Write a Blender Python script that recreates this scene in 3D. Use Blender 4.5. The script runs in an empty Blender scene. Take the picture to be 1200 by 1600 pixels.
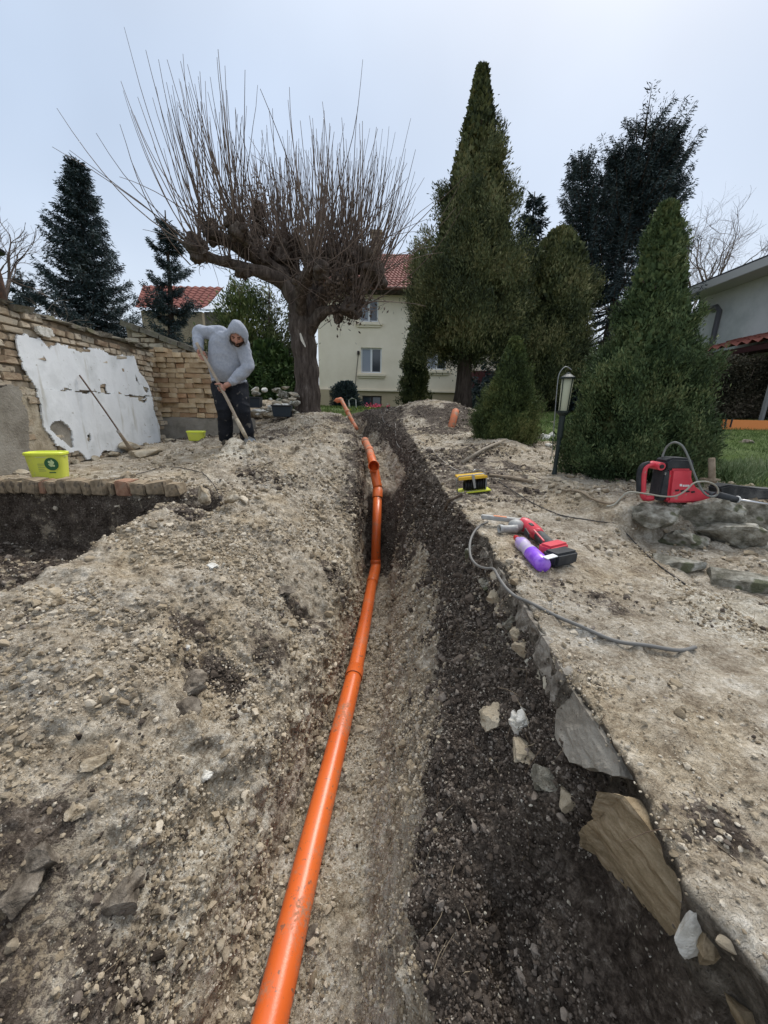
import bpy, bmesh, math, random
import numpy as np
from mathutils import Vector, Matrix
R_ = math.radians
random.seed(7); rng = np.random.default_rng(11)
SC = bpy.context.scene
COL = SC.collection

# ---------------- camera, world, sun, exposure ----------------
CAMZ = 1.9
F = 581.0                       # focal length in pixels of the 1200x1600 photograph
cam_d = bpy.data.cameras.new('camera'); cam = bpy.data.objects.new('camera', cam_d); COL.objects.link(cam)
cam_d.sensor_fit = 'VERTICAL'; cam_d.sensor_height = 36.0; cam_d.lens = F / 1600 * 36
cam_d.clip_start = 0.02; cam_d.clip_end = 2000
ROT = Matrix.Rotation(R_(90 - 15.2), 3, 'X') @ Matrix.Rotation(R_(1.2), 3, 'Z')
cam.matrix_world = Matrix.Translation((0, 0, CAMZ)) @ ROT.to_4x4()
SC.camera = cam
RN = np.array(ROT)

W = bpy.data.worlds.new('World'); SC.world = W; W.use_nodes = True
nt = W.node_tree; nt.nodes.clear()
SUN_EL, SUN_AZ = 52, 30         # azimuth measured from +Y towards +X
sky = nt.nodes.new('ShaderNodeTexSky'); sky.sky_type = 'NISHITA'; sky.sun_disc = False
sky.sun_elevation = R_(SUN_EL); sky.sun_rotation = R_(SUN_AZ); sky.air_density = 1.6; sky.dust_density = 4; sky.ozone_density = 2
bg = nt.nodes.new('ShaderNodeBackground'); bg.inputs['Strength'].default_value = 0.12
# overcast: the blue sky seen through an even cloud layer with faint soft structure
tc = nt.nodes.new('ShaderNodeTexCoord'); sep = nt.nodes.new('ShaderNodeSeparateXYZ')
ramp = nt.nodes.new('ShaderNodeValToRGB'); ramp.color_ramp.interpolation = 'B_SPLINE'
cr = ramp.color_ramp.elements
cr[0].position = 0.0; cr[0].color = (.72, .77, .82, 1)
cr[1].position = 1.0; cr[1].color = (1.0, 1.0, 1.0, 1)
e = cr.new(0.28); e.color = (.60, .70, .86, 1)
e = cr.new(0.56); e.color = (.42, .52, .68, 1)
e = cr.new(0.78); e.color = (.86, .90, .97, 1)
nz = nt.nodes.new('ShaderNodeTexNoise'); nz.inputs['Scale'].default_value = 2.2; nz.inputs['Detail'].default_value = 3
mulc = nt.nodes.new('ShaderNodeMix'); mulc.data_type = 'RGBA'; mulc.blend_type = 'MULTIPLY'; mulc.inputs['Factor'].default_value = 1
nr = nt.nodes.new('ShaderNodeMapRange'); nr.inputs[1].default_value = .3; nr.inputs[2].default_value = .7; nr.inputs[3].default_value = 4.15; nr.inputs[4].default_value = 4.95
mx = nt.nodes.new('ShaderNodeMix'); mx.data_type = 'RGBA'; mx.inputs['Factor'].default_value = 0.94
wo = nt.nodes.new('ShaderNodeOutputWorld'); L = nt.links.new
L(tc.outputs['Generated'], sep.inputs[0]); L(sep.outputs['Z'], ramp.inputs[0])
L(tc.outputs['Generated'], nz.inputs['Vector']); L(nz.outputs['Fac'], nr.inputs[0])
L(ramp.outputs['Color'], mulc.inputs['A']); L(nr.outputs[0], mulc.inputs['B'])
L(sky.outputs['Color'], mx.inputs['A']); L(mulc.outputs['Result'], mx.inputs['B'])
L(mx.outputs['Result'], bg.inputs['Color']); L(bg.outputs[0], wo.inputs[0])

sd = bpy.data.lights.new('sun', 'SUN'); sun = bpy.data.objects.new('sun', sd); COL.objects.link(sun)
sd.energy = 1.5; sd.angle = R_(25); sd.color = (1.0, .97, .93)
dv = Vector((math.sin(R_(SUN_AZ)) * math.cos(R_(SUN_EL)), math.cos(R_(SUN_AZ)) * math.cos(R_(SUN_EL)), math.sin(R_(SUN_EL))))
sun.rotation_euler = dv.to_track_quat('Z', 'Y').to_euler(); sun.location = (0, 0, 30)
SC.view_settings.view_transform = 'Standard'; SC.view_settings.look = 'None'
SC.view_settings.gamma = 1; SC.view_settings.exposure = 1.02
SC.cycles.max_bounces = 6; SC.cycles.diffuse_bounces = 3; SC.cycles.transparent_max_bounces = 6
try: SC.cycles.use_denoising = True
except Exception: pass

# ---------------- pixel -> world helpers (each at a real distance) ----------------
def ray(px, py):
    return RN @ np.array([(px - 600) / F, -(py - 800) / F, -1.0])
def P(px, py, Y):               # on the plane at forward distance Y
    d = ray(px, py); t = Y / d[1]; return np.array([0, 0, CAMZ]) + t * d
def PX(px, py, X):              # on the plane x = X
    d = ray(px, py); t = X / d[0]; return np.array([0, 0, CAMZ]) + t * d
def PH(px, py, h):              # on the level h below/above the camera
    d = ray(px, py); t = h / d[2]; return np.array([0, 0, CAMZ]) + t * d

# ---------------- numpy noise ----------------
def _h(ix, iy, iz, s):
    n = (ix.astype(np.int64) * 374761393 + iy.astype(np.int64) * 668265263 + iz.astype(np.int64) * 2147483647 + s * 974711) & 0xffffffff
    n = ((n ^ (n >> 13)) * 1274126177) & 0xffffffff
    n = ((n ^ (n >> 16)) * 2246822519) & 0xffffffff
    return ((n ^ (n >> 15)) & 0xffff) / 65535.0
def vnoise(p, s=0):
    f = np.floor(p); t = p - f; t = t * t * (3 - 2 * t); i = f.astype(np.int64)
    r = 0
    for a in (0, 1):
        wa = t[:, 0] if a else 1 - t[:, 0]
        for b in (0, 1):
            wb = t[:, 1] if b else 1 - t[:, 1]
            for c in (0, 1):
                wc = t[:, 2] if c else 1 - t[:, 2]
                r = r + wa * wb * wc * _h(i[:, 0] + a, i[:, 1] + b, i[:, 2] + c, s)
    return r * 2 - 1
def fbm(p, octs=4, s=0, gain=.5):
    a = 1; r = 0
    for o in range(octs):
        r = r + a * vnoise(p * 2 ** o + 17.3 * o, s + o); a *= gain
    return r
def cell(p, s=0):               # F1 distance and id of a cellular noise
    i = np.floor(p).astype(np.int64); best = np.full(len(p), 9.0); bid = np.zeros(len(p))
    for a in (-1, 0, 1):
        for b in (-1, 0, 1):
            for c in (-1, 0, 1):
                q = i + np.array([a, b, c])
                fx = _h(q[:, 0], q[:, 1], q[:, 2], s); fy = _h(q[:, 0], q[:, 1], q[:, 2], s + 1); fz = _h(q[:, 0], q[:, 1], q[:, 2], s + 2)
                d = (q[:, 0] + fx - p[:, 0]) ** 2 + (q[:, 1] + fy - p[:, 1]) ** 2 + (q[:, 2] + fz - p[:, 2]) ** 2
                m = d < best; best = np.where(m, d, best); bid = np.where(m, fx * .7 + fy * .3, bid)
    return np.sqrt(best), bid

# ---------------- object helpers ----------------
def tag(o, label=None, cat=None, group=None, kind=None):
    if label: o['label'] = label
    if cat: o['category'] = cat
    if group: o['group'] = group
    if kind: o['kind'] = kind
    return o
def empty(name, loc=(0, 0, 0), rz=0, label=None, cat=None, group=None):
    o = bpy.data.objects.new(name, None); COL.objects.link(o)
    o.location = tuple(loc); o.rotation_euler = (0, 0, rz); o.empty_display_size = .1
    return tag(o, label, cat, group)
def copy_tree(o, parent=None):
    c = o.copy(); COL.objects.link(c); c.parent = parent
    for ch in list(o.children): copy_tree(ch, c)
    return c
def link(name, me, mat=None, parent=None):
    o = bpy.data.objects.new(name, me); COL.objects.link(o)
    if mat: me.materials.append(mat)
    if parent: o.parent = parent
    return o
class MB:
    def __init__(s): s.v = []; s.f = {}; s.n = 0
    def add(s, V, Fc):
        V = np.asarray(V, float).reshape(-1, 3)
        if isinstance(Fc, np.ndarray):
            s.f.setdefault(Fc.shape[1], []).append(Fc + s.n)
        else:
            for k in set(len(q) for q in Fc):
                s.f.setdefault(k, []).append(np.array([q for q in Fc if len(q) == k]) + s.n)
        s.v.append(V); s.n += len(V); return s
    def box(s, c, d, M=None, taper=1, jit=0):
        x, y, z = np.array(d) / 2.0
        V = np.array([[-x, -y, -z], [x, -y, -z], [x, y, -z], [-x, y, -z], [-x * taper, -y * taper, z], [x * taper, -y * taper, z], [x * taper, y * taper, z], [-x * taper, y * taper, z]])
        if jit: V = V + rng.normal(0, jit, V.shape)
        if M is not None: V = V @ np.array(M).T
        return s.add(V + np.array(c), [(3, 2, 1, 0), (4, 5, 6, 7), (0, 1, 5, 4), (1, 2, 6, 5), (2, 3, 7, 6), (3, 0, 4, 7)])
    def tube(s, pts, rad, k=8, caps=True, flat=1.0):
        pts = np.asarray(pts, float); n = len(pts)
        rad = np.full(n, rad) if np.isscalar(rad) else np.asarray(rad, float)
        T = np.gradient(pts, axis=0); T /= np.linalg.norm(T, axis=1)[:, None] + 1e-9
        up = np.array([0, 0, 1.0]) if abs(T[0, 2]) < .9 else np.array([1.0, 0, 0])
        V = np.zeros((n, k, 3)); a = np.arange(k) * 2 * math.pi / k
        A = np.cross(up, T[0]); A /= np.linalg.norm(A)
        for i in range(n):
            A = A - T[i] * A.dot(T[i]); A /= np.linalg.norm(A) + 1e-9
            B = np.cross(T[i], A)
            V[i] = pts[i] + rad[i] * (np.cos(a)[:, None] * A + np.sin(a)[:, None] * B * flat)
        Fq = []
        idx = np.arange(n * k).reshape(n, k)
        q = np.stack([idx[:-1], np.roll(idx, -1, 1)[:-1], np.roll(idx, -1, 1)[1:], idx[1:]], -1).reshape(-1, 4)
        s.add(V.reshape(-1, 3), q)
        if caps and k > 2:
            m = s.n - n * k
            s.f.setdefault(k, []).append(np.array([list(range(k))[::-1]]) + m)
            s.f.setdefault(k, []).append(np.array([list(range(k))]) + m + (n - 1) * k)
        return s
    def prism(s, poly, d, M=None, off=(0, 0, 0)):   # polygon in local xz, extruded along local y (thickness d, centred)
        n = len(poly); p = np.array(poly, float)
        V = np.concatenate([np.stack([p[:, 0], np.full(n, -d / 2), p[:, 1]], 1), np.stack([p[:, 0], np.full(n, d / 2), p[:, 1]], 1)])
        if M is not None: V = V @ np.array(M).T
        Fc = [tuple(range(n)), tuple(range(2 * n - 1, n - 1, -1))] + [(i + n, (i + 1) % n + n, (i + 1) % n, i) for i in range(n)]
        return s.add(V + np.array(off), Fc)
    def lathe(s, prof, k=20, M=None, off=(0, 0, 0), sx=1, sy=1):  # prof [(r,z)]
        a = np.arange(k) * 2 * math.pi / k; n = len(prof)
        V = np.array([[[r * math.cos(t) * sx, r * math.sin(t) * sy, z] for t in a] for r, z in prof]).reshape(-1, 3)
        if M is not None: V = V @ np.array(M).T
        idx = np.arange(n * k).reshape(n, k)
        q = np.stack([idx[:-1], np.roll(idx, -1, 1)[:-1], np.roll(idx, -1, 1)[1:], idx[1:]], -1).reshape(-1, 4)
        return s.add(V + np.array(off), q)
    def build(s, name, mat=None, parent=None, smooth=False, bevel=0, sub=0, mats=None):
        me = bpy.data.meshes.new(name); V = np.concatenate(s.v); me.vertices.add(len(V)); me.vertices.foreach_set('co', V.astype(np.float32).ravel())
        ls = []; st = []; cnt = 0
        for k, fl in s.f.items():
            A = np.concatenate(fl); ls.append(A.ravel()); st.append(cnt + np.arange(len(A)) * k); cnt += A.size
        ls = np.concatenate(ls); st = np.concatenate(st)
        me.loops.add(len(ls)); me.loops.foreach_set('vertex_index', ls.astype(np.int32))
        me.polygons.add(len(st)); me.polygons.foreach_set('loop_start', st.astype(np.int32))
        me.update(calc_edges=True); me.validate()
        if smooth: me.shade_smooth()
        else: me.shade_flat()
        if bevel or sub:
            bm = bmesh.new(); bm.from_mesh(me)
            bmesh.ops.recalc_face_normals(bm, faces=bm.faces)
            if bevel: bmesh.ops.bevel(bm, geom=[e for e in bm.edges if len(e.link_faces) == 2 and e.calc_face_angle(0) > .5], offset=bevel, segments=2, affect='EDGES', clamp_overlap=True)
            bm.to_mesh(me); bm.free()
        return link(name, me, mat, parent)

def kites(C, D, N, Ln, Wd, bend=0.0):
    """leaf-shaped quads: C base points, D direction, N rough normal"""
    D = D / (np.linalg.norm(D, axis=1)[:, None] + 1e-9)
    S = np.cross(D, N); S /= np.linalg.norm(S, axis=1)[:, None] + 1e-9
    Ln = np.broadcast_to(Ln, len(C))[:, None]; Wd = np.broadcast_to(Wd, len(C))[:, None]
    V = np.stack([C, C + D * Ln * .55 + S * Wd / 2, C + D * Ln + N * bend * Ln, C + D * Ln * .55 - S * Wd / 2], 1)
    return V.reshape(-1, 3), np.arange(len(C) * 4).reshape(-1, 4)

# ---------------- materials ----------------
def mat(name, base=(.5, .5, .5), rough=.8, metal=0, spec=.3):
    m = bpy.data.materials.new(name); m.use_nodes = True
    b = m.node_tree.nodes['Principled BSDF']
    b.inputs['Base Color'].default_value = (*base, 1); b.inputs['Roughness'].default_value = rough
    b.inputs['Metallic'].default_value = metal; b.inputs['Specular IOR Level'].default_value = spec
    return m
class NT:
    def __init__(s, m): s.m = m; s.t = m.node_tree; s.b = s.t.nodes['Principled BSDF']
    def n(s, kind, **kw):
        n = s.t.nodes.new(kind)
        for k, v in kw.items():
            if k in n.inputs.keys() if isinstance(k, str) else False: n.inputs[k].default_value = v
            else: setattr(n, k, v)
        return n
    def l(s, a, b): s.t.links.new(a, b)
    def noise(s, scale, detail=4, rough=.55, vec=None, dist=0):
        n = s.t.nodes.new('ShaderNodeTexNoise'); n.inputs['Scale'].default_value = scale; n.inputs['Detail'].default_value = detail
        n.inputs['Roughness'].default_value = rough; n.inputs['Distortion'].default_value = dist
        s.l(vec or s.pos(), n.inputs['Vector']); return n.outputs['Fac']
    def pos(s):
        if not hasattr(s, '_p'):
            s._g = s.t.nodes.new('ShaderNodeTexCoord'); s._p = s._g.outputs['Object']
        return s._p
    def ramp(s, fac, stops, interp='LINEAR'):
        r = s.t.nodes.new('ShaderNodeValToRGB'); r.color_ramp.interpolation = interp
        el = r.color_ramp.elements
        while len(el) > 1: el.remove(el[-1])
        el[0].position = stops[0][0]; c = stops[0][1]; el[0].color = (*c, 1) if len(c) == 3 else c
        for p, c in stops[1:]:
            e = el.new(p); e.color = (*c, 1) if len(c) == 3 else c
        s.l(fac, r.inputs[0]); return r.outputs['Color']
    def mix(s, f, a, b, mode='MIX'):
        m = s.t.nodes.new('ShaderNodeMix'); m.data_type = 'RGBA'; m.blend_type = mode
        for v, sock in ((f, m.inputs['Factor']), (a, m.inputs['A']), (b, m.inputs['B'])):
            if isinstance(v, (int, float)): sock.default_value = v
            elif isinstance(v, tuple): sock.default_value = (*v, 1) if len(v) == 3 else v
            else: s.l(v, sock)
        return m.outputs['Result']
    def math(s, op, a, b=0, c=0):
        m = s.t.nodes.new('ShaderNodeMath'); m.operation = op
        for v, k in ((a, 0), (b, 1), (c, 2)):
            if isinstance(v, (int, float)): m.inputs[k].default_value = v
            else: s.l(v, m.inputs[k])
        return m.outputs[0]
    def smooth(s, v, lo, hi, a=0, b=1):
        m = s.t.nodes.new('ShaderNodeMapRange'); m.interpolation_type = 'SMOOTHSTEP'
        for x, k in ((v, 0), (lo, 1), (hi, 2), (a, 3), (b, 4)):
            if isinstance(x, (int, float)): m.inputs[k].default_value = x
            else: s.l(x, m.inputs[k])
        return m.outputs[0]
    def attr(s, name):
        a = s.t.nodes.new('ShaderNodeAttribute'); a.attribute_name = name; return a.outputs['Fac']
    def island(s):
        g = s.t.nodes.new('ShaderNodeNewGeometry'); return g.outputs['Random Per Island']
    def bump(s, h, dist=.01, strength=1, prev=None):
        b = s.t.nodes.new('ShaderNodeBump'); b.inputs['Distance'].default_value = dist; b.inputs['Strength'].default_value = strength
        s.l(h, b.inputs['Height'])
        if prev: s.l(prev, b.inputs['Normal'])
        s.l(b.outputs[0], s.b.inputs['Normal']); return b.outputs[0]
    def color(s, c): s.l(c, s.b.inputs['Base Color'])
    def voro(s, scale, feat='F1', rnd=1):
        v = s.t.nodes.new('ShaderNodeTexVoronoi'); v.feature = feat; v.inputs['Scale'].default_value = scale
        v.inputs['Randomness'].default_value = rnd; s.l(s.pos(), v.inputs['Vector']); return v

def rough_mat(name, cols, scale=8, rough=.9, bumpd=.004, bscale=60, island=.0, spec=.2, fleck=None):
    """mottled surface: colours along a noise, optional variation per piece, bumped"""
    m = mat(name, cols[0], rough, spec=spec); s = NT(m)
    n = s.noise(scale, 6, .65)
    n = s.smooth(n, .28, .72)
    if island: n = s.math('ADD', s.math('MULTIPLY', n, 1 - island), s.math('MULTIPLY', s.island(), island))
    c = s.ramp(n, [(i / (len(cols) - 1), cc) for i, cc in enumerate(cols)])
    if fleck:
        v = s.noise(fleck[1], 2, .5); c = s.mix(s.smooth(v, fleck[2], fleck[2] + .06), c, fleck[0])
    s.color(c)
    if bumpd:
        s.bump(s.noise(bscale, 5, .7), bumpd)
    return m
# ---------------- the ground: one sheet with the trench, the banks, the pit and the lawn ----------------
# stations: forward distance -> 12 profile points (x, height relative to the camera)
ST = {
 -2.0: [(-3.2,-.9),(-2.4,-.95),(-1.5,-1.1),(-.95,-1.3),(-.62,-1.6),(-.50,-1.85),(-.05,-1.85),(.10,-1.2),(.39,-.84),(.41,-.64),(1.5,-.62),(3.2,-.5)],
 0.0: [(-3.2,-.9),(-2.4,-.92),(-1.5,-1.02),(-.98,-1.3),(-.62,-1.58),(-.50,-1.85),(-.05,-1.85),(.08,-1.22),(.395,-.82),(.42,-.63),(1.5,-.64),(3.2,-.5)],
 0.6: [(-3.2,-.9),(-2.4,-.9),(-1.6,-.92),(-1.0,-1.2),(-.58,-1.5),(-.47,-1.86),(-.04,-1.86),(.12,-1.2),(.435,-.79),(.462,-.62),(1.5,-.66),(3.2,-.5)],
 1.2: [(-3.2,-.9),(-2.4,-.9),(-1.7,-.84),(-1.0,-1.08),(-.5,-1.46),(-.41,-1.87),(-.02,-1.87),(.21,-1.2),(.475,-.77),(.498,-.62),(1.4,-.68),(3.2,-.55)],
 2.0: [(-3.2,-.8),(-2.4,-.8),(-1.72,-.78),(-1.0,-.97),(-.4,-1.42),(-.32,-1.9),(.02,-1.9),(.33,-1.15),(.475,-.72),(.495,-.60),(1.4,-.62),(3.2,-.55)],
 3.0: [(-3.2,-.6),(-2.4,-.6),(-1.6,-.66),(-.9,-.82),(-.28,-1.28),(-.22,-1.92),(.08,-1.9),(.38,-1.05),(.44,-.7),(.48,-.57),(1.3,-.52),(3.2,-.5)],
 4.0: [(-3.2,-.58),(-2.5,-.56),(-1.75,-.48),(-.95,-.58),(-.34,-.92),(-.24,-1.92),(.10,-1.9),(.27,-1.1),(.37,-.68),(.45,-.5),(1.3,-.42),(3.2,-.48)],
 4.4: [(-3.2,-.58),(-2.6,-.55),(-1.85,-.36),(-.95,-.45),(-.34,-.7),(-.23,-1.85),(.12,-1.8),(.27,-1.0),(.35,-.6),(.44,-.46),(1.3,-.4),(3.2,-.46)],
 4.8: [(-3.2,-.55),(-2.7,-.5),(-1.8,-.44),(-.95,-.38),(-.36,-.52),(-.22,-1.0),(.16,-.96),(.28,-.72),(.34,-.5),(.42,-.4),(1.3,-.36),(3.2,-.42)],
 6.0: [(-3.2,-.5),(-2.6,-.42),(-1.7,-.3),(-1.0,-.2),(-.52,-.26),(-.36,-.66),(-.04,-.64),(.08,-.48),(.16,-.3),(.3,-.22),(1.4,-.3),(3.3,-.36)],
 7.2: [(-3.3,-.35),(-2.7,-.24),(-1.9,-.13),(-1.3,-.06),(-.78,-.1),(-.6,-.52),(-.34,-.5),(-.22,-.25),(-.1,-.1),(.3,.05),(1.3,.1),(3.3,-.22)],
 8.4: [(-3.4,-.25),(-2.8,-.2),(-2.2,-.12),(-1.6,-.1),(-1.1,-.12),(-.9,-.4),(-.7,-.4),(-.55,-.15),(-.4,0.0),(.3,.1),(1.3,.06),(3.4,-.12)],
 10.0: [(-3.5,-.12),(-3,-.1),(-2.5,-.06),(-2.0,-.05),(-1.5,-.06),(-1.3,-.1),(-1.1,-.1),(-.9,-.05),(-.7,-.03),(.2,.0),(1.5,.0),(3.5,-.05)],
 14.0: [(-3.6,.08),(-3,.1),(-2.5,.1),(-2.0,.1),(-1.5,.1),(-1.3,.1),(-1.1,.1),(-.9,.1),(-.7,.1),(.2,.1),(1.5,.1),(3.6,.1)],
}
for y_ in ST:
    if y_ <= 2.0: ST[y_][7] = (ST[y_][7][0] + .025, ST[y_][7][1])
ys = np.array(sorted(ST)); tab = np.array([ST[y] for y in ys])          # (S,12,2)
nv_seg = [52, 52, 74, 78, 46, 44, 62, 46, 16, 110, 110]
u_in = np.concatenate([[k + i / n for i in range(n)] for k, n in enumerate(nv_seg)] + [[11.0]])
Yl = np.concatenate([np.linspace(-2, .1, 24)[:-1], np.arange(.1, 2.4, .0068), np.arange(2.4, 5.6, .0125), np.arange(5.6, 12, .032), 12 * 1.075 ** np.arange(0, 52)])
Yl = np.concatenate([[-400, -150, -50, -20, -8, -4], Yl])
NV, NU = len(Yl), len(u_in)
yf = np.arange(-2, 14.01, .02)
def col_interp(a):
    v = np.interp(yf, ys, a); k = np.hanning(17); k /= k.sum()
    return np.convolve(np.pad(v, 8, 'edge'), k, 'valid')
colsX = np.stack([col_interp(tab[:, j, 0]) for j in range(12)], 1)
colsZ = np.stack([col_interp(tab[:, j, 1]) for j in range(12)], 1)
CX = np.stack([np.interp(Yl, yf, colsX[:, j]) for j in range(12)], 1)
CZ = np.stack([np.interp(Yl, yf, colsZ[:, j]) for j in range(12)], 1)
GX = np.stack([np.interp(u_in, np.arange(12), CX[i]) for i in range(NV)]); GZ = np.stack([np.interp(u_in, np.arange(12), CZ[i]) for i in range(NV)])
for _ in range(14):             # soften the creases of the profile
    GZ[:, 1:-1] = (GZ[:, :-2] + 2 * GZ[:, 1:-1] + GZ[:, 2:]) / 4
    GX[:, 1:-1] = (GX[:, :-2] + 2 * GX[:, 1:-1] + GX[:, 2:]) / 4
out = .06 * 1.14 ** np.arange(1, 68); out = np.cumsum(out)
GX = np.concatenate([GX[:, :1] - out[::-1][None], GX, GX[:, -1:] + out[None]], 1)
base_far = np.interp(Yl, [-400, 0, 4, 9, 14, 21, 60, 400], [-.55, -.52, -.46, -.1, .1, .33, .4, .4])
NO = len(out)
def ease(edge):
    w = np.clip(out / 2.0, 0, 1); w = w * w * (3 - 2 * w); return edge[:, None] * (1 - w) + base_far[:, None] * w
GZ = np.concatenate([ease(GZ[:, 0])[:, ::-1], GZ, ease(GZ[:, -1])], 1)
U = np.concatenate([np.full(NO, -1.0), u_in, np.full(NO, 12.0)]); U = np.broadcast_to(U, GX.shape)
GY = np.broadcast_to(Yl[:, None], GX.shape).copy()
def sst(v, a, b):
    t = np.clip((v - a) / (b - a), 0, 1); return t * t * (3 - 2 * t)
fw = 1 - sst(GY, 11, 15)        # detail fades out beyond the dig
# long-range edge wobble so that nothing is straight
pw = np.stack([GX.ravel(), GY.ravel(), GZ.ravel()], 1)
n_lo = fbm(pw * 1.3, 3, 3).reshape(GX.shape); n_mid = fbm(pw * 4.2, 3, 9).reshape(GX.shape)
# pit on the left in front of the brick edging
mline = -1.78 + (GY - 1.6) * .16 + n_mid * .05
pit = sst(mline - GX, -.1, .28) * sst(GY, 1.0, 1.7) * (1 - sst(GY + n_mid * .02, 2.80, 2.87))
GZ = GZ * (1 - pit) + (-1.12 + .05 * n_mid) * pit
# terrace behind the edging is level
ter = sst(-1.75 - GX, 0, .25) * sst(GY, 2.84, 2.9) * (1 - sst(GY, 4.2, 4.8)) * (1 - sst(-GX, 3.3, 3.7))
GZ = GZ * (1 - ter) + (-.60) * ter
# the hollow under the end of the edging
hol = np.exp(-(((GX + 1.42) / .14) ** 2 + ((GY - 2.78) / .11) ** 2)); GZ -= .22 * hol
# garden bed held by the dry stones on the right
plat = sst(GX + .12 * (GY - 2) , 1.22, 1.38) * sst(GY - .10 * (GX - 1.6) + .02 * n_mid, 1.98, 2.1)
front = sst(GX, 1.15, 1.5) * (1 - sst(GY, 1.98, 2.08)) * sst(GY, -.5, .8)
GZ = GZ + plat * (-.50 - GZ) * (1 - sst(GY, 3.0, 5.0)) - front * .07
def gauss(x, y, rx, ry, a):
    global GZ
    GZ = GZ + a * np.exp(-(((GX - x) / rx) ** 2 + ((GY - y) / ry) ** 2))
for g in [(1.35, 4.3, .38, .45, .14), (1.05, 3.9, .25, .3, .06), (.95, 6.9, .5, .6, .16), (-1.82, 4.42, .3, .2, .05), (-1.35, 6.2, .4, .5, .1), (-.75, 5.4, .3, .5, .07),
          (.62, 7.6, .3, .5, .1), (-2.15, 4.9, .35, .3, -.05), (-1.2, 1.3, .28, .3, .06), (-.62, .9, .12, .3, -.06), (-.75, 2.3, .2, .5, .05), (-1.1, 2.9, .3, .3, .07),
          (2.3, 6.5, .5, .5, .08), (1.9, 5.8, .4, .4, .06), (.05, 1.1, .07, .15, .03), (.3, 1.55, .06, .12, -.12), (.26, .5, .04, .35, -.05)]:
    gauss(*g)
lump = np.where((U > 8.9) & (U < 10.6), .45, 1.0) * np.where(U >= 11.5, .5, 1.0) * np.where(U < -.5, .4, 1)
lump = lump * (1 - .75 * ter) * fw
GZ = GZ + (n_lo * .030 + n_mid * .020) * lump
# erosion ribs running down the banks
lb = sst(U, 1.5, 2.2) * (1 - sst(U, 3.9, 4.6)) * sst(GY, -.5, .3) * (1 - sst(GY, 5, 7))
n_bg = fbm(pw * 2.6 + 31, 3, 61).reshape(GX.shape); GZ = GZ + lb * (n_bg * .045 + (1 - np.abs(fbm(pw * 3.7 + 8, 2, 63).reshape(GX.shape))) * .03 - .02)
# a scarp where the spade cut into the foot of the left bank
sc_ = GX + .62 - .09 * np.sin(GY * 5.3) - .05 * n_bg + (GY - 1) * -.12
GZ = GZ - .075 * sst(sc_, -.02, .035) * (1 - sst(sc_, .05, .20)) * sst(GY, .2, .5) * (1 - sst(GY, 2.2, 2.8))
rec = np.exp(-((U - 8.1) / .75) ** 4) * sst(GY, .16, .24) * (1 - sst(GY, .60, .70))
GX = GX + rec * .045; GZ = GZ - .13 * np.exp(-((U - 7.85) / .55) ** 4) * sst(GY, .12, .24) * (1 - sst(GY, .58, .70));
# masks ------------------------------------------------------------
wob_ = .26 * fbm(pw * 8 + 2, 4, 203).reshape(GX.shape)
bank = sst(U + wob_, 6.72, 7.08) * (1 - sst(U, 8.75, 8.95))
conc = sst(U, 8.35, 8.5) * (1 - sst(U, 8.93, 9.0)) * sst(GY, -3, -1) * (1 - sst(GY, 1.72, 1.85))
nn = fbm(pw * 6.5, 4, 21).reshape(GX.shape); nn2 = fbm(pw * 2.3 + 5, 3, 31).reshape(GX.shape)
dark = bank * np.clip(1.08 - .55 * np.clip(nn2 + .3 * nn, 0, 1.2), .3, 1)
dark = np.maximum(dark, .75 * sst(U, 6.0, 6.6) * (1 - sst(U, 8.7, 9.5)) * sst(GY, 2.9, 3.4) * (1 - sst(GY, 4.5, 5.2)))
dark = np.maximum(dark, (.5 + nn2 * .3) * sst(U, 6.5, 7) * (1 - sst(U, 8.7, 9.5)) * sst(GY, 4.4, 5))          # whole right wall further on
dark = np.maximum(dark, sst(U, 8.9, 9.05) * (1 - sst(U, 9.5, 10.1)) * sst(GY, 2.0, 2.8) * (1 - sst(GY, 4.2, 5)) * .6)
dark = np.maximum(dark, sst(U, 3.45, 4.05) * (1 - sst(U, 4.5, 4.95)) * sst(GY, 3.0, 3.9) * (1 - sst(GY, 7.5, 9)) * (.52 + nn2 * .3))        # left wall, upper layer
dark = np.maximum(dark, (sst(U, 4.8, 5.1) * (1 - sst(U, 6.2, 6.6)) * sst(GY, 3.9, 4.3) * (1 - sst(GY, 4.7, 4.85))) * .9)         # the step
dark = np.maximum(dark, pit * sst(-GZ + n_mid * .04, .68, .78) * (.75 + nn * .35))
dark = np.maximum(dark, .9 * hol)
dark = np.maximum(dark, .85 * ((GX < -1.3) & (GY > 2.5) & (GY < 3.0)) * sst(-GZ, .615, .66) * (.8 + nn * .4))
dark = np.maximum(dark, .62 * sst(GY, 4.6, 5.6) * (1 - sst(GY, 9.5, 11)) * np.clip(nn2 * 1.1 + .6 + .3 * (GX > .2), 0, 1.1) * (np.abs(GX) < 4.5))
for x, y, r, a in [(-.78, 1.52, .12, .8), (-.62, 1.75, .13, .65), (-.95, 1.62, .09, .7), (-1.05, .75, .2, .45), (-.8, .55, .25, .45), (-.5, 2.2, .15, .5), (-.5, 1.25, .1, .3), (-.42, 2.7, .14, .6), (-1.3, .6, .25, .35), (1.0, .75, .14, .12),
                   (-1.2, 3.6, .3, .5), (1.25, 3.4, .25, .6), (.8, 1.2, .12, .32), (.62, 1.0, .07, .6), (.6, .7, .07, .6), (.55, .45, .05, .6), (.65, 1.35, .1, .4), (1.0, 3.0, .4, .4)]:
    dark = np.maximum(dark, a * np.exp(-(((GX - x) ** 2 + (GY - y) ** 2) / r ** 2)) * (1.2 + nn * .6))
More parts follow.
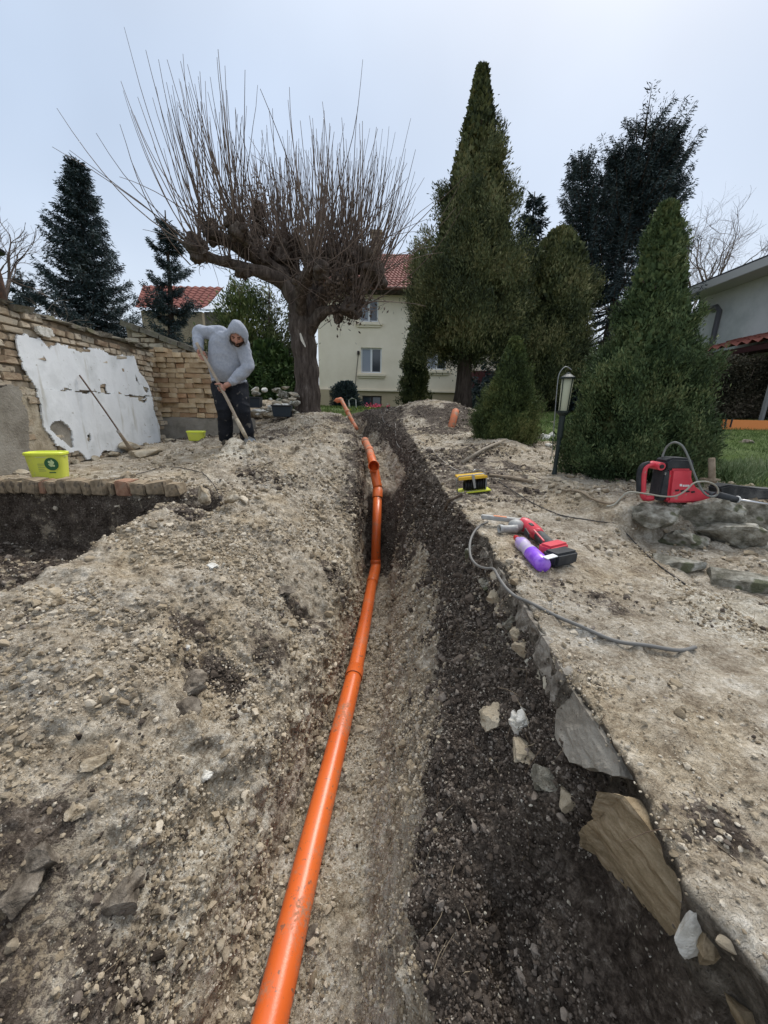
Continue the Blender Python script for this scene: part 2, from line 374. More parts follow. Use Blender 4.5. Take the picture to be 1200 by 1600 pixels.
lawn = sst(GX + n_mid * .3, 2.35, 2.8) * sst(GY - .12 * GX, 1.9, 2.3)
lawn = np.maximum(lawn, sst(GX, 1.6, 2.2) * sst(GY + n_mid * .3, 4.9, 5.6))
lawn = np.maximum(lawn, sst(GY + n_mid * .5, 9.3, 10.2))
lawn = np.maximum(lawn, sst(-GX, 3.7, 4))
pale = np.exp(-((GX - 1.35) / .35) ** 2 - ((GY - 1.1) / .45) ** 2) * .8
pale = np.maximum(pale, sst(U, 5.2, 5.7) * (1 - sst(U, 6.8, 7.0)) * (.25 + .35 * nn2) * (1 - sst(GY, 3.0, 3.6)))
pale = np.maximum(pale, sst(U, 3.0, 3.6) * (1 - sst(U, 4.3, 4.8)) * .35 * (1 - sst(GY, 2.9, 3.6)))
pale = np.maximum(pale, .55 * np.exp(-((GX + 1.7) / .4) ** 2 - ((GY - 4.1) / .5) ** 2))
pale = np.clip(pale + nn * .12 * (fw > .1), 0, 1)
# fine relief along the surface normal
Zw = GZ + CAMZ
def normals(X, Y, Z):
    a = np.stack([np.gradient(X, axis=1), np.gradient(Y, axis=1), np.gradient(Z, axis=1)], -1)
    b = np.stack([np.gradient(X, axis=0), np.gradient(Y, axis=0), np.gradient(Z, axis=0)], -1)
    n = np.cross(a, b); return n / (np.linalg.norm(n, axis=-1)[..., None] + 1e-12)
edgew = np.exp(-((U - 8.6) / .5) ** 2) * (fw > .5)
GX = GX + edgew * (fbm(pw * np.array([0, 7, 0]) + 3.3, 4, 151).reshape(GX.shape) * .022 + fbm(pw * 16, 3, 152).reshape(GX.shape) * .014)
GZ = GZ - np.exp(-((U - 9.05) / .25) ** 2) * (fw > .5) * np.clip(fbm(pw * 9, 3, 153).reshape(GX.shape), 0, 1) * .035
Nn = normals(GX, GY, Zw)
sel = (GY > -.3) & (GY < 10) & (np.abs(GX) < 4.2)
pt = np.stack([GX[sel], GY[sel], Zw[sel]], 1)
disp = np.zeros(GX.shape)
soft = 1.25 * np.where((U > 9.0) & (U < 10.6), .62, 1.0) * np.where((U > 6.9) & (U < 8.7), 1.35, 1) * np.where((U > 5.1) & (U < 6.9), 1.15, 1) * (1 - .7 * ter) * (1 - .6 * conc) * (1 - .5 * lawn)
c1, id1 = cell(pt * np.array([14, 14, 14]) + fbm(pt * 20, 2, 55)[:, None] * .3, 71)
c2, id2 = cell(pt * 33, 81)
where_clods = np.clip(fbm(pt * 3.1, 3, 91) * 1.3 + .55, .08, 1)
c3, id3 = cell(pt * 6.5 + fbm(pt * 9, 2, 57)[:, None] * .35, 75)
big = np.clip(.62 - c3, 0, 1) * .05 * (id3 > .62) * np.clip(fbm(pt * 1.7, 2, 95) + .6, 0, 1)
d = big + np.clip(.62 - c1, 0, 1) * .034 * where_clods * (id1 > .35) + np.clip(.6 - c2, 0, 1) * .014 * (id2 > .3) + fbm(pt * 26, 4, 101, .6) * .0062 + fbm(pt * 9, 2, 111) * .008
disp[sel] = d * soft[sel] * np.clip(1 - (pt[:, 1] - 8) / 2, 0, 1)
# fibrous drag marks on the vertical dark bank and slab flutes
GXd = GX + Nn[..., 0] * disp; GYd = GY + Nn[..., 1] * disp; Zd = Zw + Nn[..., 2] * disp
def gz(x, y):
    i = int(np.clip(np.searchsorted(Yl, y) - 1, 0, NV - 2)); t = (y - Yl[i]) / (Yl[i + 1] - Yl[i]); t = min(max(t, 0), 1)
    return float(np.interp(x, GX[i], Zd[i]) * (1 - t) + np.interp(x, GX[i + 1], Zd[i + 1]) * t)
def RG(px, py, tmin=.3):        # where the ray through that pixel meets the ground
    d = ray(px, py); t = tmin; p = np.array([0, 0, CAMZ]); prev = t
    while t < 60:
        q = p + d * t
        if q[2] < gz(q[0], q[1]):
            lo, hi = prev, t
            for _ in range(12):
                m = (lo + hi) / 2; q = p + d * m
                if q[2] < gz(q[0], q[1]): hi = m
                else: lo = m
            return p + d * hi
        prev = t; t *= 1.01
    return p + d * 20
def grid_mesh(name, i0, i1):
    X = GXd[i0:i1]; Yy = GYd[i0:i1]; Z = Zd[i0:i1]; n, m = X.shape
    mb = MB(); idx = np.arange(n * m).reshape(n, m)
    q = np.stack([idx[:-1, :-1], idx[:-1, 1:], idx[1:, 1:], idx[1:, :-1]], -1).reshape(-1, 4)
    mb.add(np.stack([X, Yy, Z], -1), q)
    return mb
def soil_material():
    m = mat('soil', rough=.95, spec=.12); s = NT(m)
    big = s.noise(2.2, 4, .6); mid = s.noise(11, 5, .65); fin = s.noise(75, 5, .7); grit = s.noise(260, 3, .7)
    tan = s.ramp(s.math('ADD', s.math('MULTIPLY', mid, .55), s.math('MULTIPLY', fin, .45)),
                 [(.33, (.12, .093, .065)), (.43, (.30, .247, .182)), (.53, (.49, .427, .335)), (.63, (.72, .66, .56))])
    tint = s.ramp(big, [(.35, (.97, .92, .83)), (.5, (1, 1, 1)), (.65, (.93, .95, .98))])
    tan = s.mix(1.0, tan, tint, 'MULTIPLY')
    palec = s.ramp(s.math('ADD', s.math('MULTIPLY', mid, .4), s.math('MULTIPLY', fin, .6)), [(.35, (.26, .215, .155)), (.5, (.54, .485, .385)), (.60, (.74, .70, .61))])
    pn = s.smooth(s.math('ADD', s.attr('m_pale'), s.math('MULTIPLY', s.math('SUBTRACT', fin, .5), .9)), .25, .6)
    c = s.mix(pn, tan, palec)
    drk = s.ramp(s.math('ADD', s.math('MULTIPLY', mid, .4), s.math('MULTIPLY', fin, .6)), [(.34, (.022, .016, .012)), (.46, (.068, .053, .042)), (.56, (.15, .122, .098)), (.66, (.32, .28, .235))])
    edge = s.math('ADD', s.attr('m_dark'), s.math('ADD', s.math('MULTIPLY', s.math('SUBTRACT', s.noise(6, 7, .75), .5), 2.0), s.math('MULTIPLY', s.math('SUBTRACT', fin, .5), 1.2)))
    c = s.mix(s.smooth(edge, .36, .56), c, drk)
    # white lime and root flecks
    v = s.voro(95); fl = s.math('MULTIPLY', s.smooth(v.outputs['Distance'], .30, .18), s.smooth(s.noise(31, 2, .5), .56, .62))
    c = s.mix(s.math('MULTIPLY', fl, .75), c, (.62, .57, .47))
    con = s.ramp(s.noise(30, 5, .7), [(.32, (.045, .037, .028)), (.5, (.12, .103, .082)), (.68, (.24, .21, .17))])
    c = s.mix(s.attr('m_conc'), c, con)
    gr = s.ramp(s.math('ADD', s.math('MULTIPLY', s.noise(3.5, 5, .7), .6), s.math('MULTIPLY', fin, .4)), [(.3, (.040, .055, .018)), (.5, (.075, .115, .030)), (.62, (.12, .16, .05)), (.75, (.17, .145, .085))])
    ge = s.smooth(s.math('ADD', s.attr('m_grass'), s.math('MULTIPLY', s.math('SUBTRACT', mid, .5), .9)), .4, .62)
    c = s.mix(ge, c, gr)
    s.color(c)
    h = s.math('ADD', s.math('MULTIPLY', fin, .7), s.math('MULTIPLY', grit, .3))
    hb = s.bump(h, .022, 1.0)
    v2 = s.voro(120); s.bump(s.math('SUBTRACT', 1, v2.outputs['Distance']), .004, .6, hb)
    s.l(s.smooth(s.noise(1.2, 2), .4, .6, .82, 1.0), s.b.inputs['Roughness'])
    return m
M_SOIL = soil_material()
gm = grid_mesh('ground', 0, NV)
ground = gm.build('ground', M_SOIL, smooth=True); tag(ground, kind='structure')
for nm, arr in (('m_dark', dark), ('m_pale', pale), ('m_conc', conc), ('m_grass', lawn)):
    a = ground.data.attributes.new(nm, 'FLOAT', 'POINT'); a.data.foreach_set('value', np.ascontiguousarray(arr, np.float32).ravel())

# ---------------- crumbs and clods lying on it ----------------
def ico(sub):
    bm = bmesh.new(); bmesh.ops.create_icosphere(bm, subdivisions=sub, radius=1)
    V = np.array([v.co[:] for v in bm.verts]); Fc = np.array([[v.index for v in f.verts] for f in bm.faces]); bm.free(); return V, Fc
ICO = {1: ico(1), 2: ico(2), 3: ico(3), 4: ico(4)}
def rock_verts(sub, seed, rough=.35, flat=(1, 1, .7), facet=True):
    V, Fc = ICO[sub]; r = 1 + rough * fbm(V * 1.1 + seed * 7.7, 3, seed)
    V = V * r[:, None]
    if facet:       # chop with a few planes for broken faces
        g = np.random.default_rng(seed)
        for _ in range(11):
            n = g.normal(size=3); n /= np.linalg.norm(n); dd = g.uniform(.42, .8)
            k = V @ n - dd; V = V - np.clip(k, 0, None)[:, None] * n * .97
    return V * np.array(flat), Fc
def scatter(name, idx, size, sub, material, rough=.45, sink=.25, nvar=14):
    pos = np.stack([GXd.ravel()[idx], GYd.ravel()[idx], Zd.ravel()[idx]], 1); nr = Nn.reshape(-1, 3)[idx]
    var = [rock_verts(sub, 300 + k, rough, (1, rng.uniform(.65, 1), rng.uniform(.5, .9)), facet=sub > 1) for k in range(nvar)]
    pick = rng.integers(0, nvar, len(idx)); mb = MB()
    pos = pos + rng.normal(0, .004, pos.shape)
    for k in range(nvar):
        m = np.nonzero(pick == k)[0]
        if not len(m): continue
        V0, F0 = var[k]; a = rng.uniform(0, 6.28, len(m)); b = rng.uniform(-.8, .8, len(m))
        ca, sa, cb, sb = np.cos(a), np.sin(a), np.cos(b), np.sin(b); Z = np.zeros_like(a)
        Rm = np.stack([np.stack([ca, -sa * cb, sa * sb], 1), np.stack([sa, ca * cb, -ca * sb], 1), np.stack([Z, sb, cb], 1)], 1)
        V = np.einsum('nij,vj->nvi', Rm, V0) * size[m][:, None, None] + (pos[m] + nr[m] * (size[m] * (.5 - sink))[:, None])[:, None, :]
        Fc = (F0[None] + (np.arange(len(m)) * len(V0))[:, None, None]).reshape(-1, 3)
        mb.add(V.reshape(-1, 3), Fc)
    o = mb.build(name, material, smooth=False); return tag(o, kind='stuff')
# screen-even weights: area of the cell divided by squared distance, only where soil is seen
cellA = np.abs(np.gradient(GX, axis=1)) * np.gradient(GY, axis=0) + np.abs(np.gradient(Zw, axis=1)) * np.gradient(GY, axis=0) * .7
dist2 = GX ** 2 + GY ** 2 + (Zw - CAMZ) ** 2
inview = (GY > -.02) & (GY < 9.5) & (np.abs(GX) < np.minimum(1.15 * GY + .9, 4.0)) & (GX > -3.25)
wgt = cellA / (dist2 + .3) * inview * (1 - lawn * .9) * (1 - .8 * conc) * (1 - .97 * ((np.abs(GX - .455) < .04) & (np.abs(GY - .42) < .19) & (U < 9)))
wgt = wgt * np.where((U > 8.95) & (U < 10.6) & (GY < 3), .42 * (.3 + np.clip(nn * 1.5 + .3, 0, 1.5)), 1.0) * (1 - .6 * ter)
patch = np.clip(fbm(pw * 3.3, 3, 141).reshape(GX.shape) * 1.4 + .55, .06, 1.4); wgt = (wgt * patch).ravel(); wgt /= wgt.sum()
dk = np.clip(dark + nn * .25, 0, 1).ravel()
def sizes(n, idx, a, b, p):     # power-law sizes in metres, a little larger further off
    s = a * (1 - rng.uniform(0, 1, n) * (1 - (b / a) ** (-p))) ** (-1 / p)
    return s * np.clip(np.sqrt(dist2.ravel()[idx]) / 2.0, .55, 1.7)
M_CR_T = rough_mat('tan crumbs', [(.15, .115, .075), (.32, .26, .18), (.45, .38, .28), (.66, .60, .50)], 20, .95, .003, 200, island=.75)
M_CR_T2 = rough_mat('earthy clods', [(.12, .095, .066), (.24, .195, .14), (.34, .29, .215), (.46, .40, .31)], 24, .95, .006, 120, island=.4)
M_CR_D = rough_mat('dark crumbs', [(.028, .021, .016), (.07, .056, .045), (.13, .105, .085), (.32, .28, .24)], 20, .95, .003, 200, island=.8)
M_CR_W = rough_mat('pale stone chips', [(.32, .28, .21), (.5, .46, .38), (.64, .61, .54)], 20, .9, .002, 200, island=.7)
idx = rng.choice(len(wgt), 120000, p=wgt); sz = sizes(len(idx), idx, .0020, .014, 1.8)
k = rng.uniform(0, 1, len(idx)) < dk[idx]
scatter('soil_crumbs', idx[~k], sz[~k], 1, M_CR_T); scatter('topsoil_crumbs', idx[k], sz[k], 1, M_CR_D)
idx = rng.choice(len(wgt), 5200, p=wgt); sz = sizes(len(idx), idx, .008, .036, 2.1)
k = rng.uniform(0, 1, len(idx)) < dk[idx]
scatter('soil_clods', idx[~k], sz[~k], 2, M_CR_T, sink=.38); scatter('topsoil_clods', idx[k], sz[k], 2, M_CR_D, sink=.38)
idx = rng.choice(len(wgt), 5200, p=wgt); scatter('stone_chips', idx, sizes(len(idx), idx, .0025, .014, 2.1), 2, M_CR_W, sink=.3)
# crumbly earth down the dark bank and chips along the slab edge
def zone(mask, n, lo, hi, p_, nm, m_, sub_=2, sk=.35):
    w_ = (cellA / (dist2 + .15) * inview * mask).ravel(); w_ /= w_.sum(); ii = rng.choice(len(w_), n, p=w_); scatter(nm, ii, sizes(n, ii, lo, hi, p_), sub_, m_, sink=sk)
free = 1 - .97 * ((np.abs(GX - .46) < .04) & (np.abs(GY - .42) < .20))
zone((U + wob_ > 6.9) * (U < 8.5) * (GY < 3.6) * free, 6000, .006, .026, 2.0, 'bank_clods', M_CR_D)
zone((U + wob_ > 6.9) * (U < 8.6) * (GY < 3.6) * free, 34000, .0028, .009, 1.6, 'bank_crumbs', M_CR_D, 1)
zone((U > 6.85) * (U < 8.6) * (GY < 3.6) * free, 2600, .002, .010, 1.8, 'bank_chips', M_CR_W)
zone((U > 8.9) * (U < 9.12) * (GY < 4) * (np.clip(nn + .5, .1, 2)), 1500, .004, .018, 1.8, 'slab_edge_chips', M_CR_T)
zone((U > 4.9) * (U < 5.35) * (GY < 4.2), 1400, .004, .02, 1.8, 'trench_foot_clods', M_CR_T)
zone((U > 5.25) * (U < 6.9) * (GY < 3.6) * np.clip(nn + .7, .2, 2), 14000, .0022, .010, 1.7, 'trench_floor_crumbs', M_CR_T, 1)
zone((U > 1) * (U < 4.7) * (GY < 5) * np.clip(nn2 * 1.6 + .2, .02, 2), 2200, .008, .030, 2.1, 'bank_rubble', M_CR_T2, 2, .50)
# hair roots and straw pulled out of the banks
w2 = wgt * (dk + .12) ; w2 /= w2.sum(); idx = rng.choice(len(w2), 1000, p=w2); mb = MB()
for i in idx:
    p = np.array([GXd.ravel()[i], GYd.ravel()[i], Zd.ravel()[i]]); n = Nn.reshape(-1, 3)[i]
    dr = rng.normal(size=3); dr -= n * dr.dot(n) * .9; dr[2] -= .25; dr /= np.linalg.norm(dr); Ls = rng.uniform(.02, .085) * (1 + dist2.ravel()[i] ** .5 * .15)
    b = rng.normal(size=3) * .3
    pts = [p + n * .002 + dr * Ls * t + (b * t * t + n * .35 * t * (1 - t)) * Ls for t in (0, .3, .6, 1)]
    mb.tube(pts, [.0011, .001, .0008, .0004], 3, caps=False)
tag(mb.build('root_fibres', rough_mat('root fibre', [(.06, .04, .028), (.2, .15, .1), (.36, .3, .21)], 4, .9, 0, island=.9), smooth=True), kind='stuff')
# ---------------- materials for the built things ----------------
M_BRICK = rough_mat('old yellow brick', [(.20, .13, .085), (.37, .29, .20), (.50, .43, .33), (.33, .30, .245)], 9, .9, .006, 60, island=.55, fleck=((.2, .16, .12), 14, .6))
M_MORTAR = rough_mat('crumbly mortar', [(.20, .16, .115), (.34, .28, .20)], 12, .95, .012, 50)
M_RENDER = rough_mat('grey cement render', [(.17, .15, .12), (.27, .245, .205), (.34, .315, .27)], 3.5, .95, .01, 40)
M_COPE = rough_mat('mossy coping', [(.085, .075, .055), (.19, .17, .135), (.13, .125, .075)], 8, .95, .02, 30)
M_STONE = rough_mat('grey field stone', [(.09, .085, .06), (.22, .205, .165), (.36, .345, .29), (.52, .50, .44)], 13, .95, .022, 38, fleck=((.13, .135, .085), 8, .58))
M_STONE_T = rough_mat('tan rubble stone', [(.22, .18, .12), (.40, .34, .25), (.52, .47, .37)], 9, .9, .01, 40, island=.2)
M_WHITE_ST = rough_mat('white limestone', [(.42, .40, .34), (.66, .64, .58), (.72, .71, .66)], 16, .85, .008, 50)
M_WOOD = rough_mat('weathered wood', [(.20, .15, .10), (.33, .27, .20)], 18, .85, .003, 90)
M_BLACKP = mat('black plastic', (.02, .022, .025), .45)
M_TIN = mat('dull metal', (.32, .33, .33), .45, .8)

def plaster_material():
    m = mat('peeling white plaster', rough=.75, spec=.25); s = NT(m)
    n = s.noise(3.0, 6, .6); f = s.noise(14, 5, .65)
    c = s.ramp(n, [(.3, (.62, .64, .64)), (.5, (.80, .82, .83)), (.7, (.73, .75, .76))])
    mp = s.t.nodes.new('ShaderNodeMapping'); mp.inputs['Scale'].default_value = (1, 5, .7); s.l(s.pos(), mp.inputs[0])
    st = s.noise(1.6, 4, .6, vec=mp.outputs[0])
    c = s.mix(s.smooth(st, .58, .75, 0, .6), c, (.40, .37, .29))
    c = s.mix(s.smooth(f, .63, .72, 0, .8), c, (.33, .31, .27))
    s.color(c); s.bump(f, .003)
    return m
M_PLASTER = plaster_material()

# ---------------- the old garden wall on the left ----------------
WX = -3.3
def wall_top(y): return float(np.interp(y, [1.5, 3.2, 4.2, 5.55], [.86, .86, .80, .78])) + CAMZ
wall = empty('garden_wall', (WX, 3.5, 1.3), 0, 'long low yellow brick garden wall with large patches of peeling white plaster', 'wall')
def wl(V): return V
def mloc(mb, o):
    loc = np.array(o.location)
    mb.v = [v - loc for v in mb.v]; return mb
Y0, Y1 = 1.6, 5.58
mb = MB()
n = 40
for i in range(n):
    a = Y0 + (Y1 - Y0) * i / n; b = Y0 + (Y1 - Y0) * (i + 1) / n
    mb.box((WX - .19, (a + b) / 2, (CAMZ - .85 + wall_top(a) - .03) / 2), (.34, b - a, wall_top(a) - .03 - (CAMZ - .85)))
core = mloc(mb, wall).build('wall_core', M_MORTAR, wall)
mb = MB(); z = CAMZ - .66; row = 0
while z < CAMZ + .9:
    y = Y0 + (row % 2) * .13
    while y < Y1 - .05:
        ln = .20 if rng.random() < .7 else .105
        yc = y + ln / 2
        if z + .07 < wall_top(yc) - .01:
            dz = rng.normal(0, .003); wear = rng.uniform(0, 1)
            if wear > .06:
                mb.box((WX - .045 + rng.normal(0, .006) - (.02 if wear < .2 else 0), yc, z + .030 + dz), (.12, ln - .014, .053), jit=.005)
        y += ln
    z += .066; row += 1
mloc(mb, wall).build('brick_courses', M_BRICK, wall, bevel=.005)
# ragged coping of mortar and roots along the top
mb = MB(); pts = []
for i in range(260):
    y = rng.uniform(Y0, Y1); V, Fc = rock_verts(2, 600 + i % 30, .5, (1, 1, .45)); sR = rng.uniform(.025, .075)
    mb.add(V * sR * np.array([1.2, 1.5, .8]) + np.array([WX - .16 + rng.normal(0, .075), y, wall_top(y) - .01 + rng.uniform(-.01, .02)]), Fc)
for i in range(20):
    y = Y0 + (Y1 - Y0) * (i + .5) / 20; mb.box((WX - .17, y, wall_top(y) - .012), (.40, .215, .04), jit=.012)
mloc(mb, wall).build('coping', M_COPE, wall)
def on_wall(pts, d=0): return [PX(a, b, WX + d) for a, b in pts]
def plaster_panel(name, pix, th, m, holes=(), base=0.0, seed=1):
    """a sheet of plaster with a ragged outline, a real few millimetres thick, standing on the wall face"""
    poly = np.array([[p[1], p[2]] for p in on_wall(pix)])
    res = .012; y0, z0 = poly.min(0) - .02; y1, z1 = poly.max(0) + .02
    ny = int((y1 - y0) / res); nz_ = int((z1 - z0) / res)
    yy, zz = np.meshgrid(y0 + res * (np.arange(ny) + .5), z0 + res * (np.arange(nz_) + .5), indexing='ij')
    q = np.stack([yy.ravel(), zz.ravel(), yy.ravel() * 0], 1)
    wob = np.stack([fbm(q * 9 + 3, 4, seed), fbm(q * 9 + 40, 4, seed + 5)], 1) * .022
    def inside(p, poly):
        r = np.zeros(len(p), bool); j = len(poly) - 1
        for i in range(len(poly)):
            a, b = poly[i], poly[j]
            c = ((a[1] > p[:, 1]) != (b[1] > p[:, 1])) & (p[:, 0] < (b[0] - a[0]) * (p[:, 1] - a[1]) / (b[1] - a[1] + 1e-12) + a[0])
            r ^= c; j = i
        return r
    pq = q[:, :2] + wob; ins = inside(pq, poly)
    for h in holes: ins &= ~inside(pq, np.array([[p[1], p[2]] for p in on_wall(h)]))
    ins = ins.reshape(ny, nz_); cells = np.argwhere(ins)
    mb = MB(); vid = -np.ones((ny + 1, nz_ + 1), int); vs = []
    for i, j in cells:
        for a, b in ((0, 0), (1, 0), (1, 1), (0, 1)):
            if vid[i + a, j + b] < 0:
                vid[i + a, j + b] = len(vs); vs.append((y0 + (i + a) * res, z0 + (j + b) * res))
    vs = np.array(vs); nV = len(vs); q3 = np.stack([vs[:, 0], vs[:, 1], vs[:, 0] * 0], 1)
    und = fbm(q3 * 2.2, 3, 77) * .0025 + fbm(q3 * 40, 2, 78) * .0003
    jit = np.stack([fbm(q3 * 60, 2, 5), fbm(q3 * 60 + 9, 2, 6)], 1) * .004; vs = vs + jit
    Fr = np.stack([WX + base + th + und, vs[:, 0], vs[:, 1]], 1); Bk = np.stack([np.full(nV, WX + .012), vs[:, 0], vs[:, 1]], 1)
    Q = [(vid[i, j], vid[i + 1, j], vid[i + 1, j + 1], vid[i, j + 1]) for i, j in cells]
    edge = []
    for i, j in cells:
        for (di, dj, a, b) in ((-1, 0, (0, 1), (0, 0)), (1, 0, (1, 0), (1, 1)), (0, -1, (0, 0), (1, 0)), (0, 1, (1, 1), (0, 1))):
            ii, jj = i + di, j + dj
            if not (0 <= ii < ny and 0 <= jj < nz_ and ins[ii, jj]):
                v1, v2 = vid[i + a[0], j + a[1]], vid[i + b[0], j + b[1]]; edge.append((v1, v1 + nV, v2 + nV, v2))
    mb.add(np.concatenate([Fr, Bk]), Q + edge)
    return mloc(mb, wall).build(name, m, wall)
up = [(22, 521), (60, 528), (75, 548), (88, 536), (100, 540), (120, 549), (128, 541), (142, 545), (160, 548), (175, 554), (190, 556), (205, 555), (215, 580), (228, 596), (234, 620), (150, 612), (54, 606), (40, 580), (28, 548)]
lo = [(54, 608), (150, 614), (235, 622), (238, 640), (247, 668), (246, 690), (215, 697), (190, 706), (160, 704), (148, 716), (130, 717), (118, 702), (105, 706), (85, 695), (68, 670), (58, 640)]
plaster_panel('plaster_patch', up, .026, M_PLASTER, holes=[[(153, 597), (162, 597), (164, 613), (154, 613)], [(208, 585), (212, 592), (214, 600), (209, 597)], [(220, 605), (229, 606), (229, 613), (221, 613)]], seed=3)
plaster_panel('plaster_patch', lo, .030, M_PLASTER, holes=[[(78, 660), (92, 657), (110, 672), (112, 700), (96, 690), (76, 672)], [(213, 620), (226, 622), (225, 628), (214, 627)], [(130, 680), (136, 678), (137, 690), (131, 691)]], seed=9)
plaster_panel('render_undercoat', [(70, 652), (95, 650), (116, 668), (118, 706), (90, 700), (70, 680)], .012, M_RENDER, base=.003, seed=14)
plaster_panel('cement_render', [(-190, 640), (-60, 622), (0, 602), (20, 604), (34, 640), (38, 700), (36, 780), (-190, 830)], .05, M_RENDER, seed=21)
plaster_panel('loose_mortar', [(20, 604), (50, 606), (60, 650), (84, 706), (120, 720), (118, 740), (60, 745), (38, 745), (36, 690), (30, 640)], .018, M_STONE_T, seed=25)
plaster_panel('loose_mortar', [(50, 508), (72, 512), (75, 522), (64, 524), (54, 519)], .05, M_WHITE_ST, seed=28)
# stones at its foot
for k, (px, py, s, dx) in enumerate([(52, 712, .10, .06), (100, 722, .09, .05), (34, 745, .07, .08), (210, 712, .16, .16), (232, 715, .08, .12), (180, 716, .09, .05), (150, 722, .07, .06), (120, 727, .07, .05)]):
    p = PX(px, py, WX + dx); V, Fc = rock_verts(3, 40 + k, .4, (1, 1.3, .6)); zb = gz(p[0], p[1])
    lab = ['tan rubble stone under the lower left edge of the plaster', 'tan rubble stone below the torn hole in the plaster', 'small tan stone beside the lime yellow bucket near the wall', 'large brown stone at the foot of the pole leaning on the plaster', 'small tan stone on the right of the large brown stone by the pole', 'low pale stone at the foot of the plaster left of the pole', 'pale block at the wall foot midway along the plaster', 'small stone at the wall foot right of the torn plaster'][k]
    o = MB().add(V * s * .8, Fc).build('stone', M_STONE_T); o.location = (p[0], p[1], zb + s * .25); o.rotation_euler[2] = k
    tag(o, lab, 'stone', 'stones at the foot of the plastered wall')

# ---------------- ruined gable wall behind the brick stack ----------------
GY_ = 6.45
gab = empty('ruined_gable_wall', (-3.7, GY_, 1.5), 0, 'ruined brick wall with a sloping concrete coping behind the stacked bricks', 'wall')
tl = P(193, 505, GY_); tr = P(340, 561, GY_)
def gtop(x): return np.interp(x, [tl[0], tr[0]], [tl[2], tr[2]])
mb = MB(); z = 1.25; row = 0
mc = MB(); xs = np.linspace(tl[0], tr[0], 30)
for i in range(29):
    t = gtop((xs[i] + xs[i + 1]) / 2) - .05; mc.box(((xs[i] + xs[i + 1]) / 2, GY_ + .15, (t + 1.2) / 2), (xs[1] - xs[0], .2, t - 1.2))
mloc(mc, gab).build('wall_core', M_MORTAR, gab)
while z < tl[2]:
    x = tl[0] + (row % 2) * .12
    while x < tr[0] - .1:
        ln = .24
        if z + .07 < gtop(x + ln / 2) - .03: mb.box((x + ln / 2, GY_ + .03 + rng.normal(0, .006), z + .033), (ln - .014, .12, .063), jit=.004)
        x += ln
    z += .074; row += 1
mloc(mb, gab).build('brick_courses', M_BRICK, gab, bevel=.005)
mb = MB(); d = tr - tl; ang = math.atan2(d[2], d[0]); M = np.array(Matrix.Rotation(-ang, 3, 'Y'))
c = (tl + tr) / 2; ll = np.linalg.norm(d)
for i in range(5): mb.box(np.array([tl[0] + d[0] * (i + .5) / 5, GY_ + .08, tl[2] + d[2] * (i + .5) / 5]), (ll / 5 - .012, .34, .07), M=M, jit=.006)
mloc(mb, gab).build('coping', M_COPE, gab)

# ---------------- dry stack of bricks: every brick a thing ----------------
SY = 5.95
foot = MB(); x0 = P(226, 650, SY)[0]; x1 = P(340, 650, SY)[0]; zf = P(290, 652, SY)[2]
foot.box(((x0 + x1) / 2 + .2, SY + .1, (zf + 1.2) / 2), (x1 - x0 + .55, .5, zf - 1.2), jit=.01)
ft = foot.build('stone_footing', M_RENDER, bevel=.02); tag(ft, 'low grey masonry footing under the stack of old bricks', 'footing')
variants = []
for k in range(6):
    b = MB(); b.box((0, 0, 0), (.125, .26, .068), jit=.004); variants.append(b)
M_STK = rough_mat('stacked brick', [(.36, .25, .15), (.56, .44, .29), (.66, .56, .41)], 5, .9, .006, 50, spec=.15)
nb = NT(M_STK); oi = nb.t.nodes.new('ShaderNodeObjectInfo')
src = nb.b.inputs['Base Color'].links[0].from_socket
nb.color(nb.mix(1.0, src, nb.ramp(oi.outputs['Random'], [(0, (.55, .42, .36)), (.25, (1, .94, .86)), (.45, (.70, .64, .58)), (.65, (1, .97, .92)), (.85, (.85, .80, .76)), (1, (.72, .52, .42))]), 'MULTIPLY'))
bl = None; bcount = 0; protoB = []
for bi, v in enumerate(variants):
    o = v.build('brick', M_STK, bevel=.005); protoB.append(o)
used = set()
rowlist = {}
z = zf + .036; row = 0; ztop = P(290, 549, SY)[2]
while z < ztop:
    x = x0 + .08 + rng.uniform(-.01, .01) + (row % 2) * .02
    off = 0
    while x < x1 - .03:
        hgt = ztop - .02 + .05 * math.sin(x * 3)
        lean = .045 * (z - zf) * (1 if x > -2.95 else -.3)
        wide = rng.random() < .33
        w = .262 if wide else .13
        if z < hgt and x + w < x1 + .06:
            k = int(rng.integers(0, 6)); o = protoB[k] if k not in used else protoB[k].copy()
            if k in used: COL.objects.link(o)
            used.add(k)
            o.location = (x + w / 2 - lean, SY + rng.normal(0, .024), z + rng.normal(0, .0015))
            o.rotation_euler = (rng.normal(0, .01), rng.normal(0, .008), (math.pi / 2 if wide else 0) + rng.normal(0, .03))
            if wide: o.location[1] += -.06
            rowlist.setdefault(row, []).append(o)
            bcount += 1
        x += w + .004
    z += .0705; row += 1
NUM = 'first second third fourth fifth sixth seventh eighth ninth tenth eleventh twelfth thirteenth fourteenth fifteenth sixteenth seventeenth eighteenth nineteenth twentieth'.split() + ['twenty-first', 'twenty-second', 'twenty-third', 'twenty-fourth', 'twenty-fifth']
for rr_i, ol in rowlist.items():
    for ci, o in enumerate(ol): tag(o, '%s brick from left in %s course from bottom of the dry brick stack' % (NUM[ci], NUM[rr_i]), 'brick', 'bricks in the dry stack beside the digging man')

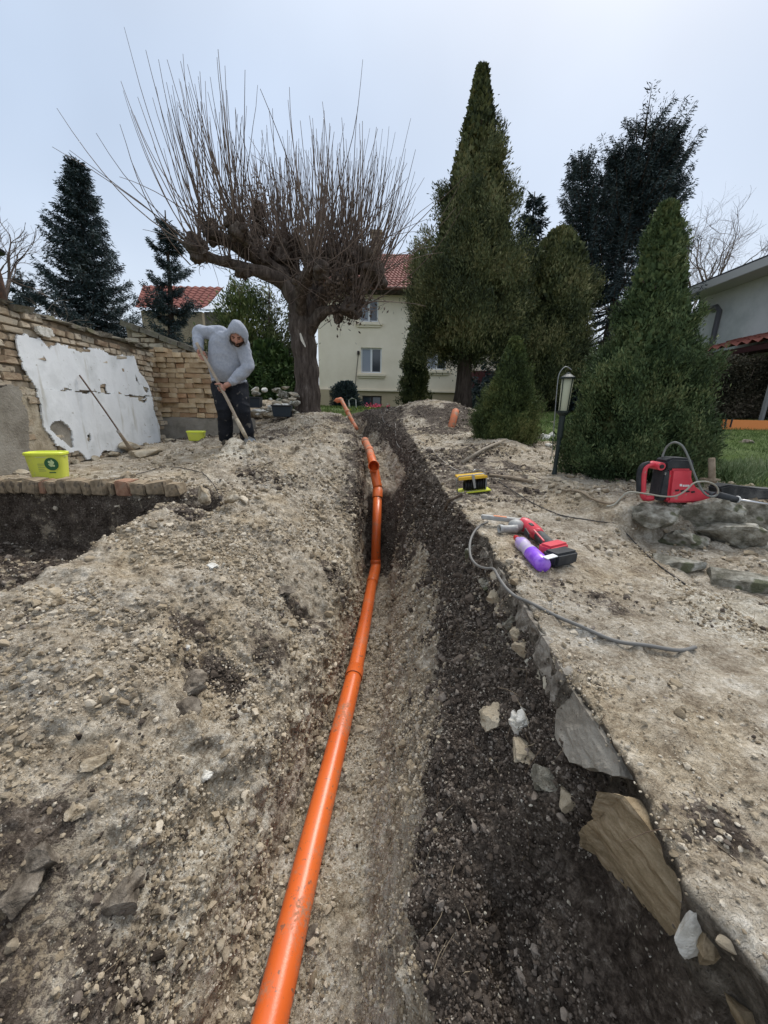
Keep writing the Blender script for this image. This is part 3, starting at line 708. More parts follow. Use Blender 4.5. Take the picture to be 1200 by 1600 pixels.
# ---------------- brick edging in front of the terrace ----------------
M_EDGE = rough_mat('dirty edging brick', [(.16, .13, .09), (.30, .235, .16), (.36, .30, .22)], 14, .95, .006, 50, fleck=((.17, .14, .105), 11, .60))
M_EDGE2 = rough_mat('reddish edging brick', [(.22, .12, .08), (.36, .21, .14), (.33, .25, .18)], 12, .95, .006, 50)
ez = CAMZ - .605
xs_ = -3.28; ei = 0; edl = []
while xs_ < -1.66:
    gap = -2.28 < xs_ < -2.20
    long = (-1.93 < xs_ < -1.85)
    w = .16 if long else (.065 if rng.random() < .62 else .12)
    b = MB(); b.box((0, 0, 0), (w - .007, .13, rng.uniform(.085, .11)), jit=.007)
    reddish = -2.12 < xs_ < -1.99 or (xs_ > -2.75 and xs_ < -2.6)
    o = b.build('edging_brick', M_EDGE2 if reddish else M_EDGE, bevel=.008)
    if gap: o.location = (xs_ + w / 2, 2.97, ez - .02)
    else: o.location = (xs_ + w / 2, 2.86 + .02 * math.sin(xs_ * 5) + rng.normal(0, .006), ez - .015 + rng.normal(0, .004))
    o.rotation_euler = (rng.normal(0, .04), rng.normal(0, .03), rng.normal(0, .05))
    edl.append((xs_, o)); ei += 1
    xs_ += w
for i, (x_, o) in enumerate(edl): tag(o, '%s brick from the left in the edging row above the dark pit' % NUM[i], 'brick', 'edging bricks above the dark pit')

# ---------------- lime yellow buckets ----------------
M_LIME = mat('lime yellow plastic', (.66, .70, .09), .35, spec=.5); M_LIMED = mat('lime lid', (.70, .78, .07), .4, spec=.5)
b_ = NT(M_LIME); b_.color(b_.mix(b_.smooth(b_.noise(22, 4), .6, .75, 0, .4), (.64, .68, .09), (.47, .46, .24)))
M_GREEN = mat('dark green print', (.03, .12, .05), .5); M_GREY = mat('grey print', (.30, .36, .12), .5); M_PALEG = mat('pale green print', (.55, .68, .35), .5)
def make_bucket(x, y, lab, rz, sc=1, full=True, w0=.27, h0=.185):
    zb = gz(x, y) + .003
    t = empty('bucket', (x, y, zb), rz, lab, 'bucket', 'lime yellow plastic buckets')
    def sup(a, w, d, e=3.2):
        c, s_ = math.cos(a), math.sin(a); return (w / 2 * abs(c) ** (2 / e) * (1 if c > 0 else -1), d / 2 * abs(s_) ** (2 / e) * (1 if s_ > 0 else -1))
    def shell(prof, k=40):
        mb = MB(); V = []
        for w, d, z in prof:
            for i in range(k): x_, y_ = sup(2 * math.pi * i / k, w, d); V.append((x_ * sc, y_ * sc, z * sc))
        idx = np.arange(len(prof) * k).reshape(len(prof), k)
        q = np.stack([idx[:-1], np.roll(idx, -1, 1)[:-1], np.roll(idx, -1, 1)[1:], idx[1:]], -1).reshape(-1, 4)
        mb.add(V, q); return mb
    W0 = w0; D0 = w0 * .75; H = h0
    mb = shell([(.001, .001, .004), (W0 * .82, D0 * .82, .002), (W0 * .86, D0 * .86, .012), (W0, D0, H), (W0 * .97, D0 * .97, H), (W0 * .8, D0 * .8, .02), (.001, .001, .018)])
    mb.build('pail', M_LIME, t, smooth=False)
    shell([(W0 * 1.01, D0 * 1.01, H - .018), (W0 * 1.05, D0 * 1.05, H - .016), (W0 * 1.055, D0 * 1.055, H - .001), (W0 * 1.02, D0 * 1.02, H + .004), (W0 * .95, D0 * .95, H + .003), (W0 * .93, D0 * .93, H - .004), (.001, .001, H - .004)]).build('lid', M_LIMED, t)
    lb = MB(); yF = -(D0 / 2) * .965
    # emblem: dark green roundel holding pale shapes, small print lines left of it
    tilt = math.atan2((D0 - D0 * .86) / 2, H)
    def face(x_, z_): return (x_, -(D0 * .86 / 2 + (D0 - D0 * .86) / 2 * z_ / H) - .0015, z_)
    def disc(cx, cz, r, mat_, nm, e=0, k=22, par=t):
        m = MB(); V = [face(cx * 1, cz)] + [face(cx + r * math.cos(2 * math.pi * i / k), cz + r * 1.08 * math.sin(2 * math.pi * i / k)) for i in range(k)]
        V = np.array(V) * sc; V[:, 1] -= e
        m.add(V, [(0, 1 + i, 1 + (i + 1) % k) for i in range(k)]); return m.build(nm, mat_, par)
    if full:
        e0 = disc(W0 * .23, H * .60, H * .22, M_GREEN, 'round_emblem')
        for (a, b2, r) in [(.19, .68, .035), (.26, .66, .045), (.22, .57, .05), (.28, .54, .03), (.18, .58, .025), (.25, .74, .02)]:
            disc(W0 * a, H * b2, H * r * 1.3, M_PALEG, 'emblem_mark', .0012, 12, e0)
        for i in range(5):
            m = MB(); a = face(-W0 * .12, H * (.62 - i * .065)); c = face(W0 * (.06 - .03 * (i % 2)), H * (.60 - i * .065))
            m.add(np.array([(a[0], a[1] - .001, c[2]), (c[0], c[1] - .001, c[2]), (c[0], a[1] - .001, a[2]), (a[0], a[1] - .001, a[2])]) * sc, [(0, 1, 2, 3)]); m.build('small_print', M_GREY, t)
        m = MB(); a = face(W0 * .13, H * .3); c = face(W0 * .30, H * .26)
        m.add(np.array([(a[0], a[1] - .002, c[2]), (c[0], a[1] - .002, c[2]), (c[0], a[1] - .002, a[2]), (a[0], a[1] - .002, a[2])]) * sc, [(0, 1, 2, 3)]); m.build('dark_print', M_GREEN, t)
    hd = MB(); hd.tube([(W0 / 2 * 1.03 * math.cos(a) * sc, -D0 / 2 * 1.1 * math.sin(a) * sc * .9, (H - .03 - .0 * math.sin(a)) * sc) for a in np.linspace(0, math.pi, 16)], .003, 6)
    hd.build('handle', mat('pale wire', (.6, .65, .3), .4), t)
    return t
pb = RG(64, 751); 
make_bucket(pb[0], pb[1] + .1, 'lime yellow plastic bucket with a round green emblem on the brick path by the wall', .32, 1.0, True, .262, .215)
p2 = P(308, 690, 5.25); make_bucket(p2[0], 5.25, 'small lime yellow bucket half hidden behind the soil heap near the man', .1, 1.0, False, .23, .13)

# pole leaning on the plaster
a = PX(124, 586, WX + .05); b = RG(199, 712)
b[0] = max(b[0], WX + .3)
t = empty('wooden_pole', b, 0, 'thin worn wooden pole leaning against the peeling white plaster', 'pole')
a = a - np.array(b); pts = [a * (1 - q) + np.array([0, 0, 0.0]) * q + np.array([.01, 0, 0]) * math.sin(q * 3.1) for q in np.linspace(0, 1, 12)]
MB().tube(pts[:9], [.008] * 9, 8).build('shaft', mat('dark wood', (.13, .085, .06), .8), t, smooth=True)
MB().tube([a * .33, a * .2, a * .02], [.0155, .019, .022], 8).build('thick_end', M_WOOD, t, smooth=True)
mbw = MB(); mbw.tube([a * .345, a * .31], [.017, .018], 8); mbw.build('binding', mat('grey tape', (.35, .33, .3), .7), t)
# dark flue post with a cap, behind the wall at the far left
q = P(0, 475, 3.9)
t = empty('rusty_flue', (q[0] - .02, 3.9, 1.3), 0, 'dark rusty flue pipe with a flared cap behind the left end of the wall', 'flue')
zt = P(0, 392, 3.9)[2]
M_RUST = rough_mat('dark rust', [(.02, .016, .015), (.06, .035, .025), (.1, .05, .03)], 12, .8, .003, 60)
MB().lathe([(.001, 0), (.085, 0), (.075, zt - 1.5), (.055, zt - 1.3), (.001, zt - 1.3)], 16).build('pipe', M_RUST, t, smooth=True)
MB().lathe([(.055, zt - 1.31), (.13, zt - 1.30), (.135, zt - 1.28), (.05, zt - 1.22), (.001, zt - 1.21)], 16).build('cap', M_BLACKP, t, smooth=False)

# ---------------- the main house ----------------
HY = 20.5
def house_wall_mat(name, c0, c1):
    return rough_mat(name, [c0, c1], .8, .9, .004, 9)
M_CREAM = house_wall_mat('cream render', (.82, .72, .55), (.92, .82, .65)); M_PLINTH = house_wall_mat('ochre plinth', (.46, .37, .24), (.52, .43, .29))
M_SOFFIT = mat('dark soffit', (.045, .035, .03), .8); M_PVC = mat('white window frame', (.75, .76, .76), .4)
def tile_mat(name, cols, bump=True):
    m = rough_mat(name, cols, 3, .8, 0, island=.55); s = NT(m); return m
M_TILE = tile_mat('red roof tile', [(.11, .034, .028), (.18, .058, .045), (.24, .085, .068)])
def glass_mat(name, c): 
    m = mat(name, c, .06, spec=.8); return m
M_GLASS = glass_mat('dark window glass', (.035, .045, .055)); M_CURT = mat('net curtain', (.34, .37, .42), .9)
hb = P(499, 612, HY); hx0 = hb[0]; hx1 = 7.2; eave = P(600, 452, HY)[2]; band = P(560, 609, HY)[2]; gr = 1.6
house = empty('cream_house', (hx0, HY, gr), 0, 'two storey cream rendered house with a red tiled roof behind the trees', 'house')
def bx(mb, x0_, x1_, y0_, y1_, z0_, z1_): return mb.box(((x0_ + x1_) / 2, (y0_ + y1_) / 2, (z0_ + z1_) / 2), (x1_ - x0_, y1_ - y0_, z1_ - z0_))
wins = []   # x0,x1,z0,z1
def wr(px0, py0, px1, py1):
    a = P(px0, py0, HY); b = P(px1, py1, HY); return (a[0], b[0], b[2], a[2])
wins = [wr(562, 466, 591, 503), wr(564, 543, 596, 583), wr(668, 545, 697, 578), wr(668, 468, 697, 504)]
bw = wr(566, 618, 596, 635)
def facade(mb, x0_, x1_, z0_, z1_, holes, y, th):
    xs = sorted({x0_, x1_, *[h[0] for h in holes], *[h[1] for h in holes]}); zs = sorted({z0_, z1_, *[h[2] for h in holes], *[h[3] for h in holes]})
    for i in range(len(xs) - 1):
        for j in range(len(zs) - 1):
            cx, cz = (xs[i] + xs[i + 1]) / 2, (zs[j] + zs[j + 1]) / 2
            if any(h[0] < cx < h[1] and h[2] < cz < h[3] for h in holes): continue
            bx(mb, xs[i], xs[i + 1], y, y + th, zs[j], zs[j + 1])
mb = MB(); facade(mb, hx0, hx1, band, eave, wins, HY, .3); bx(mb, hx0, hx0 + .3, HY + .3, HY + 8, band, eave); bx(mb, hx1 - .3, hx1, HY + .3, HY + 8, band, eave)
mloc(mb, house).build('wall', M_CREAM, house)
mb = MB(); facade(mb, hx0 + .05, hx1, gr - .6, band, [bw], HY + .06, .3); bx(mb, hx0 - .05, hx0 + .55, HY - .1, HY + .04, gr - .5, band - .02); bx(mb, hx0 - .1, hx0, HY + .05, HY + 8, gr - .5, band)
mloc(mb, house).build('plinth', M_PLINTH, house)
mb = MB(); bx(mb, hx0 - .02, hx1, HY - .06, HY + .05, band - .05, band + .03); mloc(mb, house).build('string_course', M_CREAM, house)
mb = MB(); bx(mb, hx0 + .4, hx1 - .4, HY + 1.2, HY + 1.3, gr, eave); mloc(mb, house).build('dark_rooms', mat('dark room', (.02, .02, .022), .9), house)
def window(w, parent, sill=True, y=HY, loc=None, curtain=True, dark=False):
    f = MB(); x0_, x1_, z0_, z1_ = w; t_ = .07; yy = y + .1
    bx(f, x0_, x0_ + t_, yy, yy + .07, z0_, z1_); bx(f, x1_ - t_, x1_, yy, yy + .07, z0_, z1_); bx(f, x0_ + t_, x1_ - t_, yy, yy + .07, z0_, z0_ + t_); bx(f, x0_ + t_, x1_ - t_, yy, yy + .07, z1_ - t_, z1_)
    xm = (x0_ + x1_) / 2; bx(f, xm - .05, xm + .05, yy - .01, yy + .06, z0_ + t_, z1_ - t_)
    fr = mloc(f, parent).build('window', M_SOFFIT if dark else M_PVC, parent)
    g = MB(); bx(g, x0_ + t_, x1_ - t_, yy + .03, yy + .035, z0_ + t_, z1_ - t_); mloc(g, parent).build('pane', M_GLASS, fr)
    if curtain:
        c = MB(); n = 16; xs = np.linspace(x0_ + .08, xm - .06, n)
        for i in range(n - 1): bx(c, xs[i], xs[i + 1], yy + .005 + .008 * (i % 2), yy + .02 + .008 * (i % 2), z0_ + .08, z1_ - .08)
        mloc(c, parent).build('net_curtain', M_CURT, fr)
    if sill:
        s_ = MB(); bx(s_, x0_ - .18, x1_ + .2, y - .14, y + .05, z0_ - .16, z0_ - .05); bx(s_, x0_ - .12, x1_ + .14, y - .07, y + .04, z0_ - .26, z0_ - .16); mloc(s_, parent).build('sill', M_CREAM, fr)
    return fr
for i, w in enumerate(wins): window(w, house)
fr0 = window(bw, house, sill=False, curtain=False, dark=True)
# roof: hipped, with rows of tiles laid as courses
def tiled_plane(mb, A, B, Cc, D, du=.22, dv=.33, th=.05):
    """A,B eave ends, D,C ridge ends"""
    A, B, Cc, D = map(np.array, (A, B, Cc, D)); n = np.cross(B - A, D - A); n /= np.linalg.norm(n)
    if n[2] < 0: n = -n
    L1 = np.linalg.norm(B - A); L2 = np.linalg.norm((D + Cc) / 2 - (A + B) / 2); nu, nvv = max(2, int(L1 / du)), max(2, int(L2 / dv))
    V = []; k = 4; prof = [0, .5, 1, .5]
    for j in range(nvv):
        for ed in (0, 1):
            v = (j + ed) / nvv
            E = A * (1 - v) + D * v; G = B * (1 - v) + Cc * v
            for i in range(nu * k + 1):
                u = i / (nu * k); V.append(E * (1 - u) + G * u + n * (th * (.5 + .5 * math.cos(2 * math.pi * i / k)) + (.03 if ed == 0 else 0.0)))
    w = nu * k + 1; idx = np.arange(len(V)).reshape(-1, w)
    q = np.stack([idx[:-1, :-1], idx[:-1, 1:], idx[1:, 1:], idx[1:, :-1]], -1).reshape(-1, 4)
    mb.add(V, q)
ex0 = hx0 - .6; ex1 = hx1 + .6; ey = HY - .7; rdz = P(600, 394, HY + 3.7)[2]; ry = HY + 4
mb = MB(); A = (ex0, ey, eave - .12); B = (ex1, ey, eave - .12); Cc = (ex1 - 2.5, ry, rdz); D = (ex0 + 2.5, ry, rdz)
tiled_plane(mb, A, B, Cc, D); tiled_plane(mb, (ex0, HY + 8.7, eave - .12), (ex1, HY + 8.7, eave - .12), Cc, D); tiled_plane(mb, A, (ex0, HY + 8.7, eave - .12), D, D)
rf = mloc(mb, house).build('roof', M_TILE, house)
mb = MB(); bx(mb, ex0, ex1, ey - .02, HY + 8.7, eave - .25, eave - .14); mloc(mb, house).build('soffit', M_SOFFIT, house)
mb = MB(); mb.tube([(ex0, ey - .1, eave - .18), (ex1, ey - .1, eave - .18)], .08, 8); mloc(mb, house).build('gutter', mat('brown gutter', (.10, .045, .03), .5), house)
ch = P(588, 395, HY + 4); ct = P(588, 363, HY + 4)[2]
mb = MB(); bx(mb, ch[0] - .28, ch[0] + .28, ry - .3, ry + .3, ch[2] - .6, ct - .15); bx(mb, ch[0] - .34, ch[0] + .34, ry - .36, ry + .36, ct - .15, ct); mloc(mb, house).build('chimney', M_MORTAR, rf)
# balcony with red brown parapet to the right
bq = P(738, 603, HY - 1.4); bq2 = P(775, 583, HY - 1.4)
mb = MB(); bx(mb, bq[0], bq[0] + 3.2, HY - 1.4, HY - 1.3, bq[2], bq2[2] + .1); bx(mb, bq[0], bq[0] + .1, HY - 1.3, HY, bq[2], bq2[2] + .1); bx(mb, bq[0], bq[0] + 3.2, HY - 1.4, HY, bq[2] - .15, bq[2]); mloc(mb, house).build('balcony', mat('red brown parapet', (.085, .025, .025), .7), house)
# cable running down the facade
mb = MB(); mb.tube([P(560, 552, HY - .03), P(557, 580, HY - .03), P(555, 605, HY - .08)], .015, 5); mb.box(P(560, 551, HY - .05), (.12, .08, .16)); mloc(mb, house).build('wall_cable', M_SOFFIT, house)

# ---------------- the low house far left ----------------
LY = 27
h2 = empty('small_red_roofed_house', P(270, 500, LY), 0, 'low house with a rusty red tiled roof seen between the spruces on the left', 'house')
c = lambda a, b, y=LY: P(a, b, y)
mb = MB(); e0 = c(212, 482); e1 = c(322, 482); r0 = c(225, 447, LY + 4); r1 = c(352, 449, LY + 4)
tiled_plane(mb, e0, (e1[0], LY, e0[2]), (r1[0], LY + 4, r0[2]), (r0[0], LY + 4, r0[2]), .4, .5, .09); mloc(mb, h2).build('roof', M_TILE, h2)
mb = MB(); wl_ = c(214, 485); wr_ = c(318, 560); bx(mb, wl_[0], wr_[0], LY + .4, LY + 3.6, 1.9, e0[2] - .02); mloc(mb, h2).build('wall', M_MORTAR, h2)
mb = MB(); bx(mb, c(245, 480)[0], c(262, 480)[0], LY + .36, LY + .42, 3.0, 4.4); mloc(mb, h2).build('window', M_GLASS, h2)
h3 = empty('wooden_shed', P(340, 530, 24), 0, 'grey wooden shed with a pale sheet metal roof above the man', 'shed')
y = 24; a, b = P(312, 483, y), P(360, 483, y)
mb = MB(); pr = [(a[0], a[2]), (b[0] + .1, b[2]), (b[0] + .5, b[2] + 1.1), (a[0] + .6, a[2] + 1.2)]
mb.add([(a[0], y, a[2]), (b[0] + .3, y, b[2]), (b[0] + .3, y + 2.6, b[2] + 1.3), (a[0] + .6, y + 2.6, a[2] + 1.3), (a[0], y, a[2] - .08), (b[0] + .3, y, b[2] - .08), (b[0] + .3, y + 2.6, b[2] + 1.22), (a[0] + .6, y + 2.6, a[2] + 1.22)], [(0, 1, 2, 3), (7, 6, 5, 4), (0, 4, 5, 1), (1, 5, 6, 2), (2, 6, 7, 3), (3, 7, 4, 0)])
mloc(mb, h3).build('roof', rough_mat('pale sheet metal', [(.5, .53, .56), (.66, .69, .71)], 3, .4, 0), h3)
mb = MB(); n = 14
for i in range(n): bx(mb, a[0] + .15 + (b[0] - a[0]) * i / n, a[0] + .15 + (b[0] - a[0]) * (i + 1) / n - .015, y + .2 + .015 * (i % 2), y + .3, 2.0, a[2] - .09)
mloc(mb, h3).build('board_wall', rough_mat('grey boards', [(.10, .085, .07), (.17, .145, .12)], 6, .9, 0, island=.7), h3)

# ---------------- the grey building on the right ----------------
RX = 10.6
bd = empty('grey_rendered_building', (RX, 12, 1.9), 0, 'grey white rendered building with a dark sloping roof edge on the right', 'building')
za = PX(1095, 462, RX)
fy0, fy1 = 7.0, za[1]
mb = MB(); bx(mb, RX, RX + 6, fy0, fy1, 1.6, za[2] - .05); mloc(mb, bd).build('wall', rough_mat('stained grey render', [(.52, .55, .54), (.66, .68, .67), (.74, .76, .75)], .9, .9, .004, 12), bd)
mb = MB(); mb.box((RX + 2.7, (fy0 + fy1) / 2, za[2] + .12), (6.6, fy1 - fy0 + 1.2, .16)); mloc(mb, bd).build('roof', mat('dark roofing', (.035, .037, .042), .6), bd)
mb = MB(); mb.box((RX - .32, (fy0 + fy1) / 2, za[2] - .04), (.66, fy1 - fy0 + 1.1, .14)); mb.box((RX - .69, (fy0 + fy1) / 2, za[2] + .0), (.03, fy1 - fy0 + 1.16, .22)); mloc(mb, bd).build('eaves_board', mat('pale eaves', (.5, .5, .49), .7), bd)
t0 = PX(1100, 477, RX - .1); t1 = PX(1126, 477, RX - .1); t2 = PX(1112, 560, RX - .1)
mb = MB(); mb.tube([(RX - .1, fy1 + .2, t1[2] + .0), (RX - .1, t1[1] + .15, t1[2]), (RX - .1, t1[1], t1[2] - .15), (RX - .1, t1[1], 1.8)], .075, 8); mloc(mb, bd).build('downpipe', mat('grey downpipe', (.10, .10, .11), .5), bd, smooth=True)
# tiled lean-to awning
aw = empty('tiled_awning', (RX - .6, 9, 3.0), 0, 'narrow red tiled awning along the grey building above the hedge', 'awning')
z1 = PX(1105, 552, RX - 1.2); zlo = z1[2]
mb = MB(); tiled_plane(mb, (RX - 1.3, fy0, zlo), (RX - 1.3, z1[1] + .3, zlo), (RX - .02, z1[1] + .3, zlo + .42), (RX - .02, fy0, zlo + .42), .3, .4, .09); mloc(mb, aw).build('tile_slope', M_TILE, aw)
mb = MB(); bx(mb, RX - 1.27, RX - 1.15, fy0, z1[1] + .25, zlo - .16, zlo - .03); bx(mb, RX - 1.2, RX - .01, fy0, z1[1] + .2, zlo - .03, zlo - .008); mloc(mb, aw).build('fascia_beam', mat('dark beam', (.055, .02, .02), .8), aw)
for yy in (9.6, 11.2): mb = MB(); bx(mb, RX - 1.25, RX - 1.18, yy, yy + .07, 1.7, zlo - .17); mloc(mb, aw).build('post', mat('post grey', (.3, .3, .3), .7), aw)
# ---------------- vegetation ----------------
def leaf_mat(name, cols, trans=.25, scale=1.5):
    m = mat(name, cols[0], .75, spec=.2); s = NT(m)
    f = s.math('ADD', s.math('MULTIPLY', s.island(), .42), s.math('MULTIPLY', s.smooth(s.noise(scale, 5, .65), .32, .68), .58))
    s.color(s.ramp(f, [(i / (len(cols) - 1) * .8 + .1, c) for i, c in enumerate(cols)]))
    return m
def bark_mat(name, cols, bs=14, stretch=.15):
    m = mat(name, cols[0], .95, spec=.1); s = NT(m)
    mp = s.t.nodes.new('ShaderNodeMapping'); mp.inputs['Scale'].default_value = (1, 1, stretch); s.l(s.pos(), mp.inputs[0])
    n = s.noise(bs, 6, .7, vec=mp.outputs[0]); s.color(s.ramp(n, [(.3, cols[0]), (.55, cols[1]), (.72, cols[-1])])); s.bump(n, .03, .9)
    return m
M_THUJA = leaf_mat('thuja leaf', [(.026, .040, .016), (.062, .09, .030), (.12, .15, .05), (.23, .23, .09)])
M_THUJA2 = leaf_mat('old thuja leaf', [(.022, .031, .017), (.058, .074, .033), (.125, .138, .058), (.24, .225, .11)], scale=1.0)
M_THUJA3 = leaf_mat('green cone thuja leaf', [(.020, .036, .016), (.048, .078, .032), (.092, .135, .055), (.18, .21, .095)], scale=3)
M_SPRUCE = leaf_mat('spruce needles', [(.016, .028, .032), (.036, .056, .060), (.062, .090, .092), (.10, .125, .12)])
M_BARK = bark_mat('conifer bark', [(.03, .022, .018), (.075, .058, .048), (.12, .1, .085)])
M_PBARK = bark_mat('pollard bark', [(.03, .022, .018), (.10, .08, .067), (.21, .175, .15)], 16, .14)
M_TWIG = rough_mat('bare twig', [(.085, .063, .052), (.21, .16, .13)], 6, .9, 0, island=.8)
M_BRANCH = mat('dead branch', (.09, .07, .055), .9)
class Rel(MB):
    """mesh built in world coordinates, stored relative to its thing"""
    def __init__(s, t): super().__init__(); s.t = t
    def go(s, name, m, parent=None, **kw):
        loc = np.array(s.t.location); s.v = [v - loc for v in s.v]; return s.build(name, m, parent or s.t, **kw)
def trunk(t, base, top, r0, r1, m=None, wob=.05, k=12, n=14, name='trunk'):
    r = Rel(t); base = np.array(base); top = np.array(top); q = np.linspace(0, 1, n)
    pts = base + (top - base) * q[:, None] + np.stack([np.sin(q * 5 + base[0]) * wob * q, np.cos(q * 4 + base[0]) * wob * q, q * 0], 1)
    rad = r0 + (r1 - r0) * q; rad[0] *= 1.35; rad[1] *= 1.08
    return r.tube(pts, rad, k).go(name, m or M_BARK, smooth=True)
def thuja(base, H, R, prof, nclump, nleaf, leaf, m, lab, cat='tree', name='thuja', group=None, lean=(0, 0), low=.0, up=1.0, gap=.0, bulge=None, seed=0, spread=.16, tr=.1, squash=1.0, core=True, lump=.11, nb=90, bsize=.34):
    """a crown of many upward sprays on a lumpy cone; prof(t)->relative radius, t = height fraction"""
    g = np.random.default_rng(100 + seed)
    t = empty(name, base, 0, lab, cat, group); bx_, by_, bz_ = base
    top = np.array([bx_ + lean[0], by_ + lean[1], bz_ + H])
    trunk(t, base, top - np.array([0, 0, H * .06]), tr, tr * .12)
    # boughs first, then sprays over each bough
    cand = low + (1 - low) * (1 - np.sqrt(g.uniform(0, 1, nb * 6))); kp = g.uniform(0, 1, len(cand)) < np.clip(prof(cand), .10, 1); bt = cand[kp][:nb]; nb = len(bt)
    ba = (np.arange(nb) * 2.399963 + g.normal(0, .35, nb)) % (2 * math.pi); bo = np.clip(g.normal(.98, .10 + lump * .35, nb), .7, 1.22); bs = bsize * g.uniform(.65, 1.3, nb)
    k_ = g.integers(0, nb, nclump); du, dv = g.normal(0, .5, nclump), g.normal(0, .5, nclump)
    pr = np.clip(prof(bt[k_]), .06, 1); tt = np.clip(bt[k_] + dv * bs[k_] * R / H * (.5 + .5 * pr) * 1.25, low * .97, 1.3); tt = np.where(tt > .985, .985 - (tt - .985) * 1.2, tt); a = ba[k_] + du * bs[k_] / np.clip(pr, .3, 1); n = nclump
    rr = R * prof(tt) * bo[k_] * (1.06 - .20 * (du ** 2 + dv ** 2)) * np.where(g.uniform(0, 1, n) < .78, g.uniform(.88, 1.02, n), g.uniform(.4, .88, n))
    rr = np.clip(rr, .01, None)
    if bulge is not None: rr = rr * bulge(tt, a % (2 * math.pi))
    ax = np.array(base) + (top - np.array(base)) * tt[:, None]
    C = ax + np.stack([np.cos(a) * rr, np.sin(a) * rr * squash, g.normal(0, .02, n)], 1)
    O = np.stack([np.cos(a), np.sin(a), np.zeros(n)], 1)
    Ck = np.repeat(C, nleaf, 0); Ok = np.repeat(O, nleaf, 0)
    sc = np.repeat(g.uniform(.6, 1.35, n), nleaf)
    uu = np.sqrt(g.uniform(0, 1, len(Ck))); bd = O * g.uniform(.35, .95, (n, 1)) + np.array([0, 0, up]) + g.normal(0, .30, (n, 3)); bd /= np.linalg.norm(bd, axis=1)[:, None]
    bdk = np.repeat(bd, nleaf, 0); pl = spread * 1.75 * R * sc * np.repeat(.5 + .5 * np.clip(prof(tt), 0, 1), nleaf)
    loc = bdk * (((1 - uu) * 2.2 - 1.3) * pl)[:, None] + g.normal(0, 1, (len(Ck), 3)) * (spread * .62 * R * sc * (.18 + uu * .9) * np.repeat(.4 + .6 * np.clip(prof(tt), 0, 1), nleaf))[:, None]
    D = bdk * 1.1 + g.normal(0, .38, Ck.shape)
    N = Ok + g.normal(0, .6, Ck.shape); N /= np.linalg.norm(N, axis=1)[:, None]
    Ls = leaf * g.uniform(.6, 1.4, len(Ck)) * (.8 + .2 * sc)
    r = Rel(t); V, Fq = kites(Ck + loc, D, N, Ls, Ls * .30); r.add(V, Fq)
    if core:   # inner foliage close to the stem, larger sprays
        n2 = int(n * nleaf * .14); t2 = low + (1 - low) * g.uniform(0, .96, n2) ** 1.15; a2 = g.uniform(0, 6.283, n2); r2 = R * prof(t2) * np.sqrt(g.uniform(.05, .62, n2))
        C2 = np.array(base) + (top - np.array(base)) * t2[:, None] + np.stack([np.cos(a2) * r2, np.sin(a2) * r2 * squash, r2 * 0], 1)
        V, Fq = kites(C2, g.normal(0, .5, (n2, 3)) + np.array([0, 0, .9]), g.normal(0, 1, (n2, 3)), leaf * 2.1, leaf * 1.3); r.add(V, Fq)
    r.go('crown', m)
    br = Rel(t)     # limbs inside
    for i in range(26):
        q_ = g.uniform(max(low, .08), .8); aa = g.uniform(0, 6.28); rad = R * float(prof(np.array([q_]))[0]) * .8
        p0 = np.array(base) + (top - np.array(base)) * q_; p1 = p0 + np.array([math.cos(aa) * rad, math.sin(aa) * rad, rad * .45])
        br.tube([p0, (p0 + p1) / 2 + np.array([0, 0, -.05 * rad]), p1], [tr * .28 * (1 - q_ * .6), tr * .18 * (1 - q_ * .6), tr * .06], 5)
    br.go('limbs', M_BARK, smooth=True)
    return t
cone = lambda p, e=.8, b=.08: (lambda t: np.clip((1 - t) ** e, 0, 1) * (np.clip(t / b, .0, 1) ** .5 * .25 + .75))
# big cone thuja on the right, near
def at_ground(px, Y, dz=0):
    x = P(px, 640, Y)[0]; return (x, Y, gz(x, Y) + dz)
bR = at_ground(1010, 3.15)
Rb = .47
topR = P(1046, 300, 3.15); H = topR[2] - bR[2]
thuja(bR, H, Rb, lambda t: np.interp(t, [0, .06, .16, .35, .57, .78, .9, 1], [.80, .94, 1.0, .84, .60, .33, .17, .02]), 3600, 84, .026, M_THUJA3,
      'largest dense green cone shaped thuja behind the red demolition hammer', group=None, lean=(topR[0] - bR[0], 0), seed=3, spread=.11, up=1.1, tr=.07, nb=170, bsize=.24, lump=.2,
      bulge=lambda tt, a: 1 + .28 * np.exp(-((a - 3.35) / .6) ** 2) * (tt < .42))
# small cone thuja in the middle
bM = at_ground(794, 4.95); tM = P(790, 524, 4.95)
thuja(bM, tM[2] - bM[2], .41, lambda t: np.interp(t, [0, .08, .22, .5, .8, 1], [.80, .97, 1.0, .74, .36, .03]), 1300, 60, .030, M_THUJA, 'small cone shaped thuja beside the garden lantern', seed=5, spread=.13, tr=.04)
# slim columnar thuja before the house
bC = at_ground(646, 14.2); tC = P(645, 488, 14.2)
thuja((bC[0], bC[1], bC[2]), tC[2] - bC[2], .52, lambda t: np.interp(t, [0, .1, .3, .7, .9, 1], [.9, 1.0, .92, .68, .42, .05]), 900, 34, .08, M_THUJA2, 'slim dark columnar thuja standing in front of the cream house', seed=7, spread=.14, tr=.07)
# round clipped bush
bB = at_ground(541, 16); tB = P(541, 597, 16)
thuja(bB, tB[2] - bB[2], .58, lambda t: np.interp(t, [0, .1, .5, .8, .95, 1], [.9, .98, 1, .86, .5, .1]), 700, 16, .07, M_SPRUCE, 'round clipped dark bush by the left corner of the house', 'bush', 'bush', seed=8, spread=.08, up=.4, tr=.05)
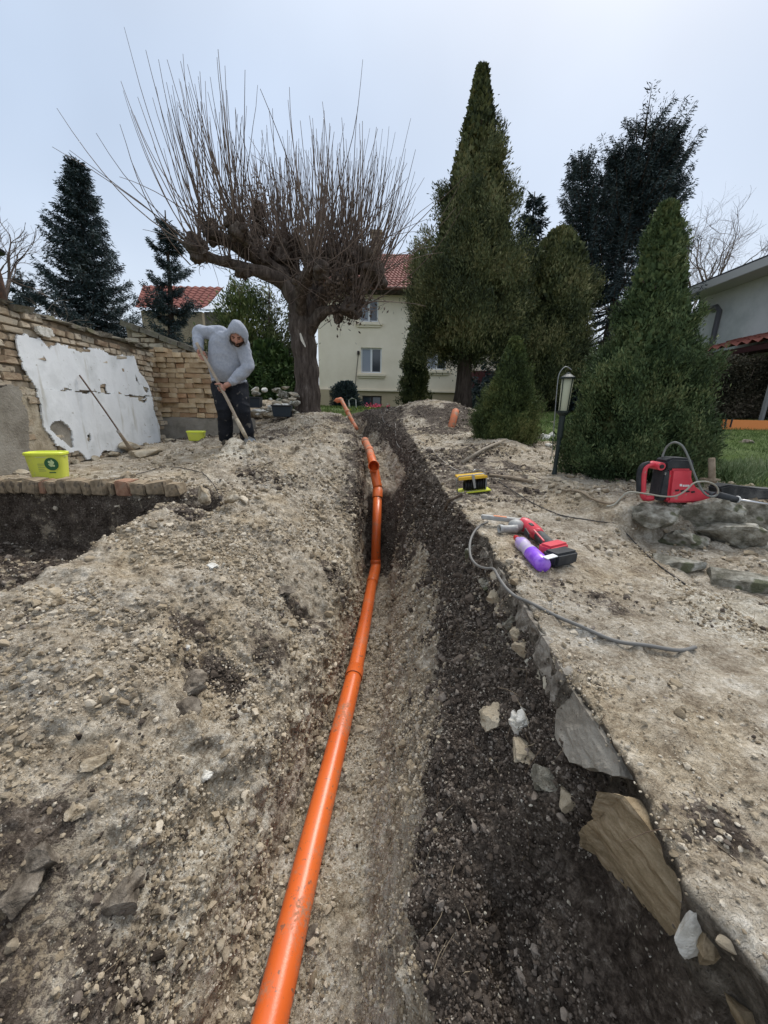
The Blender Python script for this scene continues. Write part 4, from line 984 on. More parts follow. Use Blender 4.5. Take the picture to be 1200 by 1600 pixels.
# the great thuja
bT = at_ground(722, 11.0); tT = P(755, 86, 11.0)
Ht = tT[2] - bT[2]
def rprof(t): return np.interp(t, [0, .10, .16, .28, .42, .58, .72, .86, .95, 1], [.2, .40, .78, 1.0, .96, .76, .49, .24, .08, .0])
thuja(bT, Ht, 1.36, rprof, 3000, 78, .075, M_THUJA2, 'tallest old thuja with a pointed crown and a bare lower trunk', lean=(tT[0] - bT[0], 0), low=.21, gap=.80, seed=11, lump=.3, nb=120, bsize=.30, spread=.15, tr=.23, up=1.0)
bT2 = at_ground(842, 11.8); tT2 = P(836, 352, 11.8)
thuja(bT2, tT2[2] - bT2[2], 1.2, lambda t: np.interp(t, [0, .12, .2, .4, .65, .85, 1], [.3, .5, .82, .9, 1.0, .72, .08]), 2100, 70, .08, M_THUJA2, 'broad rounded thuja between the tallest thuja and the blue spruce', low=.19, gap=.75, seed=13, lump=.4, nb=60, bsize=.36, spread=.16, tr=.16)
bT3 = at_ground(800, 14); tT3 = P(815, 300, 14)
# spruces: whorled boughs
def spruce(base, H, R, lab, seed, m=M_SPRUCE, nwh=26, per=9, twig=.2, low=.04, lean=(0, 0), prof=None, upturn=.2, tops=None, dens=1.0, name='spruce', group=None, tr=.14):
    g = np.random.default_rng(500 + seed); t = empty(name, base, 0, lab, 'tree', group)
    base = np.array(base); top = base + np.array([lean[0], lean[1], H])
    trunk(t, base, top, tr, .015)
    tips = [(base, top, R, H)]
    if tops: tips += tops
    Cs, Ds, Ns, Ls, Ws = [], [], [], [], []; br = Rel(t)
    for (b0, t0, R0, H0) in tips:
        b0 = np.array(b0); t0 = np.array(t0)
        for w in range(nwh):
            q = low + (1 - low) * (w + g.uniform(-.3, .3)) / nwh; q = min(max(q, low), .99)
            Rq = R0 * (prof(q) if prof else (1 - q) ** .85)
            for k in range(per):
                a = 2 * math.pi * (k + g.uniform(-.4, .4)) / per + w * 2.4; L_ = Rq * g.uniform(.62, 1.18) + .08
                p0 = b0 + (t0 - b0) * q + np.array([0, 0, g.uniform(-.5, .5) * H0 / nwh]); o = np.array([math.cos(a), math.sin(a), 0])
                s = np.linspace(0, 1, 6); droop = -.30 * (1 - q) ** .5; z = (droop * np.sin(s * 2.4) + upturn * s ** 3 + .28 * q * s) * L_
                pts = p0 + o * (s * L_)[:, None] + np.stack([s * 0, s * 0, z], 1)
                if L_ > .25: br.tube(pts, [.03 * L_ ** .5, .026 * L_ ** .5, .02 * L_ ** .5, .014, .01, .004], 4, caps=False)
                nn_ = int((14 + 66 * L_ / max(R, .1) * (R / 1.5)) * dens); u = g.uniform(.12, 1, nn_) ** .8
                P_ = np.stack([np.interp(u, s, pts[:, i]) for i in range(3)], 1)
                side = np.cross(o, [0, 0, 1.0]); sg = g.choice([-1, 1], nn_)
                wid = (1 - u) * .35 + .25
                D = o * g.uniform(.3, 1, (nn_, 1)) + side * (sg * g.uniform(.1, 1.0, nn_))[:, None] + np.array([0, 0, 1]) * g.normal(-.25, .35, (nn_, 1))
                P_ = P_ + side * (sg * g.uniform(0, .16, nn_) * L_ * wid * 2)[:, None] + g.normal(0, .03, P_.shape)
                Cs.append(P_); Ds.append(D); Ns.append(np.array([0, 0, 1.0]) + g.normal(0, .5, (nn_, 3))); Ls.append(twig * g.uniform(.6, 1.3, nn_)); Ws.append(twig * .20 * np.ones(nn_))
    C = np.concatenate(Cs); D = np.concatenate(Ds); N = np.concatenate(Ns); Ls = np.concatenate(Ls); Ws = np.concatenate(Ws)
    N /= np.linalg.norm(N, axis=1)[:, None]; r = Rel(t); V, Fq = kites(C, D, N, Ls, Ws); r.add(V, Fq)
    V, Fq = kites(C + g.normal(0, .03, C.shape), D + g.normal(0, .6, D.shape) + np.array([0, 0, -.25]), np.roll(N, 1, 1), Ls * .8, Ws * .9); r.add(V, Fq)
    r.go('crown', m); br.go('boughs', M_BARK, smooth=True); return t
b1 = at_ground(150, 12.5); t1_ = P(118, 249, 12.5)
spruce(b1, t1_[2] - b1[2], 1.95, 'tall dark spruce behind the plastered wall, left of the smaller spruce', 1, lean=(t1_[0] - b1[0], 0), nwh=32, per=10, twig=.13, dens=2.3)
b2 = at_ground(270, 12.5); t2_ = P(262, 330, 12.5)
spruce(b2, t2_[2] - b2[2], 1.12, 'narrow dark spruce in front of the small red roofed house', 2, lean=(t2_[0] - b2[0], 0), nwh=15, per=8, twig=.13, upturn=.35, prof=lambda q: (1 - q) ** .6 * (.8 + .35 * math.sin(q * 40)), dens=2.8)
b3 = at_ground(78, 13.8); t3_ = P(80, 425, 13.8)
spruce(b3, t3_[2] - b3[2], 1.6, 'low spreading dark spruce beside the bare tree at the far left', 3, nwh=12, per=9, twig=.15, dens=1.8)
b4 = at_ground(928, 14); t4 = P(1012, 190, 14); tt2 = P(906, 250, 14); bb = np.array(b4)
spruce(b4, t4[2] - b4[2], 2.1, 'dark blue spruce with several ragged tops behind the large cone thuja', 4, lean=((t4[0] - b4[0]), 0), nwh=23, per=8, twig=.13, upturn=.55, dens=1.9, tr=.2, low=.14,
       prof=lambda q: np.interp(q, [0, .2, .5, .8, .93, 1], [.85, 1, .85, .58, .38, .12]),
       tops=[(bb + [-.5, 0, 3.2], tt2, .95, tt2[2] - bb[2] - 3.2), (bb + [.9, 0, 5.5], P(1040, 205, 14), .8, 3.6), (bb + [.6, .3, 5.2], P(968, 242, 14), .8, 3.0)])
b5 = at_ground(800, 15.5); t5 = P(812, 300, 15.5)
spruce(b5, t5[2] - b5[2], 1.7, 'dark spruce mostly hidden behind the tallest thuja', 6, nwh=20, per=8, twig=.26, dens=.9)
# evergreens behind the man
bE = at_ground(388, 11.5); tE = P(385, 430, 11.5)
thuja(bE, tE[2] - bE[2], 1.0, lambda t: np.interp(t, [0, .1, .5, .8, 1], [.8, 1, .95, .7, .2]), 900, 34, .11, M_THUJA, 'loose olive green evergreen tree behind the digging man', seed=21, gap=.5, spread=.2, tr=.1, core=False)
bE = at_ground(428, 12.5); tE = P(428, 425, 12.5)
thuja(bE, tE[2] - bE[2], 1.2, lambda t: np.interp(t, [0, .1, .5, .8, 1], [.8, 1, .95, .8, .3]), 1000, 34, .11, M_THUJA2, 'dark evergreen tree close behind the trunk of the pollarded tree', seed=22, gap=.5, spread=.2, tr=.1, core=False)
M_BUSH = leaf_mat('bush leaf', [(.012, .028, .010), (.028, .055, .016), (.05, .09, .024), (.09, .135, .04)], scale=4)
bE = at_ground(425, 9.8); tE = P(425, 538, 9.8)
thuja(bE, tE[2] - bE[2], .85, lambda t: np.interp(t, [0, .15, .5, .8, 1], [.95, 1, .95, .7, .3]), 700, 22, .10, M_BUSH, 'bright green leafy shrub between the man and the pollarded tree', 'shrub', 'shrub', seed=23, spread=.2, up=.2, tr=.04)
# low dark shrubs behind the lantern and beneath the trees
for k, (px, Y, py, R0, lab) in enumerate([(880, 13.2, 586, 1.0, 'low dark shrub behind the garden lantern'), (925, 12.2, 600, .8, 'low dark shrub left of the large cone thuja'), (845, 16, 565, 1.3, 'dark shrub behind the small cone thuja'), (768, 17.5, 590, .9, 'dark shrub by the red brown balcony')]):
    b = at_ground(px, Y); tp = P(px, py, Y)
    thuja(b, tp[2] - b[2], R0, lambda t: np.interp(t, [0, .15, .5, .8, 1], [.95, 1, .95, .75, .4]), 420, 20, .13, M_SPRUCE if k % 2 else M_THUJA2, lab, 'shrub', 'shrub', seed=30 + k, spread=.2, up=.3, tr=.05)
# hedge before the grey building
bH = P(1150, 640, 10.4)
t = empty('hedge', (8.9, 10.5, 1.95), 0, 'trimmed brownish hedge in front of the grey building on the right', 'hedge')
n = 5200; g = np.random.default_rng(3); hx = g.uniform(6.7, 10.2, n); hyy = g.uniform(10.2, 11.0, n) ; hz = gz(8.5, 10.5) + g.uniform(0.05, P(1150, 562, 10.4)[2] - gz(8.5, 10.5), n)
frt = g.uniform(0, 1, n) < .6; hyy[frt] = 10.2 + g.normal(0, .05, frt.sum()); C = np.repeat(np.stack([hx, hyy, hz], 1), 8, 0) + g.normal(0, .07, (n * 8, 3))
r = Rel(t); V, Fq = kites(C, g.normal(0, 1, C.shape) + [0, -.2, .5], g.normal(0, 1, C.shape), .07, .035); r.add(V, Fq); r.go('foliage', leaf_mat('hedge leaf', [(.02, .02, .014), (.045, .042, .028), (.085, .075, .05), (.16, .13, .1)]))
r = Rel(t)
for i in range(70):
    x = g.uniform(6.8, 10.1); y = g.uniform(10.25, 10.9); z0 = gz(x, y)
    for j in range(3): r.tube([(x, y, z0), (x + g.normal(0, .08), y + g.normal(0, .08), z0 + .6), (x + g.normal(0, .2), y + g.normal(0, .15), z0 + 1.25)], [.02, .013, .005], 4)
r.go('stems', M_TWIG, smooth=True)

# bare trees (recursive)
def bare(base, H, lab, seed, spread=.55, r0=.12, depth=6, name='bare_tree', m=M_TWIG, lean=(0, 0, 1)):
    g = np.random.default_rng(900 + seed); t = empty(name, base, 0, lab, 'tree'); tk = Rel(t); cr = Rel(t)
    def grow(p, d, L_, r, dep):
        n = 5; pts = [p]; dd = d.copy()
        for i in range(n):
            dd = dd + g.normal(0, .13, 3) + np.array([0, 0, .04]); dd /= np.linalg.norm(dd); pts.append(pts[-1] + dd * L_ / n)
        rr = np.linspace(r, r * .76, n + 1)
        (tk if dep == depth else cr).tube(pts, rr, 7 if dep > depth - 2 else (5 if dep > 2 else 3), caps=False)
        if dep == 0: return
        nb_ = 3 if dep > 1 else 4
        for k in range(nb_):
            i = n if k == 0 else int(g.integers(2, n + 1)); ax = g.normal(0, 1, 3); nd = dd + ax * spread * g.uniform(.5, 1.1); nd[2] += .1; nd /= np.linalg.norm(nd)
            grow(np.array(pts[i]), nd, L_ * g.uniform(.58, .86), rr[i] * (.8 if k == 0 else .62), dep - 1)
    grow(np.array(base), np.array(lean, float) / np.linalg.norm(lean), H * .30, r0, depth)
    tk.go('trunk', m, smooth=True); cr.go('branches', m, smooth=True); return t
b = at_ground(62, 10.5); bare(b, 5.6, 'leafless tree at the far left above the wall', 1, lean=(.0, 0, 1), r0=.15)
b = at_ground(150, 8.6); bare((b[0], b[1], b[2]), 2.6, 'low leafless shrub just behind the plastered wall', 2, spread=.9, r0=.04, depth=5, name='bare_shrub', m=rough_mat('pale twig', [(.13, .11, .09), (.25, .22, .19)], 6, .9, 0))
b = P(1085, 640, 19); bare((b[0], 19, gz(b[0], 19)), 11.5, 'leafless spreading tree behind the roof of the grey building', 5, spread=.62, r0=.22, depth=7, lean=(.35, 0, 1))

# ---------------- the pollarded tree ----------------
PY = 7.6
pb_ = P(482, 655, PY); pz = gz(pb_[0], PY); pol = empty('pollarded_tree', (pb_[0], PY, pz), 0, 'large pollarded tree with knobbly limbs and long thin upright bare shoots', 'tree')
q = lambda x, y, dy=0: P(x, y, PY + dy)
r = Rel(pol)
def limb(r, pts, rad, k=12, sub=5):
    pts = np.array(pts); n = len(pts); u = np.linspace(0, n - 1, (n - 1) * sub + 1); P_ = []
    for uu in u:        # catmull-rom through the points
        i = min(int(uu), n - 2); f = uu - i; p0, p1, p2, p3 = pts[max(i - 1, 0)], pts[i], pts[i + 1], pts[min(i + 2, n - 1)]
        P_.append(.5 * ((2 * p1) + (-p0 + p2) * f + (2 * p0 - 5 * p1 + 4 * p2 - p3) * f * f + (-p0 + 3 * p1 - 3 * p2 + p3) * f ** 3))
    rr = np.interp(u, range(n), rad) * (1 + .07 * np.sin(u * 7 + rad[0] * 50)); r.tube(P_, rr, k); return np.array(P_)
limb(r, [np.array([pb_[0], PY, pz - .1]), q(481, 640), q(480, 600), q(477, 560), q(472, 520), q(468, 492)], [.31, .265, .235, .225, .235, .22])
gn = lambda V, a, f: V + np.stack([fbm(V * f, 3, 1), fbm(V * f + 9, 3, 2), fbm(V * f + 19, 3, 3) * .5], 1) * a
r.v = [gn(v, .018, np.array([7, 7, 1.6])) for v in r.v]
r.go('trunk', M_PBARK, smooth=True)
r = Rel(pol)
limbs = [([q(470, 505), q(462, 470), q(445, 440), q(420, 415), q(385, 395, -.2), q(350, 375, -.3), q(322, 352, -.4)], [.24, .20, .18, .15, .12, .10, .11]),
         ([q(445, 442), q(415, 428, -.3), q(380, 418, -.4), q(345, 408, -.6), q(312, 398, -.7)], [.16, .13, .11, .09, .10]),
         ([q(476, 520), q(482, 480, .2), q(490, 450, .2), q(505, 425, .3), q(520, 405, .3)], [.2, .16, .14, .11, .12]),
         ([q(480, 510), q(498, 475), q(515, 450, -.2), q(535, 432, -.3), q(560, 420, -.3), q(580, 412, -.4)], [.2, .17, .14, .12, .10, .12]),
         ([q(478, 525), q(500, 492, -.2), q(520, 484, -.3), q(548, 488, -.4), q(556, 480, -.4)], [.14, .12, .09, .08, .07]),
         ([q(508, 462), q(530, 452, .3), q(560, 440, .4), q(585, 436, .5)], [.12, .10, .08, .08]),
         ([q(465, 480), q(458, 445, .4), q(450, 415, .6), q(445, 395, .8)], [.16, .13, .11, .10]), ([q(450, 430, .2), q(436, 410, .2), q(432, 398, .2)], [.1, .08, .08]), ([q(462, 440, .3), q(463, 410, .4), q(462, 392, .4)], [.1, .08, .07]), ([q(486, 450, .2), q(488, 420, .3), q(490, 402, .3)], [.1, .08, .08]), ([q(510, 430, .2), q(518, 412, .2), q(520, 398, .2)], [.1, .08, .07]), ([q(535, 430), q(545, 415), q(548, 402)], [.09, .08, .07]),
         ([q(440, 436), q(425, 420, .4), q(405, 400, .6), q(398, 365, .8), q(402, 330, .9)], [.12, .10, .10, .09, .07]),
         ([q(472, 500), q(470, 460, -.4), q(478, 430, -.7), q(490, 410, -.9)], [.15, .12, .1, .1]),
         ([q(400, 405, -.2), q(382, 375, -.5), q(372, 355, -.6)], [.1, .09, .09])]
cl = []
for pts, rad in limbs: cl.append(limb(r, pts, [a * .84 for a in rad], 10))
g = np.random.default_rng(77)
knobs = [(q(432, 398, .2), .09), (q(462, 392, .4), .08), (q(490, 402, .3), .09), (q(520, 398, .2), .09), (q(548, 402, 0), .09)]
for c in cl:
    knobs.append((c[-1], .13)); 
    for f in (.55, .7, .85): knobs.append((c[int(len(c) * f)] + g.normal(0, .04, 3), g.uniform(.07, .12)))
for kk, (p, s) in enumerate(knobs):
    for j in range(2):
        V, Fc = rock_verts(3, 1200 + (kk * 2 + j) % 20, .7, (1, 1, 1), facet=False); r.add(V * s * g.uniform(.7, 1.1) + p + g.normal(0, s * .5, 3), Fc)
r.v = [gn(v, .022, 7.0) for v in r.v]
r.go('limbs', M_PBARK, smooth=True)
r = Rel(pol); cen = q(460, 440)
for kk, (p, s) in enumerate(knobs):
    out_ = (p - cen) * np.array([1, 1, .3]); on = out_ / (np.linalg.norm(out_) + 1e-6); far = min(1, np.linalg.norm(out_) / 1.6)
    nsh = 19 if kk % 4 == 0 else 8
    for i in range(nsh):
        px_ = 600 + p[0] / p[1] * 560
        Lmax = np.interp(px_, [280, 340, 400, 470, 520, 580], [2.5, 2.65, 2.45, 2.35, 2.35, 2.3])
        zc = P(px_, np.interp(px_, [200, 250, 350, 420, 480, 600, 640], [230, 135, 125, 170, 200, 195, 250]), PY)[2]
        Ls_ = min(g.uniform(.55, 1.0) * Lmax, (zc - p[2]) * g.uniform(.62, 1.04)) * (.35 if g.random() < .14 else 1); h = on * g.uniform(.05, .85) * far + g.normal(0, .33, 3) * np.array([1, 1, 0]); 
        flat_ = g.random() < .07
        d0 = h * (1.6 if flat_ else 1.0) + np.array([0, 0, .15 if flat_ else .75]); d0 /= np.linalg.norm(d0); p_ = p + g.normal(0, s * .6, 3); pts = [p_]
        curl = .16 if not flat_ else .13
        for j in range(9):
            d0 = d0 + np.array([0, 0, curl * (1 if i % 9 else -.3)]) + g.normal(0, .035, 3); d0 /= np.linalg.norm(d0); pts.append(pts[-1] + d0 * Ls_ / 9)
        r0 = .0085 + .003 * Ls_ / 3; r.tube(pts, np.linspace(r0, .003, 10), 4, caps=False)
# fine tangled twigs around the knobs
for kk, (p, s) in enumerate(knobs):
    for i in range(12):
        d0 = g.normal(0, 1, 3); d0[2] = d0[2] * .6 + .1; d0 /= np.linalg.norm(d0); Ls_ = g.uniform(.15, .75); p_ = p + g.normal(0, s, 3); pts = [p_]
        for j in range(4): d0 = d0 + g.normal(0, .25, 3) + [0, 0, -.06 if i % 3 else .1]; d0 /= np.linalg.norm(d0); pts.append(pts[-1] + d0 * Ls_ / 4)
        r.tube(pts, np.linspace(.006, .0025, 5), 3, caps=False)
r.go('shoots', M_TWIG, smooth=True)
r = Rel(pol); a = q(474, 528, -.34)
r.add([q(468, 521, -.31), q(470, 520, -.31), q(478, 541, -.34), q(477, 543, -.33), q(470, 532, -.32)], [(0, 1, 2, 3, 4)]); r.go('pruning_scar', mat('fresh cut wood', (.62, .58, .5), .8))
# ivy / dry leaves hanging in the right crotch
n = 1400; C = np.concatenate([q(540, 468, -.4) + g.normal(0, 1, (n // 2, 3)) * [.22, .2, .18], q(402, 345, .9) + g.normal(0, 1, (n // 2, 3)) * [.12, .12, .3]])
r = Rel(pol); V, Fq = kites(C, g.normal(0, 1, C.shape) + [0, 0, -.6], g.normal(0, 1, C.shape), .07, .035); r.add(V, Fq); r.go('dry_leaves', leaf_mat('dry leaf', [(.05, .035, .025), (.10, .07, .05), (.16, .12, .09)]))

# agave and little flowers by the house
ag = at_ground(692, 12.0); ap = P(692, 628, 12.0); t = empty('agave', (ag[0], 12.0, ap[2] - .25), 0, 'blue grey agave rosette behind the right soil heap', 'plant')
r = MB()
for i in range(20):
    a = i * 2.4; el = .15 + 1.1 * (i / 34); L_ = .62 * (1 - .25 * i / 34); d = np.array([math.cos(a) * math.cos(el), math.sin(a) * math.cos(el), math.sin(el)]); s_ = np.array([-math.sin(a), math.cos(a), 0])
    q4 = []
    for u, w in ((0, .05), (.35, .075), (.7, .05), (1, .003)): c_ = d * L_ * u + np.array([0, 0, -.12 * u * u * math.cos(el)]); q4 += [c_ - s_ * w, c_ + s_ * w + 0, c_ + np.array([0, 0, -.012])]
    r.add(q4, [(3 * j, 3 * j + 1, 3 * j + 4, 3 * j + 3) for j in range(3)] + [(3 * j + 1, 3 * j + 2, 3 * j + 5, 3 * j + 4) for j in range(3)] + [(3 * j + 2, 3 * j, 3 * j + 3, 3 * j + 5) for j in range(3)])
r.build('leaves', mat('agave leaf', (.17, .22, .24), .6), t)
for (px, py, Y, c, lab, nm) in [(446, 0, 0, 0, 0, 0)][:0] + [(583, 640, 13, (.75, .12, .2), 'pink flower cluster near the basement window', 'flowering_plant'), (566, 648, 11.5, (.62, .60, .06), 'yellow green leafy plant beside the far end of the trench', 'flowering_plant')]:
    p = P(px, py, Y); t = empty(nm, (p[0], Y, p[2] - .2), 0, lab, 'plant'); gg = np.random.default_rng(int(px)); n = 160
    C = gg.normal(0, 1, (n, 3)) * [.17, .12, .06] + [0, 0, .24]; mb = MB(); V, Fq = kites(C, gg.normal(0, 1, C.shape) + [0, 0, .6], gg.normal(0, 1, C.shape), .09, .06); mb.add(V, Fq); mb.build('petals', mat(nm + ' petal', c, .7), t)
    mb = MB()
    for i in range(12): mb.tube([(0, 0, 0), tuple(C[i] * .6), tuple(C[i])], .006, 4)
    mb.build('stems', M_BUSH, t)
# white wire garden frame
p0 = P(547, 636, 13.5); t = empty('wire_frame', (p0[0], 13.5, p0[2] - .6), 0, 'thin white bent wire frame in front of the round clipped bush', 'garden frame')
r = Rel(t)
for pts in ([(546, 652), (545, 625), (550, 622), (556, 624), (557, 652)], [(546, 630), (549, 650)]): r.tube([P(a, b, 13.5 + .2 * (i % 2)) for i, (a, b) in enumerate(pts)], .014, 6)
r.go('frame', mat('white wire', (.6, .62, .6), .5))

# ---------------- grass ----------------
def grass(name, n, xr, yr, hmin, hmax, m, dens=None, seed=0, wid=.004, clump=0):
    g = np.random.default_rng(seed); x = g.uniform(*xr, n); y = yr[0] + (yr[1] - yr[0]) * g.uniform(0, 1, n) ** 1.6
    if clump:
        k = g.integers(0, clump, n); cx, cy = g.uniform(*xr, clump), g.uniform(*yr, clump); x = cx[k] + g.normal(0, .035, n); y = cy[k] + g.normal(0, .035, n)
    i = np.clip(np.searchsorted(Yl, y) - 1, 0, NV - 2); z = np.array([np.interp(a, GX[b], Zd[b]) for a, b in zip(x, i)]); lw = np.array([np.interp(a, GX[b], lawn[b]) for a, b in zip(x, i)])
    k = (g.uniform(0, 1, n) < lw) & (vnoise(np.stack([x * 2, y * 2, x * 0], 1), 4) > -.55); x, y, z = x[k], y[k], z[k]; n = len(x)
    D = g.normal(0, .55, (n, 3)); D[:, 2] = 1; sc = np.clip(y / 4, .8, 3)
    V, Fq = kites(np.stack([x, y, z], 1), D, g.normal(0, 1, (n, 3)), g.uniform(hmin, hmax, n) * np.clip(sc, 1, 1.5), wid * sc)
    return tag(MB().add(V, Fq).build(name, m), kind='stuff')
M_GRASS = leaf_mat('lawn grass', [(.05, .075, .02), (.095, .15, .038), (.15, .21, .06), (.25, .25, .12)], scale=1.2)
M_GRASSL = leaf_mat('long pale grass', [(.05, .075, .03), (.10, .15, .06), (.20, .25, .13), (.34, .36, .22)], scale=3)
grass('lawn_grass', 90000, (2.2, 11), (2.5, 13), .02, .05, M_GRASS, seed=1)
grass('lawn_grass', 20000, (-3, 6), (8.8, 19), .03, .07, M_GRASS, seed=2, wid=.006)
grass('long_grass', 9000, (2.6, 4.4), (2.75, 3.7), .07, .19, M_GRASSL, seed=3, wid=.007, clump=230)
# ---------------- orange drain pipe ----------------
def pvc_mat():
    m = mat('orange pvc', (.80, .155, .028), .32, spec=.5); s = NT(m)
    n = s.noise(5, 5, .65); f = s.noise(90, 3, .7); dirt = s.math('MULTIPLY', s.smooth(n, .5, .68), s.smooth(f, .38, .6))
    c = s.mix(s.smooth(s.noise(1.5, 3), .3, .7), (.70, .125, .022), (.80, .17, .035))
    c = s.mix(s.math('MULTIPLY', dirt, .8), c, (.30, .20, .13)); c = s.mix(s.smooth(s.noise(38, 4, .7), .60, .66, 0, .75), c, (.16, .11, .08))
    s.color(c); s.l(s.smooth(dirt, 0, 1, .33, .85), s.b.inputs['Roughness']); s.bump(f, .001, .5); return m
M_PVCO = pvc_mat(); M_SEAL_BORE = mat('seal rubber and bore shade', (.03, .012, .01), .8)  # dark rubber of the seals, also used for the painted shade in the bore
def pipe_dirt():
    m = mat('muddy orange pvc', (.72, .19, .07), .6, spec=.3); s = NT(m)
    c = s.mix(s.smooth(s.noise(9, 5, .7), .42, .66), (.70, .20, .085), (.36, .25, .17)); s.color(c); return m
M_PVCM = pipe_dirt()
ctr = [PH(x, y, h) for x, y, h in [(405, 1690, -1.80), (427, 1575, -1.80), (470, 1410, -1.80), (502, 1240, -1.80), (553, 1056, -1.81), (571, 968, -1.82), (581, 912, -1.82), (586.5, 888, -1.80)]]
L0 = ctr[1].copy(); L1 = ctr[4].copy()
for i_ in (0, 2, 3):
    tt_ = [-.35, 0, .30, .58][i_]; w_ = L0 + (L1 - L0) * tt_; ctr[i_] = w_ + np.array([.006 * math.sin(i_ * 2), 0, 0])
pipe = empty('drain_pipe', (ctr[3][0], ctr[3][1], CAMZ - 1.87), 0, 'long orange drain pipe with an open branch running along the bottom of the trench', 'pipe')
def smooth_path(pts, sub=8):
    pts = np.array(pts); n = len(pts); P_ = []
    for uu in np.linspace(0, n - 1, (n - 1) * sub + 1):
        i = min(int(uu), n - 2); f = uu - i; p0, p1, p2, p3 = pts[max(i - 1, 0)], pts[i], pts[i + 1], pts[min(i + 2, n - 1)]
        P_.append(.5 * ((2 * p1) + (-p0 + p2) * f + (2 * p0 - 5 * p1 + 4 * p2 - p3) * f * f + (-p0 + 3 * p1 - 3 * p2 + p3) * f ** 3))
    return np.array(P_)
PR = .056
r = Rel(pipe); r.tube(smooth_path(ctr[:5]), PR, 32); r.go('pipe_section', M_PVCO, smooth=True)
r = Rel(pipe); r.tube(smooth_path(ctr[4:7]), PR * .985, 32); r.go('pipe_section', M_PVCO, smooth=True)
def socket(a, b, rad=PR, name='socket', m=M_PVCO, flare=1.13):
    a = np.array(a); b = np.array(b); r = Rel(pipe); L_ = b - a
    r.tube([a, a + L_ * .02, a + L_ * .06, a + L_ * .8, a + L_ * .86, b], [rad * 1.01, rad * flare * 1.02, rad * flare, rad * flare, rad * 1.02, rad * 1.01], 32, caps=True)
    return r.go(name, m, smooth=True)
d_ = ctr[4] - ctr[3]; d_ /= np.linalg.norm(d_); socket(ctr[4] - d_ * .02, ctr[4] + d_ * .075, flare=1.09)
topj = P(590, 768, 4.64); bot = ctr[7]
knee = [ctr[6], bot, bot + (topj - bot) * .10 + np.array([0, .0, 0])]
r = Rel(pipe); r.tube(smooth_path(knee), PR * 1.10, 28); r.go('elbow', M_PVCO, smooth=True)
r = Rel(pipe); r.tube([bot + (topj - bot) * .08, topj], PR, 32); r.go('pipe_section', M_PVCO, smooth=True)
up_ = (topj - bot) / np.linalg.norm(topj - bot)
socket(topj - up_ * .09, topj + up_ * .05, flare=1.16)
yb = P(584, 729, 4.86); mouth = P(584, 728, 4.60)
far = [topj + up_ * .05, yb + np.array([0.0, -.02, -.01]), P(580, 714, 5.15), P(577, 704, 5.6), P(571, 690, 6.2)]
r = Rel(pipe); r.tube(smooth_path(far[:3]), PR * 1.07, 28); r.go('branch_fitting', M_PVCO, smooth=True)
md = (mouth - yb) / np.linalg.norm(mouth - yb)
r = Rel(pipe); kk = 30
prof_out = [(PR * 1.05, 0), (PR * 1.07, .14), (PR * 1.25, .16), (PR * 1.27, .235), (PR * 1.18, .24), (PR * 1.14, .238), (PR * 1.10, .16), (PR * .96, .14), (PR * .95, .02), (.001, .01)]
Mz = np.array(Vector(md).to_track_quat('Z', 'Y').to_matrix())
r.lathe(prof_out, kk, M=Mz, off=yb); r.go('open_socket', M_PVCO, smooth=True)
r = Rel(pipe); r.lathe([(.001, .03), (PR * .945, .03)], kk, M=Mz, off=yb); r.go('bore_shade', M_SEAL_BORE)  # near-black disc stands in for the shade inside the open pipe
r = Rel(pipe); r.tube(smooth_path(far[2:]), PR, 28); r.go('pipe_section', M_PVCM, smooth=True)
socket(P(578, 706, 5.5), P(576.5, 701, 5.7), m=M_PVCM); socket(P(571.5, 692, 6.12), P(570, 688, 6.27), m=M_PVCM)
for a, b in ((ctr[4] - d_ * .023, ctr[4] - d_ * .019), (topj - up_ * .094, topj - up_ * .090), (topj + up_ * .051, topj + up_ * .055)):
    r = Rel(pipe); r.tube([a, b], PR * 1.035, 32); r.go('rubber_seal', M_SEAL_BORE)
# thinner riser lying up the far bank
a, b, c_ = P(557, 670, 7.7), P(533, 624.5, 8.9), P(526, 626, 8.85)
t = empty('thin_drain_pipe', a, 0, 'thin orange pipe with a hooked end rising out of the far end of the trench', 'pipe')
Rel(t).tube(smooth_path([a, (a + b) / 2 , b]), .042, 18).go('pipe_section', M_PVCM, smooth=True)
Rel(t).tube([b + [0, .02, -.01], b, c_, c_ + [-.02, 0, -.03]], .055, 14).go('bend', M_PVCM, smooth=True)
m_ = a * .45 + b * .55; Rel(t).tube([m_ - (b - a) * .04, m_ + (b - a) * .04], .054, 18).go('socket', M_PVCM, smooth=True)
# stub sticking out of the right heap
a = RG(706, 664); b = P(712, 642, a[1] + .25); t = empty('pipe_stub', a, 0, 'short orange pipe end sticking out of the soil heap on the right', 'pipe')
dd = b - a; Mz = np.array(Vector(dd / np.linalg.norm(dd)).to_track_quat('Z', 'Y').to_matrix()); L_ = np.linalg.norm(dd)
MB().lathe([(.001, -.1), (.058, -.1), (.058, L_ - .01), (.055, L_), (.050, L_), (.049, L_ - .25), (.001, L_ - .26)], 26, M=Mz).build('pipe_section', M_PVCM, t, smooth=True)

